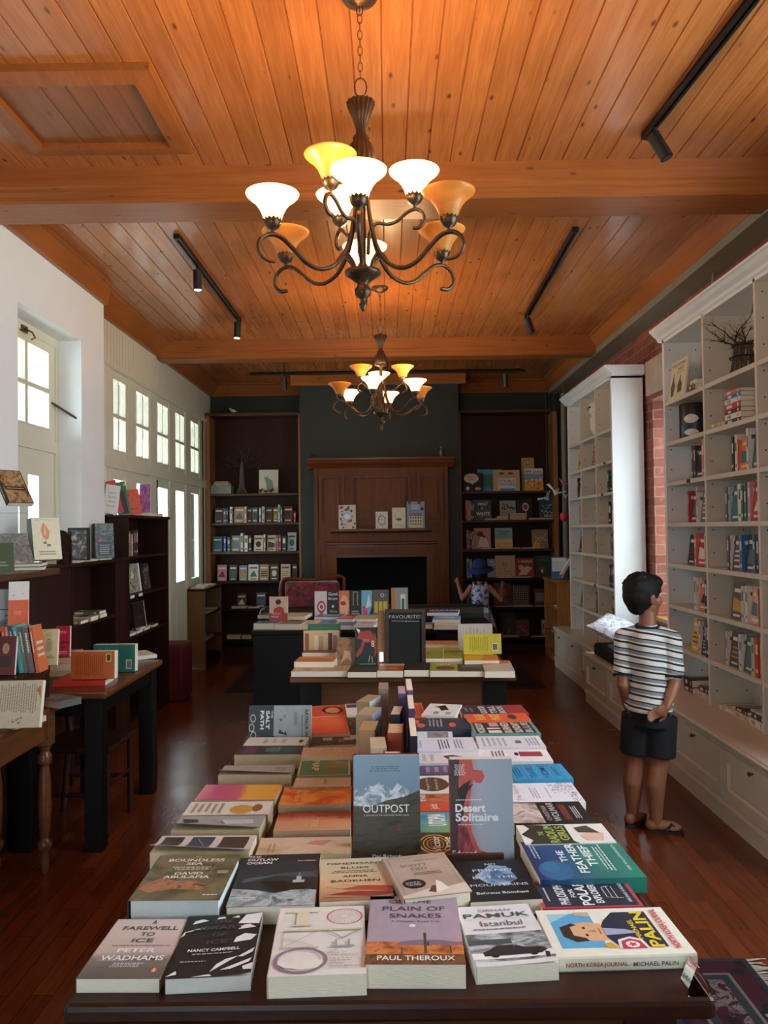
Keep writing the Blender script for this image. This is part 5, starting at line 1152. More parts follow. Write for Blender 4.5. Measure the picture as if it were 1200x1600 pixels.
upright(.002, 2.57, .12, .205, .030, '#141416', '#c8c4b8', 'narrow black hardcover standing behind the red-spined one in the middle row', True, (), -6)
upright(.030, 2.76, .13, .232, .026, '#4a3a5c', '#c09ca0', 'purple-spined book with pinkish page tops near the far end of the middle row', True, [('p', '#8a78a0', [(.25, .2), (.35, .5), (.25, .8)])], 0)
for x0, y0, H, T, sc, pc, yw, lb in ((-.075, 2.12, .155, .052, '#c0a888', '#b08c64', 8, 'tan fore-edge of a thick paperback, nearest on the left of the middle row'), (-.060, 2.28, .178, .044, '#b8a890', '#c0ac90', 3, 'cream paperback showing its fore-edge, second on the left of the middle row'),
    (-.085, 2.43, .190, .050, '#1c1c1c', '#a8845c', -5, 'dark-covered paperback showing brown page edges on the left of the middle row'), (-.083, 2.60, .195, .055, '#8c8ca0', '#b09878', -14, 'lilac-edged thick paperback on the left of the middle row'), (-.080, 2.77, .200, .048, '#d0ccc8', '#a89070', -18, 'white-covered paperback turned slightly on the left of the middle row'), (-.040, 2.93, .215, .036, '#8c7c80', '#a08c7c', 0, 'mauve-grey paperback at the far left end of the middle row')):
    upright(x0, y0, .12, H, T, sc, pc, lb, False, (), yw)
M2 = Matrix.Translation((.058, 2.30, TZ + .001)) @ Matrix(((0, 0, 1, 0), (1, 0, 0, 0), (0, 1, 0, 0), (0, 0, 0, 1)))
book(M2, .22, .205, .020, '#2a2a30', 'dark blue-black patterned book standing lengthwise along the middle row', [('d', '#5a6058', 40, .05, .1, .95, .9, .006)], spine='#1c1c26')
for i, (yy, c2, T2) in enumerate(((2.56, '#3c2c50', .02), (2.80, '#5a4068', .022))):
    book(Matrix.Translation((.060, yy, TZ + .001)) @ Matrix(((0, 0, 1, 0), (1, 0, 0, 0), (0, 1, 0, 0), (0, 0, 0, 1))), .21, .225 + .01 * i, T2, c2, ['deep purple book standing lengthwise behind the patterned dark book', 'tall violet book standing lengthwise at the far end of the middle row'][i], [('s', '#8a78a0', .2, .3, .8, .7, 4)])
# ================================================================== BOOKS ON THE MIDDLE TABLE
B = lambda x0, y0, x1, y1, sk=0: [(x0 + sk, y0), (x1 + sk * .4, y0), (x1, y1), (x0, y1)]
MT = [
 (B(456, 1042, 502, 1049, 5), .030, '#bc946a', 'tan paperback with a small dark emblem, front left corner of the middle table', [('e', '#5a3c28', .5, .5, .16, .12)]),
 (B(501, 1040, 545, 1049, 4), .030, '#a88668', 'brownish paperback with a lifted cover, second along the front of the middle table', [('s', '#6a4c38', .2, .3, .8, .5, 2)]),
 (B(545, 1040, 590, 1050, 2), .030, '#1f2f2a', 'dark green paperback, third along the front of the middle table', [('l', '#4a5c54', [(0, .4), (.5, .6), (1, .5)], .004)]),
 (B(591, 1037, 631, 1048, 1), .036, '#8a4a24', 'rust brown book lying before the chalkboard on the middle table', [('r', '#c89a74', 0, .7, 1, 1), ('s', '#c88c5c', .1, .2, .8, .5, 2)]),
 (B(633, 1035, 672, 1047, 0), .036, '#2a221c', 'dark speckled book with pale pages right of the chalkboard, middle table front', [('d', '#d8ccb0', 14, .1, .1, .9, .9, .004)]),
 (B(673, 1034, 715, 1048, -1), .034, '#8a8a3c', 'olive green book with a brown animal, front row of the middle table', [('e', '#5c3c24', .55, .3, .36, .2), ('t', 'NEAL', '#c8c88c', .25, .62, .75, .82, .02)]),
 (B(716, 1038, 758, 1049, -3), .030, '#2c2220', 'dark brown book with faint lettering, front row right of the middle table', [('s', '#7c6c64', .1, .55, .9, .8, 2)]),
 (B(759, 1032, 802, 1049, -8), .034, '#b8a890', 'pale book with a curling orange band, front right corner of middle table', [('p', '#c8642c', [(-.0, .55), (.9, .75), (1, 1), (.0, .85)]), ('s', '#5a2c1c', .1, .68, .7, .8, 1)]),
]
for q, T, c, lb, it in MT: flat(q, TZ, T, 'away', c, lb, it, pages=MAT['pages'])
MT2 = [
 (B(462, 1026, 523, 1034, 4), .060, '#c07838', 'orange paperback with red lettering, second row left of the middle table', [('s', '#a0382c', .1, .3, .9, .7, 2)]),
 (B(474, 1014, 526, 1020, 3), .070, '#6c4c34', 'brown and grey book under the town picture card, middle table', [('d', '#b8a088', 12, .05, .1, .95, .9, .006)]),
 (B(664, 1012, 722, 1029, 0), .050, mottle('green_leaves', ['#4a6a2c', '#8a9a3c', '#a8702c'], 14), 'large green and orange leafy book in the middle of the middle table', [('l', '#c8cc7c', [(.5, 0), (.5, 1)], .006)]),
 (B(662, 1001, 716, 1007, 0), .068, '#b86c38', 'orange and brown paperback at the back of the middle table, right of the chalkboard', [('d', '#5c3c28', 18, .05, .1, .95, .9, .01), ('d', '#e0c8a8', 10, .05, .1, .95, .9, .008)]),
 (B(727, 1023, 779, 1032, -4), .050, '#cf9224', 'golden yellow paperback lying before the upright yellow book', [('p', '#c8682c', [(.5, 0), (1, 0), (1, 1), (.6, 1)])]),
]
for q, T, c, lb, it in MT2: flat(q, TZ, T, 'away', c, lb, it)
bldg = [('r', c, a, .06, a + .11, h) for c, a, h in (('#7c3c24', .04, .86), ('#c8a070', .17, .70), ('#e0c89a', .30, .78), ('#b88c5c', .43, .72), ('#d8b888', .56, .80), ('#2c2824', .69, .88), ('#8c5c3c', .82, .76))]
stand(473, 529, 4.86, TZ + .06, .125, .012, '#caa472', 'cream landscape card with a row of painted houses, back left of the middle table', bldg, lean=6)
stand(480, 531, 4.95, TZ + .001, .215, .01, '#2c5c3c', 'dark green board standing behind the painted houses card', [('r', '#3c6c4a', .1, .1, .9, .9)], lean=3)
stand(525, 555, 4.66, TZ + .001, .165, .022, mottle('brown_scene', ['#4a2c18', '#8a5c38', '#3a2414'], 18), 'brown illustrated paperback standing left of the dark fox book', [('p', '#b08860', [(.2, .1), (.5, .3), (.8, .12), (.7, .5), (.4, .55)])])
stand(553, 592, 4.63, TZ + .001, .225, .026, '#12201c', 'dark green book with a curled red fox, standing beside the chalkboard', [('p', '#8c2c24', [(.08, .72), (.20, .90), (.60, .92), (.88, .70), (.92, .40), (.78, .24), (.80, .44), (.62, .62), (.40, .60), (.28, .36), (.10, .24), (.02, .30), (.22, .50), (.30, .68)]), ('p', '#d8ccb8', [(.16, .84), (.05, .98), (.22, .93)]), ('p', '#d8b8a0', [(.80, .86), (.86, .58), (.83, .80)]), ('l', '#d8ccb8', [(.55, .12), (.60, .28)], .004), ('l', '#d8ccb8', [(.70, .10), (.68, .26)], .004), ('t', '8', '#e0d8cc', .66, .50, .78, .66, .0), ('t', 'FOX', '#b8988c', .34, .64, .58, .70, .0), ('s', '#7c8c84', .1, .04, .9, .1, 1)])
stand(715, 769, 4.92, TZ + .001, .205, .014, '#beb4ac', 'large off-white book standing on its side at the back right of the middle table', [('s', '#a09890', .1, .2, .9, .8, 6)], top='left')
stand(723, 782, 4.74, TZ + .05, .118, .012, '#bfae1e', 'bright yellow book on its side with a white barcode label, right of middle table', [('r', '#d8d8cc', .14, .10, .55, .24)] + [('l', '#2a2a20', [(.20, .115 + .012 * k), (.50, .115 + .012 * k)], .0012 + .001 * (k % 3)) for k in range(10)] + [('s', '#8c8014', .1, .35, .9, .85, 9)], top='left')
# chalkboard
cb = thing('chalkboard_sign', None, 'small black chalkboard sign with FAVOURITES chalked on it, on the middle table', 'sign', M=Matrix.Translation((-.022, 4.60, TZ + .001)) @ Matrix.Rotation(math.radians(-4), 4, 'Z') @ Matrix.Rotation(math.radians(-6), 4, 'X'))
BW, BH = .232, .335
m = MB(); m.box(0, 0, 0, .022, .03, BH); m.box(BW - .022, 0, 0, BW, .03, BH); m.box(.022, 0, BH - .022, BW - .022, .03, BH); m.box(.022, 0, 0, BW - .022, .03, .022); m.build('frame', wood('sign_frame', '#2a1810', '#4a2c1c', 2, .4), cb, local=True)
m = MB(); m.box(.022, .012, .022, BW - .022, .02, BH - .022); m.build('chalk_panel', paint('chalkboard_black', '#101312', .8, .25, 12), cb, local=True)
A, am, Tm, tm = draw([('t', 'FAVOURITES', '#b8bab4', .10, .84, .90, .90, -.012), ('l', '#9a9c96', [(.16, .80), (.84, .79)], .0022), ('p', '#9a9c96', [(.49, .80), (.53, .80), (.51, .775)])], BW, BH, 0, None, lambda u, v, z: (u * BW, .0115 - z, v * BH))
Tm.build('chalk_lettering', tm, cb, local=True); A.build('chalk_line', am, cb, local=True)
m = MB(); m.box(-.046, .02, 0, -.006, .07, BH - .006); m.build('stand_block', MAT['oak'], cb, local=True)
m = MB(); m.box(-.032, -.045, .0, -.010, -.02, .05); tag(m.build('label_clip', emis('glowing_clip_white', '#f0f4ff', .9), local=True), 'tiny bright white label clip below the left edge of the chalkboard', 'label clip').location = (-.022, 4.60, TZ + .046)  # plain white clip, no lamp; its glow is added

# ================================================================== BOOKS ON THE FAR TABLE
FT = [
 (B(399, 970, 437, 974, 3), .050, '#2c5a68', 'teal and cream book at the front left of the far black table'), (B(433, 970, 474, 975, 2), .046, '#7a6440', 'olive tan book, second along the front of the far table'),
 (B(465, 969, 498, 976, 2), .040, '#d0b8a0', 'cream book with small dark print, third along the front of the far table'), (B(499, 968, 527, 976, 1), .042, '#4c7cae', 'light blue book along the front of the far table'),
 (B(528, 970, 556, 977, 0), .034, '#3c5490', 'blue and white book lying low in the middle of the far table'), (B(557, 969, 588, 977, 0), .036, '#c8a8b8', 'pale pink book at the middle front of the far table'),
 (B(640, 972, 677, 977, 0), .028, '#6c78b0', 'violet-blue book beside the chalkboard top on the far table'), (B(679, 970, 719, 976, 0), .040, '#c0a888', 'plain cream book at the front right of the far table'),
]
for q, T, c, lb in FT: flat(q, TZ, T, 'away', c, lb, [('s', '#4a4440', .15, .3, .85, .7, 2)])
FT2 = [(B(406, 957, 440, 961, 3), .050, .030, '#22181c', 'black book on top of the teal book, far table front left'), (B(444, 957, 482, 963, 3), .046, .030, '#a88c60', 'light tan book stacked on the olive book, far table'),
 (B(495, 958, 538, 964, 3), .042, .022, '#3a6494', 'blue book stacked behind the light blue one, far table'), (B(530, 961, 556, 967, 0), .034, .026, '#9c2c3c', 'red and white book stacked in the middle of the far table'), (B(556, 960, 592, 967, 0), .036, .02, '#8c9a64', 'pale green picture book stacked beside the red one, far table'),
 (B(677, 962, 719, 968, 0), .040, .026, '#4a7cb8', 'blue book with a dark landscape stacked at the far table right end'), (B(669, 951, 717, 957, 0), .066, .028, '#18204a', 'navy book with white swirls on top of the right stack, far table')]
for i, (q, zz, T, c, lb) in enumerate(FT2):
    it = [('l', '#d8dcf0', [(.05 + .16 * k, .3), (.12 + .16 * k, .7), (.18 + .16 * k, .35)], .010) for k in range(6)] if i == 6 else [('s', '#d0c8c0', .15, .3, .85, .7, 2)]
    flat(q, TZ + zz, T, 'away', c, lb, it)
UPR = [
 (420, 449, 6.62, .245, '#8c2c28', 'red portrait novel standing alone at the left of the far table', [('r', '#c8a48c', 0, .45, 1, 1), ('p', '#9c2c24', [(.15, 0), (.85, 0), (.78, .60), (.55, .68), (.25, .60)]), ('e', '#c8987c', .48, .74, .12, .09), ('e', '#2a1814', .48, .82, .15, .09), ('t', 'THE DUTCH', '#e0c8b4', .10, .40, .60, .46, .01), ('t', 'HOUSE', '#e0c8b4', .10, .30, .50, .36, .01), ('t', 'ANN', '#e8dcd0', .12, .14, .42, .21, .01), ('t', 'PATCHETT', '#e8dcd0', .10, .03, .92, .11, .01)]),
 (491, 510, 6.95, .26, '#cac4c4', 'white paperback with a red rosette, first in the upright row on the far table', [('e', '#a02c2c', .55, .48, .36, .20), ('e', '#d8ccc0', .55, .48, .24, .13), ('e', '#a02c2c', .55, .48, .13, .07), ('r', '#8a5a3c', .42, .05, .70, .28)]),
 (511, 528, 6.96, .262, '#16161a', 'black paperback with white capitals and star, second in the far upright row', [('t', 'Good', '#c8c8cc', .08, .84, .92, .95, .02), ('t', 'Boys', '#c8c8cc', .08, .68, .92, .78, .02), ('p', '#c8c8cc', [(.5 + (.16 if j % 2 == 0 else .07) * math.sin(j * PI / 5), .48 + (.07 if j % 2 == 0 else .03) * math.cos(j * PI / 5)) for j in range(10)]), ('t', 'Alma', '#9a9aa4', .2, .28, .9, .36), ('t', 'Days', '#9a9aa4', .2, .12, .9, .20)]),
 (529, 545.5, 6.96, .262, '#c8683c', 'orange paperback with a red-lipped face, third in the far upright row', [('e', '#e0a07c', .5, .5, .42, .36), ('e', '#a82820', .4, .58, .26, .07)]),
 (546.5, 563, 6.96, .262, '#24261f', 'dark paperback with a pale window grid, fourth in the far upright row', [('l', '#8c9084', [(.3, .5), (.3, .95), (.7, .95), (.7, .5)], .006), ('s', '#a8a89c', .1, .2, .9, .35, 2)]),
 (564, 581, 6.96, .262, '#5aa8c4', 'sky blue paperback with a pink patch, fifth in the far upright row', [('p', '#c83c7c', [(.1, .1), (.6, .2), (.5, .45), (.1, .5)]), ('p', '#d8dce0', [(.4, .4), (.9, .5), (.7, .9)]), ('p', '#1c3c54', [(.6, .1), (1, .1), (1, .5)])]),
 (582, 607, 6.97, .265, '#4c4c48', 'grey paperback with yellow windows, sixth in the far upright row', [('r', '#b8a43c', .1, .25, .9, .62), ('l', '#2a2a28', [(.35, .25), (.35, .62)], .006), ('l', '#2a2a28', [(.62, .25), (.62, .62)], .006), ('e', '#d0d0d8', .6, .82, .12, .06, .3)]),
 (611, 637, 6.98, .28, '#7c847c', 'grey-green book with an orange spine at the right end of the upright row', [('r', '#b8662a', 0, 0, .22, 1), ('r', '#c8ccc8', .55, .1, .85, .8), ('r', '#1c5c58', .62, .12, .78, .66)]),
]
for a, b, Y, H, c, lb, it in UPR: stand(a, b, Y, TZ + .001, H, .022, c, lb, it, lean=5)

# ================================================================== SMALL SHELF BOOKS
PAL = dict(black='#151414', charcoal='#34322f', grey='#7c7a76', white='#c8c4bc', cream='#b8aa8c', tan='#9a7c58', brown='#4c301e', maroon='#5a1c1c', red='#a02c2a', orange='#c4622c', yellow='#c49a2c', olive='#5c5c34', green='#2c5c3c', teal='#2a5c60', blue='#2c5c94', navy='#1c2844', purple='#4a3458', pink='#c0787c', sand='#b89470', silver='#a0a4a4', slate='#4a545c', coral='#c8604c', gold='#a8822c', sky='#6c9cb4', ivory='#d0c8b0')
FAR_BOOKS = [None, []]        # collects the smallest, farthest books into one object
def small_book(M, W, H, T, col, label, group, alt='#c8c0b0', deco=1, seed=0):
    far = FAR_BOOKS[0]; k_ = 1 if far else 1.5  # far books keep the room's dimness in their print colour
    r = random.Random(seed); cols = [ink(PAL[col], k=k_), MAT['pages_tan' if far else 'pages'], ink(alt, k=k_), ink(PAL[r.choice(['black', 'ivory', 'maroon', 'teal', 'gold', 'slate'])], k=k_)]
    m = MB(); c = .0012; m.box(c, .002, c, W - .001, H - .002, T - c, 1); m.box(0, 0, 0, W, H, c, 0); m.box(0, 0, T - c, W, H, T, 0); m.box(-.0006, 0, 0, c, H, T, 0)
    e = .0003
    if deco:
        a = r.uniform(.5, .62); b = r.uniform(.78, .9)
        m.quad((-e - .0006, H * a, T * .22), (-e - .0006, H * b, T * .22), (-e - .0006, H * b, T * .78), (-e - .0006, H * a, T * .78), 2)
        m.quad((-e - .0006, H * .12, T * .2), (-e - .0006, H * .2, T * .2), (-e - .0006, H * .2, T * .8), (-e - .0006, H * .12, T * .8), 2)
        z = T + e; k = r.randint(0, 3)
        m.quad((W * .12, H * .74, z), (W * .88, H * .74, z), (W * .88, H * .84, z), (W * .12, H * .84, z), 2)
        m.quad((W * .2, H * .08, z), (W * .8, H * .08, z), (W * .8, H * .14, z), (W * .2, H * .14, z), 2)
        if k == 0: m.add([(W * (.5 + .3 * math.cos(a_ * .785)), H * (.44 + .2 * math.sin(a_ * .785)), z) for a_ in range(8)], [tuple(range(8))], 3)
        elif k == 1: m.quad((W * .1, H * .22, z), (W * .9, H * .22, z), (W * .9, H * .5, z), (W * .1, H * .6, z), 3)
        elif k == 2: m.add([(W * .15, H * .24, z), (W * .85, H * .24, z), (W * .6, H * .62, z), (W * .35, H * .5, z)], [(0, 1, 2, 3)], 3)
        else:
            for q in range(3): m.quad((W * .15, H * (.26 + .13 * q), z), (W * .85, H * (.26 + .13 * q), z), (W * .85, H * (.31 + .13 * q), z), (W * .15, H * (.31 + .13 * q), z), 3)
    if far:
        for c_ in cols:
            if c_ not in FAR_BOOKS[1]: FAR_BOOKS[1].append(c_)
        far.add([M @ v for v in m.v], m.f, 0); far.mi[-len(m.f):] = [FAR_BOOKS[1].index(cols[i]) for i in m.mi]; return None
    o = m.build('book', cols, local=True); o.matrix_world = M; return tag(o, label, 'book', group)
ORD = ['first', 'second', 'third', 'fourth', 'fifth', 'sixth', 'seventh', 'eighth', 'ninth', 'tenth', 'eleventh', 'twelfth', 'thirteenth', 'fourteenth', 'fifteenth', 'sixteenth', 'seventeenth', 'eighteenth', 'nineteenth', 'twentieth']
def mat4(ex, ey, ez, o): return Matrix(((ex[0], ey[0], ez[0], o[0]), (ex[1], ey[1], ez[1], o[1]), (ex[2], ey[2], ez[2], o[2]), (0, 0, 0, 1)))
_sd = [100]
def row_x(spec, xface, ylow, z, desc, group, gap0=.004, dmax=.25, hs=1.):
    """books in a cubby opening toward -x; spec is written far side first (left to right in the photo)"""
    y = ylow + gap0; n = len(spec); out = []
    for i in range(n - 1, -1, -1):
        it = spec[i]; kind, col = it[0], it[1]; h = (it[2] if len(it) > 2 else .205) * hs; t = it[3] if len(it) > 3 else (.12 if kind == 'f' else .026)
        _sd[0] += 1; alt = '#d0c8b8' if col not in ('white', 'cream', 'ivory', 'silver') else '#5a3c34'
        if kind == 'g': y += t; continue
        nm = '%s %s book, %s from left, %s' % (col, 'face-out' if kind == 'f' else 'spine-out', ORD[len([q for q in spec[:i] if q[0] != 'g'])], desc)
        if kind == 's':
            M = mat4((1, 0, 0), (0, 0, 1), (0, -1, 0), (xface + .018 + .008 * math.sin(i * 7.3), y + t, z + .0008)); small_book(M, .14, h, t - .001, col, nm, group, alt, 1, _sd[0])
        elif kind == 'f':           # cover faces out toward -x, leaning back a little
            a = math.radians(7); ex = (0, -1, 0); ey = (math.sin(a), 0, math.cos(a)); ez = (-math.cos(a), 0, math.sin(a))
            M = mat4(ex, ey, ez, (xface + .045, y + t, z + .0008)); small_book(M, t - .002, h, .018, col, nm, group, alt, 1, _sd[0])
        y += t
G_ = 'books on the near white bookcase'
NB = {   # (column, shelf) : far -> near
 (0, 1.85): [('s', 'slate', .21), ('s', 'charcoal', .21), ('f', 'charcoal', .2, .12), ('s', 'white', .22, .02), ('s', 'coral', .235, .03), ('s', 'grey', .235)],
 (0, 1.566): [('s', 'red', .205, .022), ('f', 'maroon', .2, .105), ('s', 'cream', .225), ('s', 'tan', .2, .02), ('s', 'white', .19, .016), ('f', 'slate', .21, .12), ('s', 'white', .2, .018)],
 (0, 1.283): [('f', 'black', .2, .13), ('s', 'coral', .21, .03), ('f', 'red', .205, .15), ('s', 'cream', .21, .022), ('s', 'tan', .2, .02), ('s', 'brown', .2, .02)],
 (0, 1.0): [('s', 'white', .21, .03), ('s', 'ivory', .205, .018), ('f', 'orange', .2, .12), ('s', 'pink', .205, .02), ('s', 'black', .2, .035), ('s', 'white', .2, .02)],
 (0, .72): [('f', 'yellow', .22, .12), ('s', 'coral', .215, .022), ('s', 'white', .21, .03), ('f', 'black', .16, .10), ('s', 'slate', .22), ('s', 'black', .22, .045)],
 (1, 1.85): [('s', 'black', .2), ('s', 'white', .21, .03), ('s', 'coral', .18, .012), ('f', 'orange', .19, .135), ('s', 'white', .225), ('f', 'slate', .215, .11)],
 (1, 1.566): [('s', 'slate', .2), ('s', 'silver', .2, .02), ('f', 'teal', .205, .12), ('s', 'cream', .21), ('s', 'ivory', .21, .034), ('s', 'green', .2), ('s', 'teal', .21), ('s', 'pink', .215, .034), ('f', 'red', .215, .13)],
 (1, 1.283): [('s', 'purple', .2), ('s', 'white', .2, .016), ('f', 'brown', .2, .12), ('s', 'pink', .205, .02), ('s', 'blue', .205, .03), ('f', 'charcoal', .21, .12), ('s', 'slate', .21), ('s', 'charcoal', .21), ('s', 'black', .21), ('s', 'white', .14, .02)],
 (1, 1.0): [('f', 'brown', .21, .15), ('s', 'cream', .2, .034), ('s', 'sky', .2, .03), ('s', 'ivory', .205, .03), ('f', 'sand', .205, .13), ('s', 'coral', .2, .02), ('s', 'charcoal', .21, .03)],
 (1, .72): [('s', 'white', .2, .02), ('f', 'brown', .205, .13), ('s', 'sky', .2), ('s', 'white', .205, .03), ('f', 'green', .2, .14), ('s', 'cream', .21, .034), ('s', 'red', .215, .04), ('s', 'yellow', .215, .03), ('s', 'brown', .21)],
}
SHN = {2.415: 'top shelf', 2.13: 'second shelf down', 1.85: 'third shelf down', 1.566: 'fourth shelf down', 1.283: 'fifth shelf down', 1.0: 'sixth shelf down', .72: 'seventh shelf down', .44: 'lowest shelf'}
for (c, z), sp in NB.items(): row_x(sp, FX, NEAR[c + 1] + .014, z, '%s, %s column of near white bookcase' % (SHN[z], ['far', 'middle'][c]), G_)
FAR_BOOKS[0] = MB()
FB = {
 (0, 2.13): [('f', 'yellow', .23, .2), ('s', 'gold', .22, .02)], (1, 2.13): [('f', 'red', .2, .14), ('s', 'brown', .19), ('s', 'grey', .18, .05)],
 (0, 1.85): [('s', 'navy', .2, .04), ('f', 'sand', .21, .14), ('s', 'cream', .2)], (1, 1.85): [('f', 'blue', .22, .12), ('s', 'orange', .21, .03)], (2, 1.85): [('s', 'white', .19, .015), ('s', 'green', .2, .05), ('f', 'black', .25, .12), ('s', 'charcoal', .24, .06)],
 (0, 1.566): [('s', 'white', .2, .02), ('f', 'orange', .21, .13)], (1, 1.566): [('s', 'white', .21, .03), ('s', 'black', .21, .05), ('s', 'charcoal', .2, .03)], (2, 1.566): [('s', 'black', .2, .08), ('s', 'white', .205, .03), ('s', 'slate', .21, .07)],
 (0, 1.283): [('f', 'brown', .22, .14), ('s', 'maroon', .21), ('s', 'brown', .2), ('s', 'charcoal', .2)], (1, 1.283): [('s', 'cream', .2), ('s', 'grey', .21), ('s', 'purple', .21), ('s', 'slate', .2), ('s', 'brown', .2), ('s', 'charcoal', .19)], (2, 1.283): [('s', 'cream', .19, .02), ('s', 'brown', .2), ('s', 'white', .2, .02), ('s', 'black', .21, .08)],
 (0, 1.0): [('s', 'maroon', .2), ('s', 'charcoal', .19)], (1, 1.0): [('s', 'olive', .2, .03), ('s', 'brown', .2), ('s', 'slate', .2)], (2, 1.0): [('s', 'purple', .2, .04), ('s', 'charcoal', .2), ('s', 'red', .19, .04), ('s', 'cream', .2, .02), ('s', 'navy', .21, .07)],
 (0, .72): [('f', 'green', .22, .18), ('s', 'cream', .1, .03)], (1, .72): [('s', 'brown', .2, .04), ('s', 'charcoal', .2), ('s', 'sky', .2), ('s', 'white', .2)], (2, .72): [('s', 'cream', .2, .02), ('s', 'gold', .2), ('s', 'black', .2, .08), ('s', 'navy', .2, .04)],
 (1, .44): [('s', 'pink', .2, .03), ('s', 'red', .2, .05), ('s', 'coral', .2, .03)],
}
for (c, z), sp in FB.items(): row_x(sp, FX, FAR[c + 1] + .02, z, '%s, %s column of far white bookcase' % (SHN[z], ['far', 'middle', 'near'][c]), 'books on the far white bookcase')

def row_y(spec, x0, yface, z, desc, group):
    """books on a shelf facing the camera: x position, kind, colour, height, width"""
    for i, (px, kind, col, h, t) in enumerate(spec):
        _sd[0] += 1; x = on_y(px, 800, yface).x; alt = '#d0c8b8' if col not in ('white', 'cream', 'ivory', 'silver') else '#5a3c34'
        nm = '%s %s book, %s from left, %s' % (col, 'face-out' if kind == 'f' else 'spine-out', ORD[i], desc)
        if kind == 's': M = mat4((0, 1, 0), (0, 0, 1), (1, 0, 0), (x, yface + .02, z + .0008)); small_book(M, .13, h, t, col, nm, group, alt, 1, _sd[0])
        else:
            a = math.radians(8); M = mat4((1, 0, 0), (0, math.sin(a), math.cos(a)), (0, -math.cos(a), math.sin(a)), (x, yface + .06, z + .0008)); small_book(M, t, h, .018, col, nm, group, alt, 1, _sd[0])
GL = 'books in the left alcove bookcase'
row_y([(334, 'f', 'charcoal', .19, .105), (348.5, 's', 'slate', .18, .03), (353, 's', 'charcoal', .19, .02), (358.5, 's', 'white', .20, .03), (364, 'f', 'tan', .2, .135), (382, 's', 'white', .2, .02), (385, 'f', 'brown', .19, .055), (393, 'f', 'slate', .19, .065), (404, 's', 'grey', .19, .028), (409, 's', 'silver', .2, .03), (413.5, 'f', 'brown', .19, .085), (425.5, 'f', 'olive', .19, .065), (434.5, 's', 'white', .22, .018), (438, 's', 'blue', .19, .02), (442, 'f', 'maroon', .2, .115), (458.5, 's', 'red', .13, .025)], 0, BF, LSH[4], 'second shelf, left alcove bookcase', GL)
row_y([(330.5, 'f', 'teal', .19, .12), (348.5, 's', 'blue', .19, .028), (354.5, 's', 'slate', .18, .03), (359.5, 'f', 'grey', .2, .11), (375, 's', 'white', .23, .03), (381, 's', 'ivory', .2, .04), (387.5, 's', 'black', .2, .035), (395, 'f', 'cream', .2, .115), (411, 's', 'white', .21, .02), (416, 'f', 'cream', .2, .105), (431, 's', 'grey', .2, .02), (434.5, 's', 'red', .2, .03), (440, 's', 'charcoal', .19, .05), (448, 'f', 'silver', .23, .108)], 0, BF, LSH[3], 'third shelf, left alcove bookcase', GL)
row_y([(337.5, 'f', 'pink', .2, .115), (356, 'f', 'charcoal', .2, .095), (371.5, 'f', 'grey', .19, .1), (386, 'f', 'white', .2, .125), (403.5, 'f', 'tan', .2, .115), (420, 'f', 'brown', .2, .105), (437, 'f', 'cream', .2, .118), (455, 'f', 'brown', .2, .055)], 0, BF, LSH[2], 'fourth shelf, left alcove bookcase', GL)
row_y([(368, 'f', 'brown', .18, .11), (398, 'f', 'charcoal', .19, .12)], 0, BF, LSH[1], 'fifth shelf, left alcove bookcase', GL)
FAR_ON = FAR_BOOKS[0]; FAR_BOOKS[0] = None
# children's books face out in the right alcove
RSH = [.18, .56, .92, 1.28, 1.64, 2.00]
def face(px0, px1, z, H, cover, label, items, Y=10.03, lean=8, T=.012, top='up'): return stand(px0, px1, Y, z, H, T, cover, label, items, lean=lean, top=top)
face(749, 787, RSH[5], .285, '#2c8cb4', 'large blue picture book on the top shelf, right alcove bookcase', [('p', '#2c6c5c', [(.1, .75), (.95, .78), (.9, .2), (.6, .12), (.2, .3)]), ('r', '#3c9cc4', 0, .82, 1, 1)], Y=10.10)
face(727, 757, RSH[5], .235, '#14181c', 'black picture book with a white speech bubble, top shelf, right alcove bookcase', [('e', '#d8d0b8', .40, .70, .38, .26), ('p', '#d8d0b8', [(.35, .5), (.55, .48), (.44, .34)]), ('t', 'This is', '#4a4034', .16, .74, .64, .84), ('t', 'Tale!', '#4a4034', .24, .60, .6, .70), ('e', '#c8ccd0', .2, .16, .1, .1), ('e', '#c89a78', .72, .14, .16, .08)], Y=9.99)
face(773, 815, RSH[5], .265, '#b89c6c', 'tan picture book with two crab faces and blue-white lettering, top shelf, right alcove', [('r', '#d8d4c4', .18, .05, .84, .62), ('r', '#3c7cb0', .24, .0, .80, .12), ('e', '#8a3020', .33, .84, .10, .06), ('e', '#8a3020', .66, .84, .10, .06), ('t', 'DOUBLE', '#4a6a94', .22, .42, .80, .54, .01), ('t', 'TROUBLE', '#4a6a94', .22, .26, .80, .38, .01)], Y=10.00)
face(822.5, 851.5, RSH[5], .282, '#c8924c', 'orange and blue picture book of a seaside city, top shelf right end', [('r', '#d8d4cc', 0, .76, 1, 1), ('r', '#6c8cb0', 0, .5, 1, .76), ('d', '#c8602c', 26, .05, .02, .95, .5, .02), ('d', '#e0d0a8', 20, .05, .05, .95, .6, .016), ('t', 'BEAR', '#3c3430', .05, .82, .4, .92, .02), ('t', 'aloha', '#b84030', .48, .80, .95, .92, .02)], Y=10.0)
face(818, 838, RSH[5] + .0, .43, '#b08c58', 'tall tan card with a small doorway drawing behind the seaside book', [('r', '#5a4430', .40, .78, .60, .93), ('r', '#d8c8a0', .43, .8, .57, .91), ('d', '#7a6c60', 12, .2, .62, .8, .74, .012)], Y=10.16, lean=4)
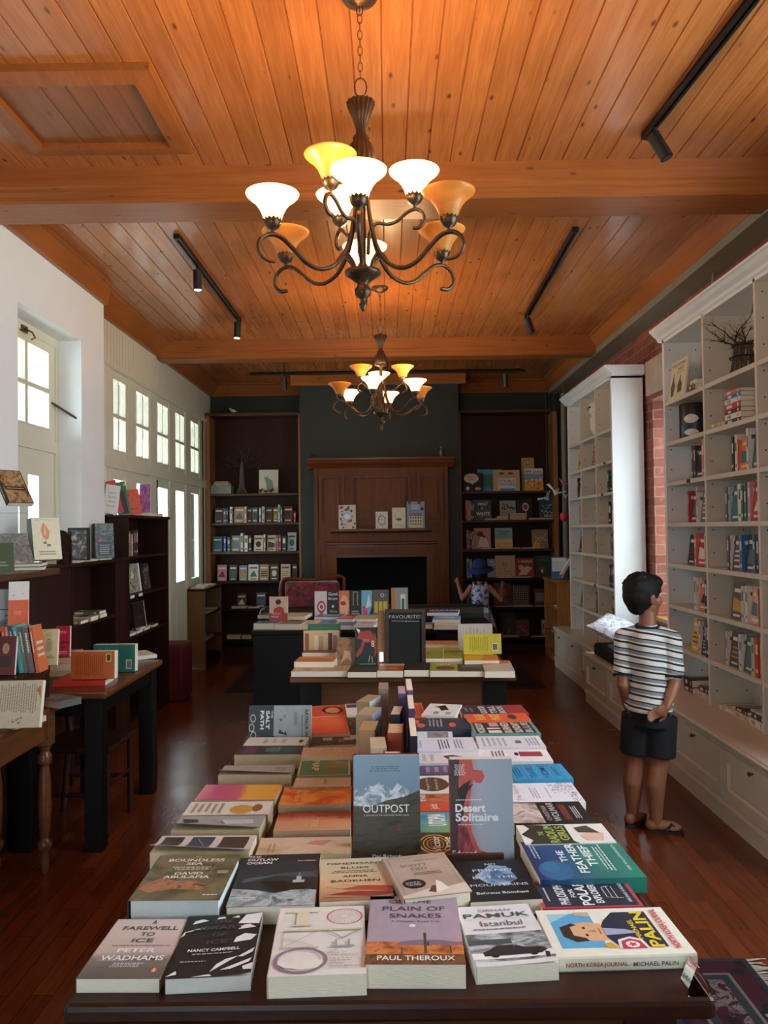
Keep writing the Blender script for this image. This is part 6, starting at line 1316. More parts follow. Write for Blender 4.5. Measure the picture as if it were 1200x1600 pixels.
face(742, 770, RSH[4], .255, '#1d3c48', 'dark teal picture book with white lettering about waste, second shelf, right alcove', [('t', 'WHAT', '#c8d0cc', .22, .72, .80, .88, .02), ('t', 'A', '#a8c070', .4, .54, .56, .66, .02), ('t', 'WASTE', '#c8d0cc', .14, .22, .90, .40, .03), ('d', '#5c8c7c', 16, .1, .1, .9, .9, .012)], Y=10.02)
face(783, 808, RSH[4], .245, '#8a9484', 'grey-green picture book of flying bees, second shelf, right alcove', [('d', '#2a2824', 18, .1, .3, .9, .9, .018), ('d', '#c8a84c', 10, .1, .3, .9, .9, .012)], Y=10.1)
face(810, 834, RSH[4], .27, '#141416', 'black picture book with a white flower, second shelf, right alcove', [('e', '#b8b0ac', .55, .60, .22, .2, .4), ('e', '#8c3c3c', .55, .60, .1, .09), ('l', '#b8b0ac', [(.55, .42), (.6, .15)], .01)], Y=10.1)
face(845, 869, RSH[4], .275, '#1c3c58', 'navy picture book with a leafy gold plant, second shelf right end', [('d', '#8ca88c', 24, .15, .25, .85, .75, .014), ('t', 'IRIS', '#b8b890', .3, .1, .9, .22, .02)], Y=10.05)
face(742, 768, RSH[3], .26, '#b07c70', 'dusty pink picture book of two hugging figures, third shelf, right alcove', [('e', '#2a1c18', .35, .72, .2, .12), ('e', '#3a2018', .55, .58, .14, .09), ('p', '#d8c4b8', [(.2, .1), (.9, .06), (.75, .5), (.4, .6)])])
face(774.5, 802, RSH[3], .26, grad('beach_book', [(0, '#c8a44c'), (.4, '#c8b06c'), (.55, '#5c9494'), (1, '#7ca8a0')], 1, .26), 'sky and sand coloured picture book, third shelf, right alcove', [('t', 'THE SUMMER', '#1c2c34', .15, .80, .9, .86, .02), ('t', 'CRAB', '#1c2c34', .3, .68, .7, .75, .02), ('d', '#c8603c', 8, .1, .05, .9, .3, .016)])
face(832.5, 857.5, RSH[3], .235, '#7a6450', 'grey-brown picture book with pale leaves, third shelf right end', [('l', '#b8a888', [(.1, .2), (.5, .6), (.9, .4)], .01), ('l', '#b8a888', [(.1, .7), (.5, .4), (.9, .8)], .008), ('r', '#b89440', .05, .05, .5, .3)])
face(762, 774, RSH[2], .23, '#6c98a0', 'light blue picture book beside the girl in the hat, fourth shelf, right alcove', [('d', '#c8d0c8', 8, .1, .1, .9, .9, .02)], Y=10.08)
face(774.5, 806, RSH[2], .275, '#b09478', 'cream picture book with a line-drawn girl, fourth shelf, right alcove', [('l', '#7a4a38', [(.5, .2), (.45, .4), (.55, .55), (.5, .65)], .006), ('e', '#8c4c34', .5, .62, .12, .07, .3), ('d', '#7a5844', 14, .2, .1, .8, .4, .01)])
face(807, 835, RSH[2], .24, '#7c2018', 'red picture book with white animals, fourth shelf, right alcove', [('p', '#b8a090', [(.1, .1), (.6, .15), (.9, .5), (.6, .6), (.3, .4)]), ('e', '#a89080', .3, .5, .16, .14), ('t', 'The', '#c8b8a0', .1, .78, .25, .88), ('t', 'KOALA', '#c8b8a0', .32, .76, .9, .90, .02)], Y=9.98)
face(836, 862, RSH[2], .265, '#1c3a24', 'dark green picture book with a red-eyed bird, fourth shelf, right alcove', [('e', '#7c2a2c', .45, .35, .2, .14), ('r', '#c8c4b8', .4, .2, .5, .36), ('t', 'ANIMAL', '#3c5c3c', .2, .74, .9, .86, .02)], Y=10.04)
face(772, 799, RSH[1], .285, '#4a1c14', 'dark red picture book beside the girl, fifth shelf, right alcove', [('p', '#2c4434', [(.1, .1), (.9, .1), (.6, .3)]), ('e', '#7a3424', .5, .6, .3, .2)], Y=10.08)
face(799.5, 828, RSH[1], .265, '#2a2018', 'book patterned with rows of small white and brown shapes, fifth shelf, right alcove', [('p', '#a89078' if (i + j) % 2 else '#6a5440', [(.08 + i * .105, .06 + j * .09), (.16 + i * .105, .06 + j * .09), (.12 + i * .105, .12 + j * .09)]) for i in range(8) for j in range(10)])
face(835, 857, RSH[1], .215, '#3c2c20', 'brown picture book with a grey panel, fifth shelf right end', [('r', '#6c6458', .1, .25, .9, .75)])
face(781, 806, RSH[0], .29, '#1a1512', 'black picture book at the back of the lowest shelf, right alcove', [('e', '#3c342c', .5, .5, .3, .2)], Y=10.15)
face(785, 803, RSH[0], .205, '#241c1a', 'very dark small book before the black one, lowest shelf, right alcove', [('p', '#4c4440', [(.3, .2), (.7, .2), (.5, .6)])], Y=10.04)
face(804.5, 826, RSH[0], .205, '#5c3018', 'rust brown picture book on the lowest shelf, right alcove', [('d', '#8a5430', 10, .1, .1, .9, .9, .02)], Y=10.04)
GR = 'children\'s books, right alcove bookcase'
FAR_BOOKS[0] = FAR_ON
row_y([(728, 's', 'coral', .25, .02), (731, 's', 'ivory', .245, .02), (734, 's', 'pink', .24, .018), (737, 's', 'red', .23, .014), (739, 's', 'black', .23, .016)], 0, BF, RSH[4], 'second shelf, right alcove bookcase', GR)
row_y([(728.5, 's', 'tan', .24, .02), (731.5, 's', 'coral', .235, .018), (734.5, 's', 'purple', .23, .018), (737.5, 's', 'ivory', .22, .016), (740, 's', 'pink', .21, .012)], 0, BF, RSH[3], 'third shelf, right alcove bookcase', GR)
row_y([(728.5, 's', 'white', .24, .03), (733, 's', 'sky', .23, .03)], 0, BF, RSH[2], 'fourth shelf, right alcove bookcase', GR)
row_y([(728.5, 's', 'silver', .22, .022), (732, 's', 'green', .22, .02), (735, 's', 'white', .21, .02)], 0, BF, RSH[1], 'fifth shelf, right alcove bookcase', GR)
row_y([(846, 's', 'white', .2, .02), (849.5, 's', 'silver', .2, .02), (853, 's', 'grey', .2, .018)], 0, BF, RSH[0], 'lowest shelf, right alcove bookcase', GR)

def lying(x, y, z, w, d, T, col, label, group=None, rot=0, seed=None):
    """small book or pamphlet lying flat, centre at x, y"""
    _sd[0] += 1; a = math.radians(rot); ex = Vector((math.cos(a), math.sin(a), 0)); ey = Vector((-ex.y, ex.x, 0)); o_ = Vector((x, y, z + .0006)) - ex * w / 2 - ey * d / 2
    return small_book(mat4(ex, ey, (0, 0, 1), o_), w, d, T, col, label, group, '#8a7c70' if col in ('white', 'ivory', 'cream') else '#c8c0b0', 1, seed or _sd[0])
PXx = lambda px, Y: on_y(px, 800, Y).x
for a, b, z, T, c, lb, Y in (
 (727, 757, RSH[5], .0, '', '', 0),
 (757, 784, RSH[4], .02, 'ivory', 'cream pamphlet lying before the teal waste book', 10.02), (776, 794, RSH[4], .05, 'green', 'folded green book on the second shelf, right alcove', 9.99),
 (796, 822, RSH[4], .022, 'red', 'red book at the bottom of a small pile, second shelf, right alcove', 10.02), (797, 822, RSH[4] + .0235, .03, 'white', 'white book in the small pile, second shelf, right alcove', 10.02), (796, 821, RSH[4] + .055, .03, 'blue', 'blue book topping the small pile, second shelf, right alcove', 10.02),
 (827, 864, RSH[4], .02, 'yellow', 'yellow book lying before the navy plant book', 9.99), (752, 780, RSH[3], .008, 'ivory', 'thin white booklet lying under the hugging figures book', 9.97), (783, 812, RSH[3], .012, 'coral', 'thin orange and white booklet on the third shelf, right alcove', 9.97), (815, 850, RSH[3], .01, 'ivory', 'thin white booklet at the right of the third shelf', 9.97),
 (776, 800, RSH[2], .014, 'ivory', 'white booklet lying before the line-drawn girl book', 9.965), (802, 828, RSH[2], .012, 'white', 'thin white booklet before the red animal book', 9.96), (772, 797, RSH[1], .01, 'cream', 'thin cream booklet lying before the dark red book', 9.97), (799, 830, RSH[1], .014, 'ivory', 'white booklet lying before the patterned book', 9.97), (833, 856, RSH[1], .01, 'white', 'thin white booklet at the right of the fifth shelf', 9.97),
 (782, 808, RSH[0], .03, 'silver', 'grey and white books lying at the front of the lowest shelf, right alcove', 9.98), (826, 846, RSH[0], .014, 'grey', 'thin grey booklet on the lowest shelf, right alcove', 9.98),
 (361, 385, LSH[1], .028, 'cream', 'cream book lying on the fifth shelf, left alcove', 9.98), (387, 404, LSH[1], .02, 'ivory', 'ivory book lying beside the cream one, left alcove', 9.98), (353, 374, LSH[0], .05, 'white', 'white book pile on the lowest shelf, left alcove', 9.98), (377, 391, LSH[0], .045, 'ivory', 'pale book lying on the lowest shelf near the far table', 9.98)):
    if T: x0, x1 = PXx(a, Y), PXx(b, Y); lying((x0 + x1) / 2, Y + .04, z, x1 - x0, .11, T, c, lb)
m_ = FAR_BOOKS[0]; FAR_BOOKS[0] = None
# (the magazines of the far left unit join this object too, so it is built further down)
# piles on the bottom of the near bookcase
for k, (y, z, w, d, T, c, r) in enumerate(((5.36, .44, .15, .22, .035, 'brown', 90), (5.38, .476, .15, .21, .045, 'black', 84), (5.14, .44, .14, .21, .04, 'cream', 92), (5.13, .481, .14, .2, .03, 'brown', 86), (5.03, .512, .12, .13, .02, 'black', 90))):
    lying(2.10, y, z, d, w, T, c, ['brown book lying under the black one, lowest far cubby of near bookcase', 'black book lying on the brown one, lowest far cubby of near bookcase', 'cream book lying at the near side of the lowest far cubby', 'brown book on the cream one, lowest far cubby', 'small black notebook topping the pile in the lowest far cubby'][k], None, 0)
for k, (y, z, w, d, T, c) in enumerate(((4.78, .44, .2, .2, .02, 'ivory'), (4.58, .44, .16, .21, .035, 'cream'), (4.58, .476, .15, .2, .02, 'maroon'), (4.39, .44, .16, .21, .04, 'ivory'), (4.38, .481, .15, .2, .03, 'charcoal'), (4.40, .512, .15, .19, .012, 'white'))):
    lying(2.10, y, z, d, w, T, c, ['flat ivory booklet, lowest middle cubby of near bookcase', 'cream book lying in the lowest middle cubby of near bookcase', 'maroon book on the cream one, lowest middle cubby', 'ivory book lying at the near side of lowest middle cubby', 'charcoal book on the ivory one, lowest middle cubby', 'white pamphlet topping the nearest pile, lowest middle cubby'][k])
for k, (z, T, c) in enumerate(((2.13, .026, 'charcoal'), (2.157, .03, 'ivory'), (2.188, .024, 'brown'), (2.213, .034, 'red'), (2.248, .026, 'white'), (2.275, .024, 'blue'), (2.300, .02, 'orange'))):
    lying(2.07, 4.60, z, .15, .21, T, c, '%s book, %s from the bottom of the pile on the second shelf, near bookcase' % (c, ORD[k]), 'pile of books on the near white bookcase', 90 if False else 0)
lying(2.05, 4.80, 2.13, .15, .16, .03, 'tan', 'small tan box-like book beside the tall pile, near bookcase')
lying(2.04, 5.12, 2.415, .16, .12, .03, 'brown', 'brown book lying on the top shelf beside the cream play book'); lying(2.04, 5.12, 2.446, .13, .1, .03, 'ivory', 'ivory book lying on the brown one, top shelf of near bookcase')
a = math.radians(7)
book(mat4((0, -1, 0), (math.sin(a), 0, math.cos(a)), (-math.cos(a), 0, math.sin(a)), (2.005, 5.635, 2.416)), .30, .27, .014, '#c0b494', 'cream book with two drawn figures on the top shelf of near bookcase', [('t', 'WOLE SOYINKA', '#3a3228', .06, .84, .94, .93, .02), ('t', 'DANCE', '#3a3228', .45, .72, .80, .80, .02), ('s', '#6a5c48', .4, .64, .9, .70, 1), ('p', '#4a4234', [(.15, .08), (.3, .1), (.38, .35), (.28, .5), (.24, .74), (.18, .5), (.08, .32)]), ('p', '#4a4234', [(.55, .14), (.78, .14), (.8, .34), (.7, .44), (.68, .6), (.6, .44), (.52, .34)])])
tn = thing('metal_tin', (2.08, 5.38, 2.13), 'dark grey drum-shaped tin with two pale labels, near white bookcase', 'tin')
m = MB(); m.lathe([(.098, .001), (.1, .004), (.1, .225), (.096, .232), (.0, .232)], (2.08, 5.38, 2.13), 32); m.build('drum', paint('gunmetal', '#2a3034', .35, .1, 4, 0, .6), tn)
for zz, hh in ((.125, .030), (.035, .022)):
    m = MB(); n = 12
    for k in range(n):
        a0, a1 = PI * 1.14 + (k / n) * 1.0, PI * 1.14 + ((k + 1) / n) * 1.0; f = lambda q: math.sin(PI * q) ** .6
        m.quad(*[(2.08 + .1012 * math.cos(w), 5.38 + .1012 * math.sin(w), 2.13 + zz + s_ * hh * f(q)) for w, q, s_ in ((a0, k / n, -1), (a1, (k + 1) / n, -1), (a1, (k + 1) / n, 1), (a0, k / n, 1))])
    m.build('paper_label', ink('#b8b4a8'), tn)

# branching wire and twig sculptures
def twigs(m, p, d, L, r, depth, rr, spread=.6):
    q = p; pts = [Vector(p)]
    for k in range(3):
        d = (d + Vector((rr.uniform(-.25, .25), rr.uniform(-.25, .25), rr.uniform(-.15, .2)))).normalized(); q = q + d * L / 3; pts.append(q.copy())
    m.tube(pts, [r, r * .85, r * .7, r * .55], 5)
    if depth:
        for k in range(3 if depth > 1 else 2):
            a = rr.choice(pts[1:]); e = (d + Vector((rr.uniform(-1, 1), rr.uniform(-1, 1), rr.uniform(-.5, .7))) * spread * 1.5).normalized(); twigs(m, a, e, L * rr.uniform(.55, .8), r * .55, depth - 1, rr, spread)
tw = thing('twig_tree_sculpture', (2.11, 4.70, 2.415), 'baobab sculpture of bundled twigs on the top shelf of near bookcase', 'sculpture')
m = MB(); rr = random.Random(5)
for k in range(60):
    a = rr.uniform(0, 2 * PI); b = a + rr.uniform(-.3, .3); r0, r1 = rr.uniform(.05, .095), rr.uniform(.03, .055); m.tube([(2.11 + r0 * math.cos(a), 4.70 + r0 * math.sin(a), 2.416), (2.11 + r0 * .8 * math.cos(a), 4.70 + r0 * .8 * math.sin(a), 2.50), (2.11 + r1 * math.cos(b), 4.70 + r1 * math.sin(b), 2.62)], .003, 4)
m.build('trunk', paint('grey_twig', '#5c5048', .9, .3, 20), tw)
for zz, r0 in ((2.53, .077), (2.60, .062)):
    m = MB(); m.tube([(2.11 + r0 * math.cos(t_), 4.70 + r0 * math.sin(t_), zz) for t_ in [2 * PI * k / 20 for k in range(21)]], .005, 6); m.build('binding', MAT['dark_wood'], tw)
m = MB()
for k in range(6):
    a = k * PI / 3 + .4; twigs(m, Vector((2.11 + .03 * math.cos(a), 4.70 + .03 * math.sin(a), 2.60)), Vector((.55 * math.cos(a) - .3, math.sin(a) * 1.0 + .25, .55)), .13, .006, 3, rr)
m.build('branches', paint('dark_twig', '#30261f', .9, .3, 20), tw)
x = PXx(378, 10.08)
wt = thing('wire_tree_sculpture', (x, 10.1, LSH[5]), 'grey wire tree with bare spreading branches, top shelf of left alcove bookcase', 'sculpture')
m = MB(); rr = random.Random(11)
for k in range(26):
    a = 2 * PI * k / 26; m.tube([(x + .075 * math.cos(a), 10.1 + .05 * math.sin(a), LSH[5] + .001), (x + .035 * math.cos(a), 10.1 + .03 * math.sin(a), LSH[5] + .08), (x + .022 * math.cos(a), 10.1 + .022 * math.sin(a), LSH[5] + .3), (x + .012 * math.cos(a), 10.1 + .012 * math.sin(a), LSH[5] + .40)], .004, 4)
m.build('trunk', paint('wire_grey', '#6c6460', .5, .2, 20, 0, .5), wt)
m = MB()
for k in range(9):
    a = k * 2 * PI / 9; twigs(m, Vector((x + .01 * math.cos(a), 10.1, LSH[5] + .30 + .012 * k)), Vector((1.2 * math.cos(a), .35 * math.sin(a), .35 if k % 2 else .1)), .13, .004, 3, rr, .45)
twigs(m, Vector((x, 10.1, LSH[5] + .38)), Vector((0, 0, 1)), .15, .005, 3, rr)
m.build('branches', paint('wire_grey_2', '#5c5650', .5, .2, 20, 0, .5), wt)
# boxes, card and little birds beside it
def tbox(x0, x1, y0, y1, z0, z1, c, nm, label, cat, bev=.002):
    m = MB(); m.box(x0, y0, z0, x1, y1, z1); return tag(m.build(nm, ink(c) if isinstance(c, str) else c, bevel=bev), label, cat)
tbox(PXx(329, 10), PXx(361, 10), 10.0, 10.2, LSH[5] + .0005, LSH[5] + .105, '#767c74', 'storage_box', 'grey storage box on the top shelf of left alcove bookcase', 'box')
tbox(PXx(333, 10), PXx(358, 10), 10.02, 10.18, LSH[5] + .107, LSH[5] + .135, '#9a9488', 'storage_box', 'thin grey-white box stacked on the grey storage box', 'box')
tbox(PXx(335, 10), PXx(356, 10), 10.03, 10.17, LSH[5] + .137, LSH[5] + .16, '#a8746c', 'storage_box', 'thin pinkish box on top of the box stack, left alcove', 'box')
stand(406, 436, 10.05, LSH[5], .30, .012, '#c0bca4', 'off-white card with a green-grey cat picture, left alcove bookcase', [('p', '#6c7c6c', [(.25, .78), (.30, .70), (.42, .68), (.47, .76), (.48, .62), (.70, .55), (.75, .30), (.72, .08), (.40, .08), (.38, .40), (.28, .62)])], lean=5)
def bird(x, y, z, s, mat, label, name='bird_figurine', flip=1):
    t = thing(name, (x, y, z), label, 'figurine')
    m = MB(); m.ball((x, y, z + .6 * s), (.5 * s, .3 * s, .34 * s), rot=Euler((0, -.3 * flip, 0)).to_matrix()); m.ball((x + .42 * s * flip, y, z + .95 * s), .2 * s); m.tube([(x + .58 * s * flip, y, z + .95 * s), (x + .8 * s * flip, y, z + .9 * s)], [.06 * s, .01 * s], 6); m.tube([(x - .3 * s * flip, y, z + .6 * s), (x - .85 * s * flip, y, z + .45 * s)], [.18 * s, .05 * s], 6); m.build('body', mat, t)
    m = MB(); m.tube([(x + .06 * s, y, z), (x + .03 * s, y, z + .35 * s)], .03 * s, 5); m.build('leg', MAT['iron'], t); m = MB(); m.tube([(x - .08 * s, y, z), (x - .05 * s, y, z + .35 * s)], .03 * s, 5); m.build('leg', MAT['iron'], t)
for k, px in enumerate((407, 415, 424)): bird(PXx(px, 9.98), 9.985, LSH[5], .055 if k != 1 else .04, paint('dark_brown_bird', '#2a1a14', .4, .2, 30), ['dark bird figurine, leftmost before the cat card', 'smallest dark bird figurine, in the middle before the cat card', 'dark bird figurine, rightmost before the cat card'][k], flip=1 if k != 1 else -1)
bird(PXx(365, 10.05), 10.05, 3.016, .07, paint('white_porcelain', '#c8c8c8', .3, .03), 'small white bird figurine above the left alcove bookcase', flip=-1)
bird(PXx(353, 10.05), 10.05, 3.016, .05, paint('dark_brown_bird', '#2a1a14', .4), 'small dark bird figurine above the left alcove bookcase')
# mantel books and figurines
for a, b, H, c, lb, it in ((530, 557, .285, '#b8a898', 'patterned book with a blue lace medallion, left on the mantel shelf', [('d', '#5a3c34', 30, .05, .05, .95, .95, .02), ('e', '#8ca4c0', .5, .52, .28, .18), ('e', '#d8d4cc', .5, .52, .18, .11), ('r', '#a83c2c', .5, .28, .75, .34)]),
    (588, 607, .20, '#c0b8a8', 'small white book with grey doodles on the mantel shelf', [('e', '#6a6c74', .5, .5, .32, .3, .2), ('e', '#8c5c4c', .4, .6, .12, .1, .3), ('d', '#4c5464', 14, .1, .1, .9, .9, .008)]),
    (614, 635, .245, '#c8bc9c', 'cream book with a thin oval wreath on the mantel shelf', [('e', '#7c745c', .5, .6, .32, .26, .06), ('e', '#4c4434', .5, .44, .2, .06), ('s', '#8c8468', .2, .1, .8, .2, 2)]),
    (637, 665, .315, '#6a7c94', 'tall blue book with a pale house front, right on the mantel shelf', [('r', '#b4a878', .12, .02, .88, .46), ('p', '#5c6068', [(.1, .46), (.9, .46), (.82, .56), (.18, .56)])] + [('r', '#2c3440', .18 + .14 * i, .12 + .12 * j, .25 + .14 * i, .19 + .12 * j) for i in range(5) for j in range(3)] + [('s', '#c8ccd0', .2, .7, .8, .9, 3), ('e', '#141c2c', .86, .72, .09, .06)])):
    stand(a, b, 9.38, MANTEL, H, .02, c, lb, it, lean=6)
bird(PXx(488, 9.4), 9.42, MTOP, .055, MAT['iron'], 'tiny dark bird figurine on the left end of the fireplace top')
m = MB(); x = PXx(691, 9.4); m.ball((x, 9.42, MTOP + .05), (.02, .015, .04)); m.ball((x, 9.42, MTOP + .11), .018); m.tube([(x - .012, 9.42, MTOP), (x - .006, 9.42, MTOP + .04)], .005, 6); m.tube([(x + .012, 9.42, MTOP), (x + .006, 9.42, MTOP + .04)], .005, 6)
tag(m.build('figurine', paint('grey_green_figure', '#6c7468', .4)), 'tiny grey standing figurine on the right end of the fireplace top', 'figurine')
# ================================================================== LEFT SIDE: DISPLAYS AND THEIR BOOKS
CT, LT, TT, T1, T2 = 1.353, 1.361, 1.681, .761, .776
stand(54, 84, 4.36, CT + .04, .235, .055, '#d8c8a4', 'cream book with an orange leaf sprig and pale green spine, on the dark display counter', [('p', '#c87840', [(.40, .90), (.52, .78), (.62, .66), (.56, .50), (.46, .46), (.36, .54), (.30, .70)]), ('p', '#e0a070', [(.44, .80), (.50, .70), (.48, .56), (.40, .60)]), ('e', '#5a6a4c', .42, .40, .07, .03), ('e', '#5a6a4c', .56, .34, .07, .03), ('l', '#5a6a4c', [(.46, .46), (.5, .26)], .002), ('l', '#9a7c58', [(.12, .93), (.4, .96), (.7, .93)], .0016), ('s', '#7c6a54', .15, .10, .85, .22, 2)], lean=10, yaw=48, spine='#6c8474', back='#4a5c50')
stand(-14, 36, 4.12, CT + .012, .22, .03, mottle('grey_photo', ['#3a3632', '#8c8880', '#5c5852', '#a8a49a'], 14), 'grey photo book leaning far back at the left edge of the counter', [], lean=42, yaw=40)
stand(-22, 12, 3.80, CT + .001, .15, .02, '#2c3a24', 'dark green book at the far left edge on the display counter', [('s', '#7c8a5c', .2, .2, .8, .4, 2)], lean=15, yaw=35)
for k, (y, T, c, r) in enumerate(((4.30, .018, 'charcoal', 20), (4.29, .016, 'slate', 14))): lying(-1.93, y, CT + k * .0195, .16, .22, T, c, ['charcoal book lying flat under the cream sprig book, counter top', 'slate book lying directly beneath the cream sprig book'][k], None, r)
lying(-1.99, 4.02, CT, .15, .2, .012, 'silver', 'thin silver-grey booklet lying on the counter before the grey photo book', None, 30)
ac = thing('acrylic_stand', (-1.98, 4.12, CT), 'clear acrylic book stand holding a brown book above the counter', 'stand')
m = MB(); m.box(-2.08, 4.22, CT, -1.90, 4.225, CT + .34); m.build('upright_plate', MAT['glass'], ac)
m = MB(); m.box(-2.08, 4.10, CT + .30, -1.90, 4.22, CT + .305); m.build('ledge', MAT['glass'], ac)
ex = Vector((.55, .83, 0)).normalized(); ey = Vector((-.62, .1, .78)); ez = ex.cross(ey).normalized(); ey = ez.cross(ex); o_ = Vector((-1.955, 4.10, 1.69))
book(mat4(ex, ey, ez, o_), .14, .22, .028, mottle('brown_montage', ['#1c140e', '#6c4c34', '#a8845c', '#2c2018'], 22), 'brown book of small pictures tilted high on the clear stand, left edge', [('r', '#1a120c', .1, .40, .9, .50), ('s', '#b8986c', .15, .42, .85, .48, 1), ('l', '#1a120c', [(.02, .01), (.98, .01), (.98, .99), (.02, .99), (.02, .01)], .004)], spine='#1c140e', spine_items=[('s', '#b8a890', .1, .3, .9, .7, 1)])
# low bookcase top
bs = thing('display_stand', (-2.03, 4.92, LT), 'dark brown wooden display stand with a rounded back, on the low bookcase', 'stand')
m = MB(); n = 14; pr = [(-2.095, LT), (-1.955, LT), (-1.955, LT + .10)] + [(-2.025 + .07 * math.cos(PI * k / n), LT + .13 + .075 * math.sin(PI * k / n)) for k in range(n + 1)]; m.prism(pr, 1, 4.93, 4.95); m.build('rounded_back', MAT['dark_wood_z'], bs)
m = MB(); m.box(-2.10, 4.86, LT, -1.965, 4.93, LT + .06); m.box(-2.11, 4.84, LT + .06, -1.96, 4.935, LT + .072); m.build('ledge', MAT['dark_wood'], bs)
fr = thing('picture_frame', (-2.02, 5.22, LT), 'black picture frame behind the rounded display stand', 'frame')
m = MB(); m.box(-2.09, 5.22, LT, -2.075, 5.24, LT + .22); m.box(-1.965, 5.22, LT, -1.95, 5.24, LT + .22); m.box(-2.075, 5.22, LT + .205, -1.965, 5.24, LT + .22); m.box(-2.075, 5.22, LT, -1.965, 5.24, LT + .015); m.build('frame', MAT['black'], fr)
m = MB(); m.box(-2.075, 5.228, LT + .015, -1.965, 5.236, LT + .205); m.build('picture', mottle('dim_picture', ['#1c1a18', '#3c3834', '#a8a098'], 30), fr)
stand(72, 86, 4.70, LT, .14, .02, '#9a8464', 'small tan book standing beside the rounded display stand', [('s', '#5c4c38', .1, .2, .9, .8, 5)], lean=10, yaw=20)
stand(150, 172, 5.72, LT, .25, .045, mottle('slate_cover', ['#3a4444', '#5c6664', '#2c3434', '#747c78'], 24), 'slate grey book with a red mark standing at the far end of the low bookcase', [('e', '#a83c44', .28, .52, .14, .05), ('r', '#2c3438', .12, .06, .88, .46), ('s', '#8c9490', .2, .1, .8, .4, 5)], lean=4, yaw=42, spine='#141a18')
for k, (y, x, c, r) in enumerate(((5.05, -2.0, 'ivory', 10), (5.25, -2.03, 'silver', 80), (5.5, -2.02, 'white', 85))): lying(x, y, LT, .13, .2, .006, c, ['ivory leaflet lying before the rounded stand, low bookcase top', 'silver leaflet lying before the black frame, low bookcase top', 'long white leaflet lying before the slate grey book'][k], None, r)
for k, (y, T, c, x) in enumerate(((5.15, .02, 'tan', -2.05), (5.30, .03, 'cream', -2.04), (5.50, .025, 'ivory', -2.05), (5.48, .02, 'olive', -2.05))): lying(x, y, .966 + (.027 if k == 3 else 0), .13, .19, T, c, ['tan book lying in the low bookcase, nearest of its pile', 'cream book lying in the middle of the low bookcase shelf', 'ivory book lying at the far side of the low bookcase shelf', 'olive book lying on the ivory one in the low bookcase'][k], None, 90)
# tall bookcase top
def tilt_book(px, Y, z, H, W_, T, c, label, items, roll, yaw=35):
    x = on_y(px, 800, Y).x; R = Matrix.Rotation(math.radians(yaw), 3, 'Z') @ Matrix.Rotation(math.radians(roll), 3, 'Y') @ Matrix.Rotation(math.radians(82), 3, 'X')
    ex, ey, ez = R @ Vector((1, 0, 0)), R @ Vector((0, 1, 0)), R @ Vector((0, 0, 1)); M = mat4(ex, ey, ez, (x, Y, z))
    M[2][3] += z + .001 - min((M @ Vector(p)).z for p in ((0, 0, 0), (W_, 0, 0), (0, 0, T), (W_, 0, T))); return book(M, W_, H, T, c, label, items, spine=c)
tilt_book(160, 6.20, TT, .23, .11, .02, '#d4d4cc', 'white book leaning at the near end on top of the tall bookcase', [('s', '#a8a8a0', .2, .2, .8, .8, 4)], 8, 30)
tilt_book(173, 6.30, TT, .265, .11, .025, '#a81c34', 'crimson book with a zigzag edge leaning on top of the tall bookcase', [('d', '#d8a0a0', 14, .02, .02, .2, .98, .006)], -12, 55)
tilt_book(185, 6.42, TT, .265, .10, .03, '#1e5c38', 'green and black book leaning beside the crimson one, tall bookcase top', [('e', '#14181a', .5, .62, .3, .12), ('r', '#14181a', .2, .0, .8, .55), ('e', '#c89a4c', .9, .9, .08, .04)], -8, 50)
tilt_book(199, 6.55, TT, .21, .115, .02, '#c84424', 'orange-red book with dark marks on top of the tall bookcase', [('d', '#3c1814', 12, .15, .5, .85, .9, .006), ('t', 'love', '#4c1c14', .2, .2, .8, .3)], -6, 30)
tilt_book(218, 6.85, TT + .03, .245, .09, .025, mottle('purple_cover', ['#3c1c40', '#6c3c68', '#8c5c84'], 30), 'purple patterned book standing at the far end, tall bookcase top', [], 0, 10)
for k, (y, c, w) in enumerate(((6.82, 'pink', .20), (7.05, 'maroon', .15))): lying(-2.10, y, TT, .2, w, .028, c, ['pink book lying flat under the purple one, tall bookcase top', 'maroon book lying flat at the far corner, tall bookcase top'][k], None, 0)
def spine_px(y, z, H, T, col, label, alt='#c8c0b0'):      # spine faces into the room (+x)
    _sd[0] += 1; return small_book(mat4((-1, 0, 0), (0, 0, 1), (0, 1, 0), (-2.0, y, z + .001)), .14, H, T, col, label, None, alt, 1, _sd[0])
spine_px(6.16, 1.361, .19, .05, 'grey', 'grey spine book at the near end of the top shelf, tall bookcase'); spine_px(6.24, 1.361, .17, .04, 'pink', 'faded pink spine book, top shelf of the tall bookcase'); spine_px(6.31, 1.361, .2, .03, 'brown', 'brown spine book beside the faded pink one, tall bookcase'); spine_px(6.36, 1.361, .2, .04, 'charcoal', 'charcoal spine book beside the brown one, tall bookcase')
def face_x(y, z, W_, H, c, label, items, T=.014): return book(mat4((0, 1, 0), (-math.sin(.12), 0, math.cos(.12)), (math.cos(.12), 0, math.sin(.12)), (-2.04, y, z + .002)), W_, H, T, c, label, items)
face_x(6.14, 1.061, .13, .21, '#c4c4b8', 'pale card with black squares, second shelf of the tall bookcase', [('r', '#2c2a28', .2, .55, .8, .9), ('r', '#2c2a28', .2, .1, .8, .42)])
face_x(6.30, 1.061, .20, .23, '#8c8c7c', 'patterned black and cream book in the middle of the second shelf', [('d', '#24221e', 40, .05, .05, .95, .95, .016), ('e', '#c8c4b0', .45, .6, .2, .14)])
face_x(6.55, 1.061, .04, .23, '#d0d0c4', 'narrow white upright book on the second shelf, tall bookcase', [])
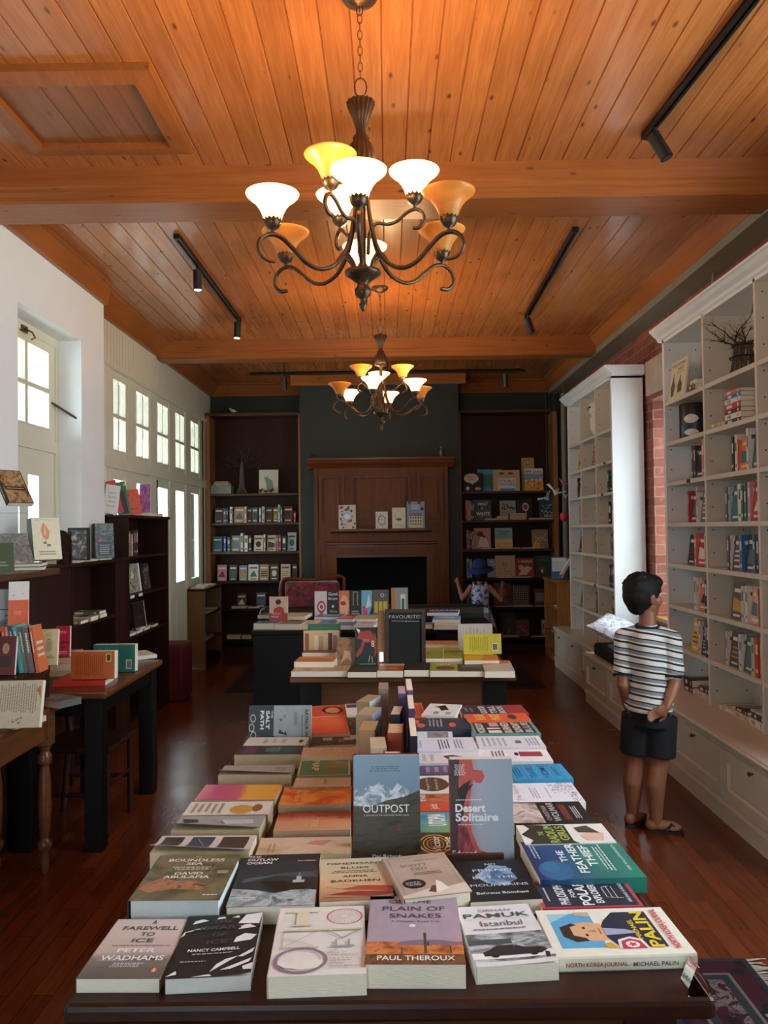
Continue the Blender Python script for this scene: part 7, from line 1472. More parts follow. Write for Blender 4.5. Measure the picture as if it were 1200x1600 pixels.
face_x(6.66, 1.061, .18, .22, '#2c2622', 'dark patterned book at the far end of the second shelf', [('d', '#8c8474', 20, .05, .05, .95, .95, .014)])
face_x(6.42, .741, .30, .23, '#1c1412', 'wide dark picture book on the third shelf of the tall bookcase', [('t', 'Voltaire', '#5c4a3c', .2, .42, .8, .52), ('r', '#b8b4a8', .95, 0, 1, 1)])
for k, (y, z, c) in enumerate(((6.25, .741, 'sky'), (6.42, .741, 'silver'), (6.62, .741, 'white'), (6.85, .741, 'charcoal'), (6.5, .763, 'ivory'))): lying(-2.03 + .001 * k, y, z, .07 if k < 4 else .06, .15, .02 if k < 4 else .012, c, '%s paperback, %s lying along the third shelf front, tall bookcase' % (c, ORD[k]), None, 0)
for k, y in enumerate((6.15, 6.36)): tbox(-1.982, -1.9785, y, y + .09, 1.035, 1.058, '#d8d8d0', 'price_tag', ['small white price tag, nearer one on the tall bookcase shelf edge', 'small white price tag, farther one on the tall bookcase shelf edge'][k], 'tag', 0)
# far left low unit
FAR_BOOKS[0] = m_
for k, (y, z, T, c, w) in enumerate(((9.1, .896, .02, 'ivory', .17), (9.3, .896, .03, 'white', .2), (9.55, .896, .02, 'silver', .2), (9.15, .601, .03, 'white', .17), (9.4, .601, .02, 'ivory', .2), (9.62, .601, .03, 'silver', .2), (9.15, .301, .02, 'ivory', .17), (9.4, .301, .03, 'silver', .2))):
    lying(-2.15, y, z, .15, w, T, c, '%s magazine lying %s, far left shelf unit' % (c, ['near the front corner on top', 'in the middle on top', 'at the back on top', 'at the front of the upper shelf', 'in the middle of the upper shelf', 'at the back of the upper shelf', 'at the front of the lower shelf', 'in the middle of the lower shelf'][k]), None, 0)
FAR_BOOKS[0] = None
far_o = m_.build('shelved_books', FAR_BOOKS[1]); tag(far_o, 'many small books filling the far white bookcase and the two alcove bookcases', 'books', None, 'stuff')

# ---- table with thick black legs
flat([(100, 1052), (180, 1050), (169, 1063), (90, 1065)], T2, .026, 'left', '#a8281c', 'bright red paperback lying under the upright orange book, black-legged table', [])
stand(110, 178, 4.06, T2 + .028, .14, .05, '#a84c20', 'orange book standing on its side with a barcode sticker, black-legged table', [('s', '#7c3414', .1, .25, .9, .9, 14), ('r', '#c8b04c', .62, .08, .92, .2)] + [('l', '#2a2a20', [(.66, .10 + .01 * k), (.88, .10 + .01 * k)], .002) for k in range(8)], lean=2, top='left')
stand(145, 210, 4.42, T2 + .001, .15, .05, '#1c5a4c', 'dark teal book standing on its side behind the orange one', [('r', '#a8a8a0', .1, .08, .45, .22)] + [('l', '#2a2a20', [(.14, .10 + .014 * k), (.40, .10 + .014 * k)], .002) for k in range(7)] + [('s', '#3c7c6c', .2, .4, .9, .9, 6)], lean=2, top='left')
flat([(196, 1018), (230, 1016), (243, 1022), (206, 1027)], T2, .022, 'left', '#cdc4b4', 'white paperback at the far right corner of the black-legged table', [('s', '#8a8078', .2, .3, .8, .6, 2)])
flat([(180, 1031), (204, 1029), (212, 1036), (186, 1039)], T2, .024, 'left', '#b8b0a4', 'pale paperback with a red dot, right edge of the black-legged table', [('e', '#a82c3c', .2, .3, .1, .05)])
for k, (c, T) in enumerate((('#b89c74', .03), ('#c4ac88', .034), ('#a88c68', .03))): flat([(84 + k * 3, 1036 - k * 10), (122 + k * 3, 1034 - k * 10), (118 + k * 3, 1047 - k * 10), (78 + k * 3, 1049 - k * 10)], T2 + [0, .031, .066][k], T, 'left', c, ['tan book at the bottom of the pile, near left corner of black-legged table', 'beige book in the middle of the pile under the red smiling book', 'light brown book topping the pile under the red smiling book'][k], [('s', '#8a7050', .2, .3, .8, .5, 1)])
stand(86, 107, 4.34, T2 + .0975, .165, .03, '#b01c34', 'pinkish red book with a dark smile line, standing on the beige pile', [('t', 'nudge', '#2a1c20', .08, .40, .92, .52, .02), ('l', '#2a1c20', [(.3, .34), (.5, .28), (.7, .34)], .004), ('s', '#d8a0a8', .15, .08, .85, .2, 2), ('s', '#d8a0a8', .2, .75, .8, .85, 2)], lean=6, yaw=8, spine='#7a1c28')
# ---- stepped rack and books on the turned-leg table
rk = thing('display_rack', (-1.72, 3.56, T1), 'dark stepped wooden book rack standing on the turned-leg table', 'rack')
m = MB(); m.box(-1.86, 3.40, T1, -1.575, 3.72, .935); m.build('lower_step', MAT['dark_wood'], rk, bevel=.004)
m = MB(); m.box(-1.86, 3.61, .936, -1.70, 3.72, 1.10); m.build('upper_step', MAT['dark_wood'], rk, bevel=.004)
stand(12, 40, 3.66, 1.101, .225, .016, '#cfc8c0', 'tall white book with an orange lower half, at the back of the stepped rack', [('r', '#c84c2c', 0, 0, 1, .62), ('t', 'love', '#d88a70', .3, .32, .65, .44), ('d', '#8a8880', 5, .2, .7, .8, .8, .004)], lean=8, yaw=16)
stand(-16, 10, 3.66, 1.101, .19, .016, '#7c7c80', 'grey book with a misty picture, far left on the stepped rack', [('l', '#2c2c30', [(0, .52), (1, .5)], .004), ('d', '#54545c', 12, .1, .1, .9, .4, .012)], lean=8, yaw=14)
for k, (px, c, H, T, sc) in enumerate(((22, '#b8402c', .205, .016, 'orange'), (28, '#c86a50', .205, .014, 'salmon'), (33, '#1c4c54', .21, .022, 'dark teal'), (40, '#4c8c88', .21, .022, 'light teal'), (48, '#4c5c50', .205, .02, 'grey-green'), (54, '#5c5450', .20, .034, 'dark grey'), (64, '#b8542c', .205, .022, 'burnt orange'))):
    x = on_y(px, 1000, 3.56).x; M = mat4((0, 1, 0), (-.16, 0, .987), (.987, 0, .16), (x, 3.50, .937)); book(M, .09, H, T - .001, c, '%s spine book standing in the row on the stepped rack' % sc, [('s', '#c8b8a8', .1, .3, .9, .7, 3)], spine_items=[('s', '#d8c8b8', .1, .25, .6, .75, 1)])
stand(-18, 20, 3.44, .937, .165, .02, '#4a1014', 'dark red book with a small portrait, left end of the stepped rack', [('e', '#8c6450', .6, .68, .14, .14), ('r', '#2c1414', .4, .2, .85, .5)], lean=12, yaw=6)
stand(60, 86, 3.66, .937, .165, .03, '#b09c74', 'beige book with an oval medallion, right end of the stepped rack', [('e', '#5c5040', .5, .55, .2, .17, .12), ('e', '#8c8060', .5, .55, .14, .13), ('t', 'Buddha', '#5c4c34', .2, .18, .85, .28), ('s', '#6c5c44', .25, .82, .7, .86, 1)], lean=14, yaw=10)
stand(-12, 58, 3.16, T1 + .012, .185, .03, '#a4927a', 'beige book turned to its text-covered back, nearest on the turned-leg table', [('s', '#6c5c4c', .3, .1, .95, .92, 16), ('d', '#4a3c30', 10, .1, .4, .22, .7, .005), ('p', '#8c4c34', [(.6, .02), (.9, .04), (.8, .12)])], lean=16, yaw=4, top='left')
flat([(70, 1084), (101, 1078), (98, 1092), (58, 1102)], T1, .032, 'left', '#4c4a44', 'dark grey book with white page edges, right edge of the turned-leg table', [('s', '#8c8a80', .2, .3, .8, .7, 3)])
flat([(0, 1118), (44, 1107), (40, 1122), (-12, 1138)], T1, .024, 'left', '#c4a48c', 'peach paperback with white page edges, near edge of the turned-leg table', [('s', '#8c6c58', .2, .3, .8, .7, 2)])
# far right pine unit, hanging paper birds, plush owl
stand(862, 886, 9.22, .941, .26, .016, '#2c5c8c', 'blue and white picture book standing on the pale pine display shelf', [('r', '#c8d4d8', .05, .35, .95, .95)] + [('e', '#5c8cac', .2 + .2 * (i % 4), .45 + .14 * (i // 4), .08, .06, .3) for i in range(12)], lean=10, yaw=-8)
book(mat4(Vector((.1, -.99, 0)).normalized(), Vector((.5, .05, .86)).normalized(), Vector((-.86, -.08, .5)).normalized(), (1.96, 9.30, .965)), .2, .27, .016, '#7c1c28', 'red-backed book leaning at the right on the pale pine display shelf', [('r', '#c8c0b8', .1, .1, .9, .9)], spine='#7c1c28')
for k, (y, z) in enumerate(((9.15, .321), (9.4, .321), (9.15, .621), (9.45, .621))): lying(1.98, y, z, .12, .17, .016, ['ivory', 'cream', 'ivory', 'tan'][k], ['ivory booklet at the front of the lower pine shelf', 'cream booklet at the back of the lower pine shelf', 'ivory booklet at the front of the upper pine shelf', 'tan booklet at the back of the upper pine shelf'][k])
def crane(c, s, R, mat, label, mat2=None):
    t = thing('paper_bird', c, label, 'paper bird')
    m = MB(); P = lambda x, y, z: Vector(c) + R @ (Vector((x, y, z)) * s)
    pts = [P(0, 0, -.3), P(.35, 0, .1), P(-.35, 0, .1), P(0, 1.0, .55), P(0, -1.0, .55), P(0, .12, .1), P(0, -.12, .1), P(1.1, 0, .75), P(-1.15, 0, .8), P(1.35, 0, .5)]
    m.add(pts, [(0, 1, 5), (0, 5, 2), (0, 6, 1), (0, 2, 6), (1, 3, 5), (5, 3, 2), (1, 6, 4), (6, 2, 4), (1, 7, 5), (1, 6, 7), (7, 9, 5), (7, 6, 9), (2, 5, 8), (2, 8, 6)], 0); o = m.build('folded_body', mat, t)
    so = o.modifiers.new('paper', 'SOLIDIFY'); so.thickness = .0015
    MB().tube([c, (c[0], c[1], 3.30)], .0008, 4).build('thread', paint('thin_string', '#8a8478'), t)
    return t
wp = paint('white_paper', '#dcdcdc', .6, .03); E = lambda a, b, c_: Euler((math.radians(a), math.radians(b), math.radians(c_))).to_matrix()
crane((2.02, 9.10, 2.02), .085, E(15, 10, 20), mottle('pink_paper', ['#d8c8cc', '#c83c5c', '#d8b0b8'], 16), 'pink and white origami bird, topmost of the hanging paper birds')
crane((1.92, 9.12, 1.93), .10, E(-10, -25, 160), wp, 'large white origami bird hanging in the middle, beside the far white bookcase'); crane((1.82, 9.10, 1.87), .085, E(20, 30, 200), wp, 'smaller white origami bird hanging lowest of the white ones, to the left'); crane((2.03, 9.12, 1.88), .06, E(40, 10, 90), wp, 'tiny white origami bird tucked against the far white bookcase')
t = thing('paper_bird', (2.01, 9.1, 1.64), 'coral red honeycomb paper ball bird hanging below the white ones', 'paper bird')
m = MB(); m.lathe([(.002, -.055), (.03, -.045), (.048, -.02), (.05, 0), (.045, .03), (.02, .05), (.002, .055)], (2.01, 9.1, 1.66), 32, flute=(12, .3, 0, 6)); m.build('paper_ball', paint('coral_paper', '#c84450', .6), t)
MB().tube([(2.01, 9.1, 1.70), (2.01, 9.1, 3.30)], .001, 4).build('thread', paint('thin_string', '#8a8478'), t)
ow = thing('plush_owl', (2.08, 7.82, 2.416), 'white plush owl sitting on the top shelf of the far white bookcase', 'plush toy')
wf = paint('white_plush', '#cfc8ae', .95, .08, 60, .6)
m = MB(); m.ball((2.08, 7.82, 2.55), (.085, .085, .13), rot=E(0, 0, 0)); m.ball((2.06, 7.84, 2.70), (.075, .075, .07)); o = m.build('body', wf, ow); r_ = o.modifiers.new('remesh', 'REMESH'); r_.mode = 'VOXEL'; r_.voxel_size = .012; r_.use_smooth_shade = True
for dy in (-.085, .085): MB().ball((2.07, 7.82 + dy, 2.54), (.05, .022, .09)).build('wing', wf, ow)
for dy in (-.03, .03): MB().ball((1.992, 7.835 + dy, 2.71), .011).build('eye', MAT['black'], ow)
MB().tube([(1.985, 7.835, 2.69), (1.975, 7.835, 2.675)], [.008, .002], 6).build('beak', MAT['black'], ow)
for k, (y, z) in enumerate(((7.3, 1.825), (7.2, 2.105), (5.2, 1.825), (7.62, 1.0 - .028))): tbox(1.966, 1.9695, y, y + .055, z, z + .022, '#1c1a18', 'shelf_label', ['small dark shelf label, far bookcase near column, third shelf', 'small dark shelf label, far bookcase near column, second shelf', 'small dark shelf label on the near white bookcase, third shelf', 'small dark shelf label on the far white bookcase, sixth shelf'][k], 'label', 0)
m = MB(); m.prism([(.50, TZ), (.535, TZ), (.535, TZ + .012), (.52, TZ + .05), (.515, TZ + .05), (.50, TZ + .012)], 1, 1.375, 1.41)
n = NM('clear_acrylic', .03); n.b.inputs['Transmission Weight'].default_value = 1.0; n.b.inputs['IOR'].default_value = 1.45; n.base((.9, .95, 1, 1)); MAT['acrylic'] = n.m
tag(m.build('acrylic_holder', MAT['acrylic'], bevel=.002), 'small clear acrylic holder glinting at the right front corner of foreground table', 'holder')
# ================================================================== PEOPLE
def remesh(o, vox, smooth=4):
    r = o.modifiers.new('remesh', 'REMESH'); r.mode = 'VOXEL'; r.voxel_size = vox; r.use_smooth_shade = True
    s_ = o.modifiers.new('smooth', 'SMOOTH'); s_.iterations = smooth; s_.factor = .5
def skin(name, c, c2):
    n = NM(name, .5); f = n.noise(n.coord(), 7, 4); n.base(n.ramp(f, [(.3, lin(c)), (.7, lin(c2))])); n.b.inputs['Subsurface Weight'].default_value = .08; n.b.inputs['Subsurface Scale'].default_value = .02; return n.m
V3 = Vector
def hand(m, wrist, d, palm_n, size, curl=.5, side=1):
    """palm and five separate fingers: wrist point, direction of the hand, palm normal, hand length"""
    d = d.normalized(); nrm = palm_n.normalized(); a = d.cross(nrm).normalized() * side; nrm = a.cross(d).normalized() * side
    s_ = size; pw = s_ * .42
    R = Matrix((a, d, nrm)).transposed()
    m.ball(wrist + d * s_ * .24, (pw * .52, s_ * .30, s_ * .13), rot=R, seg=16)
    m.limb([wrist - d * s_ * .05, wrist + d * s_ * .12], [s_ * .145, s_ * .15], (1, .8))
    for k, (off, L) in enumerate(((-.36, .40), (-.12, .46), (.12, .43), (.35, .34))):
        p = wrist + d * s_ * .46 + a * pw * off; dd = d.copy(); pts = [p - d * s_ * .08]; rs = [s_ * .062]
        for q, f in enumerate((.42, .32, .26)):
            dd = (Matrix.Rotation(curl * (.35 + .35 * q), 3, a * side) @ dd); p = p + dd * s_ * L * f; pts.append(p.copy()); rs.append(s_ * (.056 - .005 * q))
        m.limb(pts, rs, seg=10)
    p = wrist + d * s_ * .16 - a * pw * .42; td = (d * .75 - a * .8 + nrm * .25 * -1).normalized()
    m.limb([p, p + td * s_ * .20, p + (td * .8 + d * .5).normalized() * s_ * .38], [s_ * .085, s_ * .068, s_ * .055], seg=10)
def ellip(m, c, r, yaw=0, pitch=0): m.ball(c, r, rot=Euler((pitch, 0, yaw)).to_matrix(), seg=20, rings=14)

# ---- boy in a striped shirt, looking at the near bookcase
bx, by = 1.325, 4.11
boy = thing('person', (bx, by, 0), 'boy in striped t-shirt and black shorts with his back turned, one hand behind him', 'person')
YW = math.radians(-26)       # shoulders face away and slightly to the right
def Q(x, y, z, yw=YW): return V3((bx + x * math.cos(yw) - y * math.sin(yw), by + x * math.sin(yw) + y * math.cos(yw), z))   # y>0 = his front
SK = skin('boy_skin', '#7c4c34', '#965f44')
m = MB()
# legs (left leg nearer the camera centre, slightly apart), feet pointing right
HL, HR = Q(-.062, 0, .60), Q(.062, 0, .60)
KL, KR = V3((1.262, 4.15, .335)), V3((1.364, 4.10, .335)); AL, AR = V3((1.247, 4.17, .065)), V3((1.338, 4.08, .062))
for h_, k_, a_, fd in ((HL, KL, AL, V3((.80, .60, 0))), (HR, KR, AR, V3((.97, -.10, 0)))):
    m.limb([h_, h_.lerp(k_, .5), k_], [.046, .060, .047]); c_ = k_.lerp(a_, .38); m.limb([k_, c_ - fd * .012, a_], [.046, .050, .030])
    m.ball(k_ + fd * .012, .04); fd = fd.normalized(); R = Matrix((fd, V3((-fd.y, fd.x, 0)), V3((0, 0, 1)))).transposed()
    m.ball(a_ - fd * .022 + V3((0, 0, -.024)), (.032, .028, .030), rot=R); m.ball(a_ + fd * .045 + V3((0, 0, -.028)), (.070, .031, .026), rot=R); m.ball(a_ + fd * .092 + V3((0, 0, -.034)), (.035, .036, .015), rot=R)
    for q in range(5):
        pp = a_ + fd * (.106 - abs(q - 1.2) * .007) + V3((-fd.y, fd.x, 0)) * (.030 - .0145 * q) + V3((0, 0, -.038)); m.limb([pp - fd * .02, pp + fd * .014], [.0085, .0075 if q else .010], seg=10)
# torso, neck
m.limb([Q(0, 0, .60), Q(0, 0, .72), Q(0, .0, .86), Q(0, 0, .93)], [.070, .080, .090, .082], (1.06, .74)); m.limb([Q(0, -.005, .98), Q(0, .012, 1.10)], [.046, .043])
m.limb([Q(-.105, 0, .965), Q(.105, 0, .965)], [.036, .036])
# arms
SL, SR = Q(-.124, 0, .962), Q(.118, -.005, .962)
EL, WL = V3((1.192, 4.10, .735)), V3((1.242, 4.20, .60))
ER, WR = V3((1.422, 4.015, .752)), V3((1.362, 3.960, .652))
m.limb([SL, SL.lerp(EL, .5), EL], [.036, .034, .029]); m.limb([EL, EL.lerp(WL, .4), WL], [.030, .028, .020])
m.limb([SR, SR.lerp(ER, .5), ER], [.036, .035, .030]); m.limb([ER, ER.lerp(WR, .4), WR], [.031, .029, .020])
hand(m, WR, V3((-.80, .06, -.42)), V3((.1, -1, .1)), .125, .35, 1)
hand(m, WL, V3((.45, .5, -.75)), V3((.8, -.4, 0)), .125, .5, -1)
# head turned to the right
hc = V3((bx - .012, by + .005, 1.188)); HY = math.radians(-66); hd = V3((-math.sin(HY), math.cos(HY), 0)); hr = V3((math.cos(HY), math.sin(HY), 0))
def Hh(r, f, u): return hc + hr * r + hd * f + V3((0, 0, u))
ellip(m, Hh(0, -.012, .022), (.070, .088, .088), HY); ellip(m, Hh(0, .028, -.045), (.052, .056, .062), HY); ellip(m, Hh(0, .062, -.088), (.022, .020, .018), HY)
m.limb([Hh(0, .078, .012), Hh(0, .096, -.022)], [.011, .013]); ellip(m, Hh(0, .098, -.027), (.017, .012, .011), HY)
ellip(m, Hh(0, .083, -.056), (.022, .010, .007), HY); ellip(m, Hh(0, .079, -.066), (.020, .010, .007), HY)
for s_ in (-1, 1):
    ellip(m, Hh(s_ * .030, .072, .022), (.022, .010, .006), HY); ellip(m, Hh(s_ * .040, .045, -.025), (.024, .03, .03), HY)
    m.ball(Hh(s_ * .073, -.012, -.012), (.010, .020, .030), rot=Euler((math.radians(12), 0, HY)).to_matrix()); m.ball(Hh(s_ * .078, -.018, .004), (.008, .018, .018), rot=Euler((0, 0, HY)).to_matrix())
o = m.build('body', SK, boy); remesh(o, .0042, 5)
for s_ in (-1, 1):
    m = MB(); m.ball(Hh(s_ * .030, .067, .006), (.0112, .0112, .009)); m.build('eye', paint('eye_white', '#c8c4bc', .2, .02), boy)
    m = MB(); m.ball(Hh(s_ * .031, .0757, .006), .0045); m.build('iris', paint('dark_iris', '#140c08', .2), boy)
    m = MB(); m.tube([Hh(s_ * .014, .083, .024), Hh(s_ * .03, .081, .029), Hh(s_ * .048, .070, .024)], [.002, .003, .0015], 6); m.build('eyebrow', paint('boy_hair_black', '#080605', .6), boy)
# hair
def hair_mat():
    n = NM('black_hair', .65, 0, .25); f = n.noise(n.coord((60, 60, 6)), 4, 3); n.base(n.ramp(f, [(.3, lin('#050404')), (.7, lin('#14100d'))])); n.bump(f, .6, .004); return n.m
m = MB(); ellip(m, Hh(0, -.018, .040), (.085, .104, .080), HY); ellip(m, Hh(0, -.040, .005), (.079, .080, .085), HY); ellip(m, Hh(0, -.052, -.040), (.058, .045, .055), HY); ellip(m, Hh(0, .040, .070), (.070, .058, .040), HY)
for s_ in (-1, 1): ellip(m, Hh(s_ * .064, -.020, .030), (.022, .055, .05), HY); ellip(m, Hh(s_ * .069, .014, .012), (.010, .011, .026), HY)
rr = random.Random(3)
for k in range(46):
    a, b = rr.uniform(0, 2 * PI), rr.uniform(.15, 1.2); p = Hh(.078 * math.sin(b) * math.cos(a), -.022 + .092 * math.sin(b) * math.sin(a), .042 + .078 * math.cos(b)); q = p + (p - Hh(0, -.02, .02)) * .12 + V3((rr.uniform(-.012, .012), rr.uniform(-.012, .012), -.012)); m.limb([p, q], [.010, .004], seg=6)
o = m.build('hair', hair_mat(), boy); remesh(o, .0045, 5)
# t-shirt with stripes
def stripes():
    n = NM('striped_jersey', .85); tc = n.new('ShaderNodeTexCoord'); sp = n.new('ShaderNodeSeparateXYZ'); n.link(tc.outputs['Object'], sp.inputs[0])
    w = n.math('ADD', sp.outputs[2], n.math('MULTIPLY', n.noise(n.coord((1, 1, .4)), 3.2, 2), .035)); w = n.math('ADD', w, n.math('MULTIPLY', sp.outputs[0], .16))
    f = n.math('FRACT', n.math('DIVIDE', w, .062)); r = n.new('ShaderNodeValToRGB'); r.color_ramp.interpolation = 'CONSTANT'; e = r.color_ramp.elements
    st = [(0, '#d4d0c8'), (.26, '#14141a'), (.42, '#d4d0c8'), (.55, '#85868c'), (.80, '#14141a'), (.90, '#d4d0c8')]
    while len(e) < len(st): e.new(.5)
    for i, (p, c) in enumerate(st): e[i].position = p; e[i].color = lin(c)
    n.link(f, r.inputs[0]); n.base(r.outputs[0]); fold = n.noise(n.coord((1, 1, .6)), 9, 3); n.bump(fold, .5, .03); return n.m
m = MB(); m.limb([Q(0, 0, .655), Q(0, -.002, .74), Q(0, -.004, .86), Q(0, -.002, .955)], [.119, .110, .112, .100], (1.08, .84), seg=24)
m.tube([Q(0, 0, .612), Q(0, 0, .67)], [.126, .121], 24, flat=(1.08, .90)); m.limb([Q(-.118, 0, .975), Q(0, 0, 1.0), Q(.118, 0, .975)], [.046, .057, .046], seg=16)
m.limb([SL + V3((0, 0, .012)), SL.lerp(EL, .45), SL.lerp(EL, .66)], [.047, .047, .050], seg=18); m.limb([SR + V3((0, 0, .012)), SR.lerp(ER, .45), SR.lerp(ER, .68)], [.048, .049, .053], seg=18)
rr = random.Random(9)
for k in range(14):
    a = rr.uniform(0, 2 * PI); z = rr.uniform(.63, .8); p = Q(.118 * math.cos(a), .088 * math.sin(a), z); q = Q(.118 * math.cos(a + .5), .088 * math.sin(a + .5), z + rr.uniform(-.06, .06)); m.limb([p, q], [.012, .008], seg=8)
o = m.build('striped_tshirt', stripes(), boy); remesh(o, .006, 4)
m = MB(); m.tube([Q(.056 * math.cos(t_), -.004 + .05 * math.sin(t_), 1.035 + .008 * math.sin(t_)) for t_ in [2 * PI * k / 24 for k in range(25)]], .0085, 8); m.build('neckband', paint('black_rib', '#101014', .9, .1, 60), boy)
for (a_, b_, r_) in ((SL, EL, .0515), (SR, ER, .0545)):
    d_ = (b_ - a_).normalized(); c_ = a_ + (b_ - a_) * (.78 if a_ is SL else .80) ; u = d_.cross(V3((0, 1, 0))).normalized(); v = d_.cross(u); m = MB(); m.tube([c_ + (u * math.cos(t_) + v * math.sin(t_)) * (r_ - .004) for t_ in [2 * PI * k / 20 for k in range(21)]], .006, 6); m.build('sleeve_hem', paint('black_rib', '#101014', .9, .1, 60), boy)
# shorts
m = MB(); m.tube([Q(0, 0, .535), Q(0, 0, .58), Q(0, 0, .635)], [.112, .114, .108], 24, flat=(1.10, .88))
for h_, k_, s_ in ((HL, KL, -1), (HR, KR, 1)):
    top_ = h_.copy(); top_.z = .585; m.tube([top_, h_.lerp(k_, .45), h_.lerp(k_, .82)], [.076, .079, .081], 22)
o = m.build('shorts', paint('black_cotton', '#0c0d12', .85, .25, 12, .3), boy); remesh(o, .006, 3)
# flip-flops
for a_, fd in ((AL, V3((.80, .60, 0))), (AR, V3((.97, -.10, 0)))):
    fd = fd.normalized(); sd = V3((-fd.y, fd.x, 0)); m = MB(); out = []
    for k in range(20):
        w = 2 * PI * k / 20; wd = .037 + .006 * math.cos(w); p = a_ + fd * (.040 + .097 * math.cos(w)) + sd * wd * math.sin(w); out.append((p.x, p.y))
    m.add([(x_, y_, .001) for x_, y_ in out] + [(x_, y_, .015) for x_, y_ in out], [tuple(range(20))[::-1], tuple(range(20, 40))] + [(i, (i + 1) % 20, 20 + (i + 1) % 20, 20 + i) for i in range(20)])
    fl = m.build('flip_flop', paint('brown_rubber', '#2c1a12', .6, .15, 20), boy)
    m = MB(); tp = a_ + fd * .105 + V3((0, 0, -.045)); tp.z = .018
    for s_ in (-1, 1): m.tube([tp, a_ + fd * .07 + sd * s_ * .022 + V3((0, 0, -.014)), a_ + fd * .035 + sd * s_ * .038 + V3((0, 0, -.045))], [.006, .011, .009], 8, flat=(1.4, .6))
    m.build('strap', paint('dark_strap', '#1c120e', .6), fl)

# ---- small girl in a blue sun hat at the right alcove bookcase
gx, gy = 1.055, 9.22
girl = thing('person', (gx, gy, 0), 'small girl in a floppy blue hat and floral dress reaching for the alcove shelves', 'person')
G = lambda x, y, z: V3((gx + x, gy + y, z))
GS = skin('girl_skin', '#8a6250', '#a47a66')
m = MB(); m.limb([G(0, 0, .50), G(0, 0, .66), G(0, 0, .84)], [.078, .066, .070], (1.12, .74)); m.limb([G(-.09, 0, .862), G(.09, 0, .862)], [.030, .030]); m.limb([G(0, 0, .88), G(0, .005, .98)], [.037, .036])
ellip(m, G(0, .008, 1.075), (.068, .082, .088)); ellip(m, G(0, .04, 1.02), (.05, .05, .05)); m.limb([G(0, .088, 1.07), G(0, .098, 1.05)], [.008, .011]); ellip(m, G(0, .085, 1.02), (.02, .008, .006)); 
for s_ in (-1, 1): ellip(m, G(s_ * .069, 0, 1.06), (.009, .018, .026)); ellip(m, G(s_ * .03, .075, 1.095), (.02, .01, .006))
for s_ in (-1, 1):
    h_, k_, a_ = G(s_ * .055, 0, .50), G(s_ * .06, .01, .29), G(s_ * .055, -.005, .06); m.limb([h_, h_.lerp(k_, .5), k_], [.065, .056, .042]); m.limb([k_, k_.lerp(a_, .4) - V3((0, .01, 0)), a_], [.041, .042, .026]); m.ball(G(s_ * .055, .04, .028), (.028, .065, .022)); m.ball(G(s_ * .055, -.02, .028), (.025, .028, .026))
    for q in range(5): m.limb([G(s_ * (.038 + .009 * q), .088, .014), G(s_ * (.038 + .009 * q), .106 - q * .004, .012)], [.007, .006], seg=8)
    e_ = G(s_ * .205 - (.0 if s_ < 0 else -.03), -.03, .735 - (.02 if s_ > 0 else 0)); w_ = G(-.245, .10, .905) if s_ < 0 else G(.290, .22, .885); sh_ = G(s_ * .105, 0, .862)
    m.limb([sh_, sh_.lerp(e_, .5), e_], [.036, .030, .025]); m.limb([e_, e_.lerp(w_, .4), w_], [.026, .025, .018])
    hand(m, w_, V3((.1 * s_, .45, .9)) if s_ < 0 else V3((.25, .85, .35)), V3((0, 1, -.2)), .10, .75, s_)
o = m.build('body', GS, girl); remesh(o, .0052, 4)
def dress():
    n = NM('blue_floral_cotton', .85); f = n.noise(n.coord(), 24, 3, .6, 1.0); n.base(n.ramp(f, [(.38, lin('#26346c')), (.46, lin('#7484c4')), (.5, lin('#ccd2f0')), (.62, lin('#c8c8e0')), (.7, lin('#46549a'))])); return n.m
m = MB(); m.lathe([(.074, .885), (.090, .86), (.094, .80), (.086, .70), (.084, .66)], (gx, gy, 0), 28, scale=(1.14, 1.0)); 
for s_ in (-1, 1): m.tube([G(s_ * .062, -.055, .85), G(s_ * .072, -.01, .915), G(s_ * .062, .05, .86)], .016, 8)
m.build('dress_bodice', dress(), girl)
m = MB(); m.lathe([(.084, .67), (.10, .62), (.125, .54), (.15, .45), (.165, .40)], (gx, gy, 0), 64, flute=(16, .10, 1, 4), scale=(1.12, 1.0)); m.build('dress_skirt', dress(), girl)
m = MB(); ellip(m, G(0, -.012, 1.06), (.080, .082, .10)); ellip(m, G(0, -.045, .985), (.066, .04, .055)); m.build('hair', hair_mat(), girl)
ht = MB()
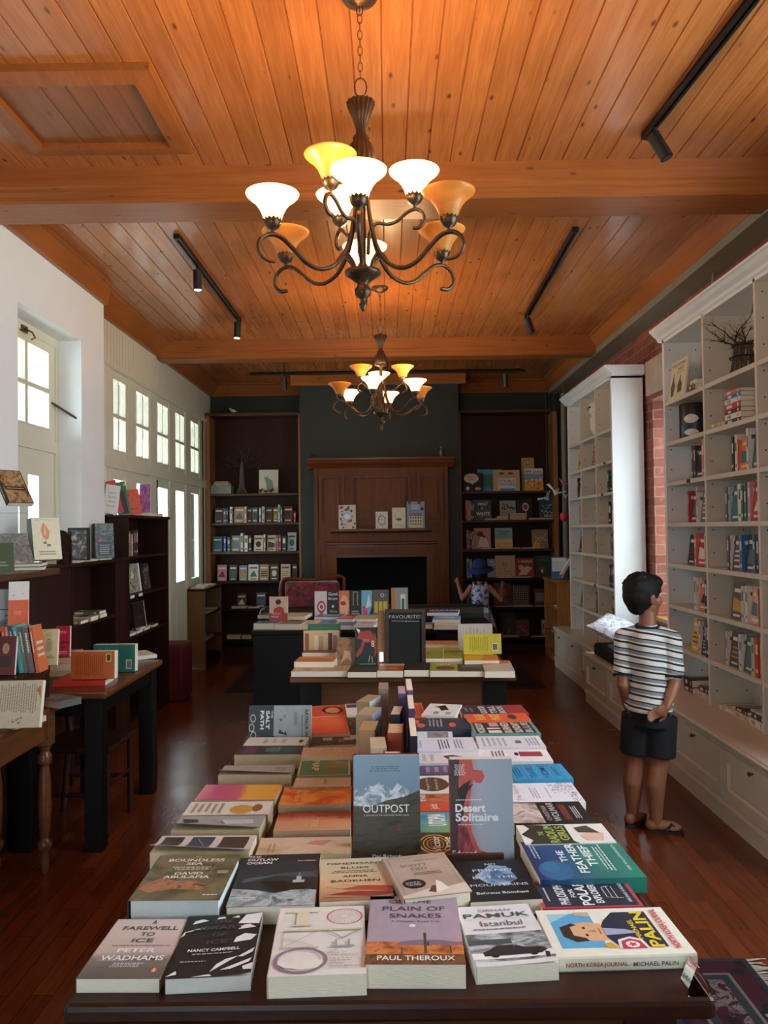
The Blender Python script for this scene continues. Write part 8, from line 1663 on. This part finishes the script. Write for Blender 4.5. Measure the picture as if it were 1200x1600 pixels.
prof = [(.001, .088), (.045, .084), (.072, .066), (.082, .035), (.086, .0), (.10, -.012), (.130, -.024), (.155, -.038), (.158, -.043), (.152, -.046), (.125, -.034), (.095, -.022), (.080, -.006)]
ht.lathe(prof, (0, 0, 0), 40, flute=(5, .05, 6, 9)); hat = ht.build('sun_hat', paint('navy_blue_felt', '#1c2c68', .85, .15, 14, .3), girl, local=True); hat.location = (0, -.01, 1.10); hat.rotation_euler = (math.radians(14), math.radians(-6), 0)
m = MB(); m.tube([(.0865 * math.cos(t_), .0865 * math.sin(t_), .006) for t_ in [2 * PI * k / 30 for k in range(31)]], .007, 6); hb = m.build('hat_band', paint('dark_navy_band', '#0e1638', .85), hat, local=True)
# ================================================================== GROUPS OF REPEATED THINGS
_top = [o for o in COL.objects if o.parent is None and o.get('category')]
_many = {}
for o in _top: _many.setdefault(o['category'], []).append(o)
for c_, os_ in _many.items():
    if len(os_) < 2 or c_ == 'person': continue
    for o in os_:
        if o.get('group'): continue
        x_, y_, z_ = o.matrix_world.translation if o.parent is None and o.type == 'EMPTY' and c_ == 'book' else o.location
        if c_ == 'book':
            if abs(x_) < .8 and y_ < 3.6: g_ = 'books on the foreground table'
            elif abs(x_) < .9 and y_ < 5.2: g_ = 'books on the middle table'
            elif abs(x_) < 1.2 and y_ < 7.6: g_ = 'books on the far black table'
            elif x_ < -1.2 and y_ < 4.9 and z_ < 1.3: g_ = 'books on the left tables'
            elif x_ < -1.2 and y_ < 8: g_ = 'books on the left counter and bookcases'
            elif x_ > 1.8 and y_ < 6: g_ = 'books on the near white bookcase'
            elif 9.2 < y_ < 9.6 and abs(x_) < 1: g_ = 'books on the mantel shelf'
            else: g_ = 'books and cards at the far end of the room'
            o['group'] = g_
        else: o['group'] = {'bookcase': 'bookcases around the room', 'chandelier': 'bronze chandeliers', 'track light': 'black track lights on the ceiling', 'table': 'book tables', 'bench': 'white bench cupboards', 'rug': 'patterned rugs', 'paper bird': 'hanging paper birds', 'figurine': 'small figurines'}.get(c_, c_ + ' pieces in the shop')
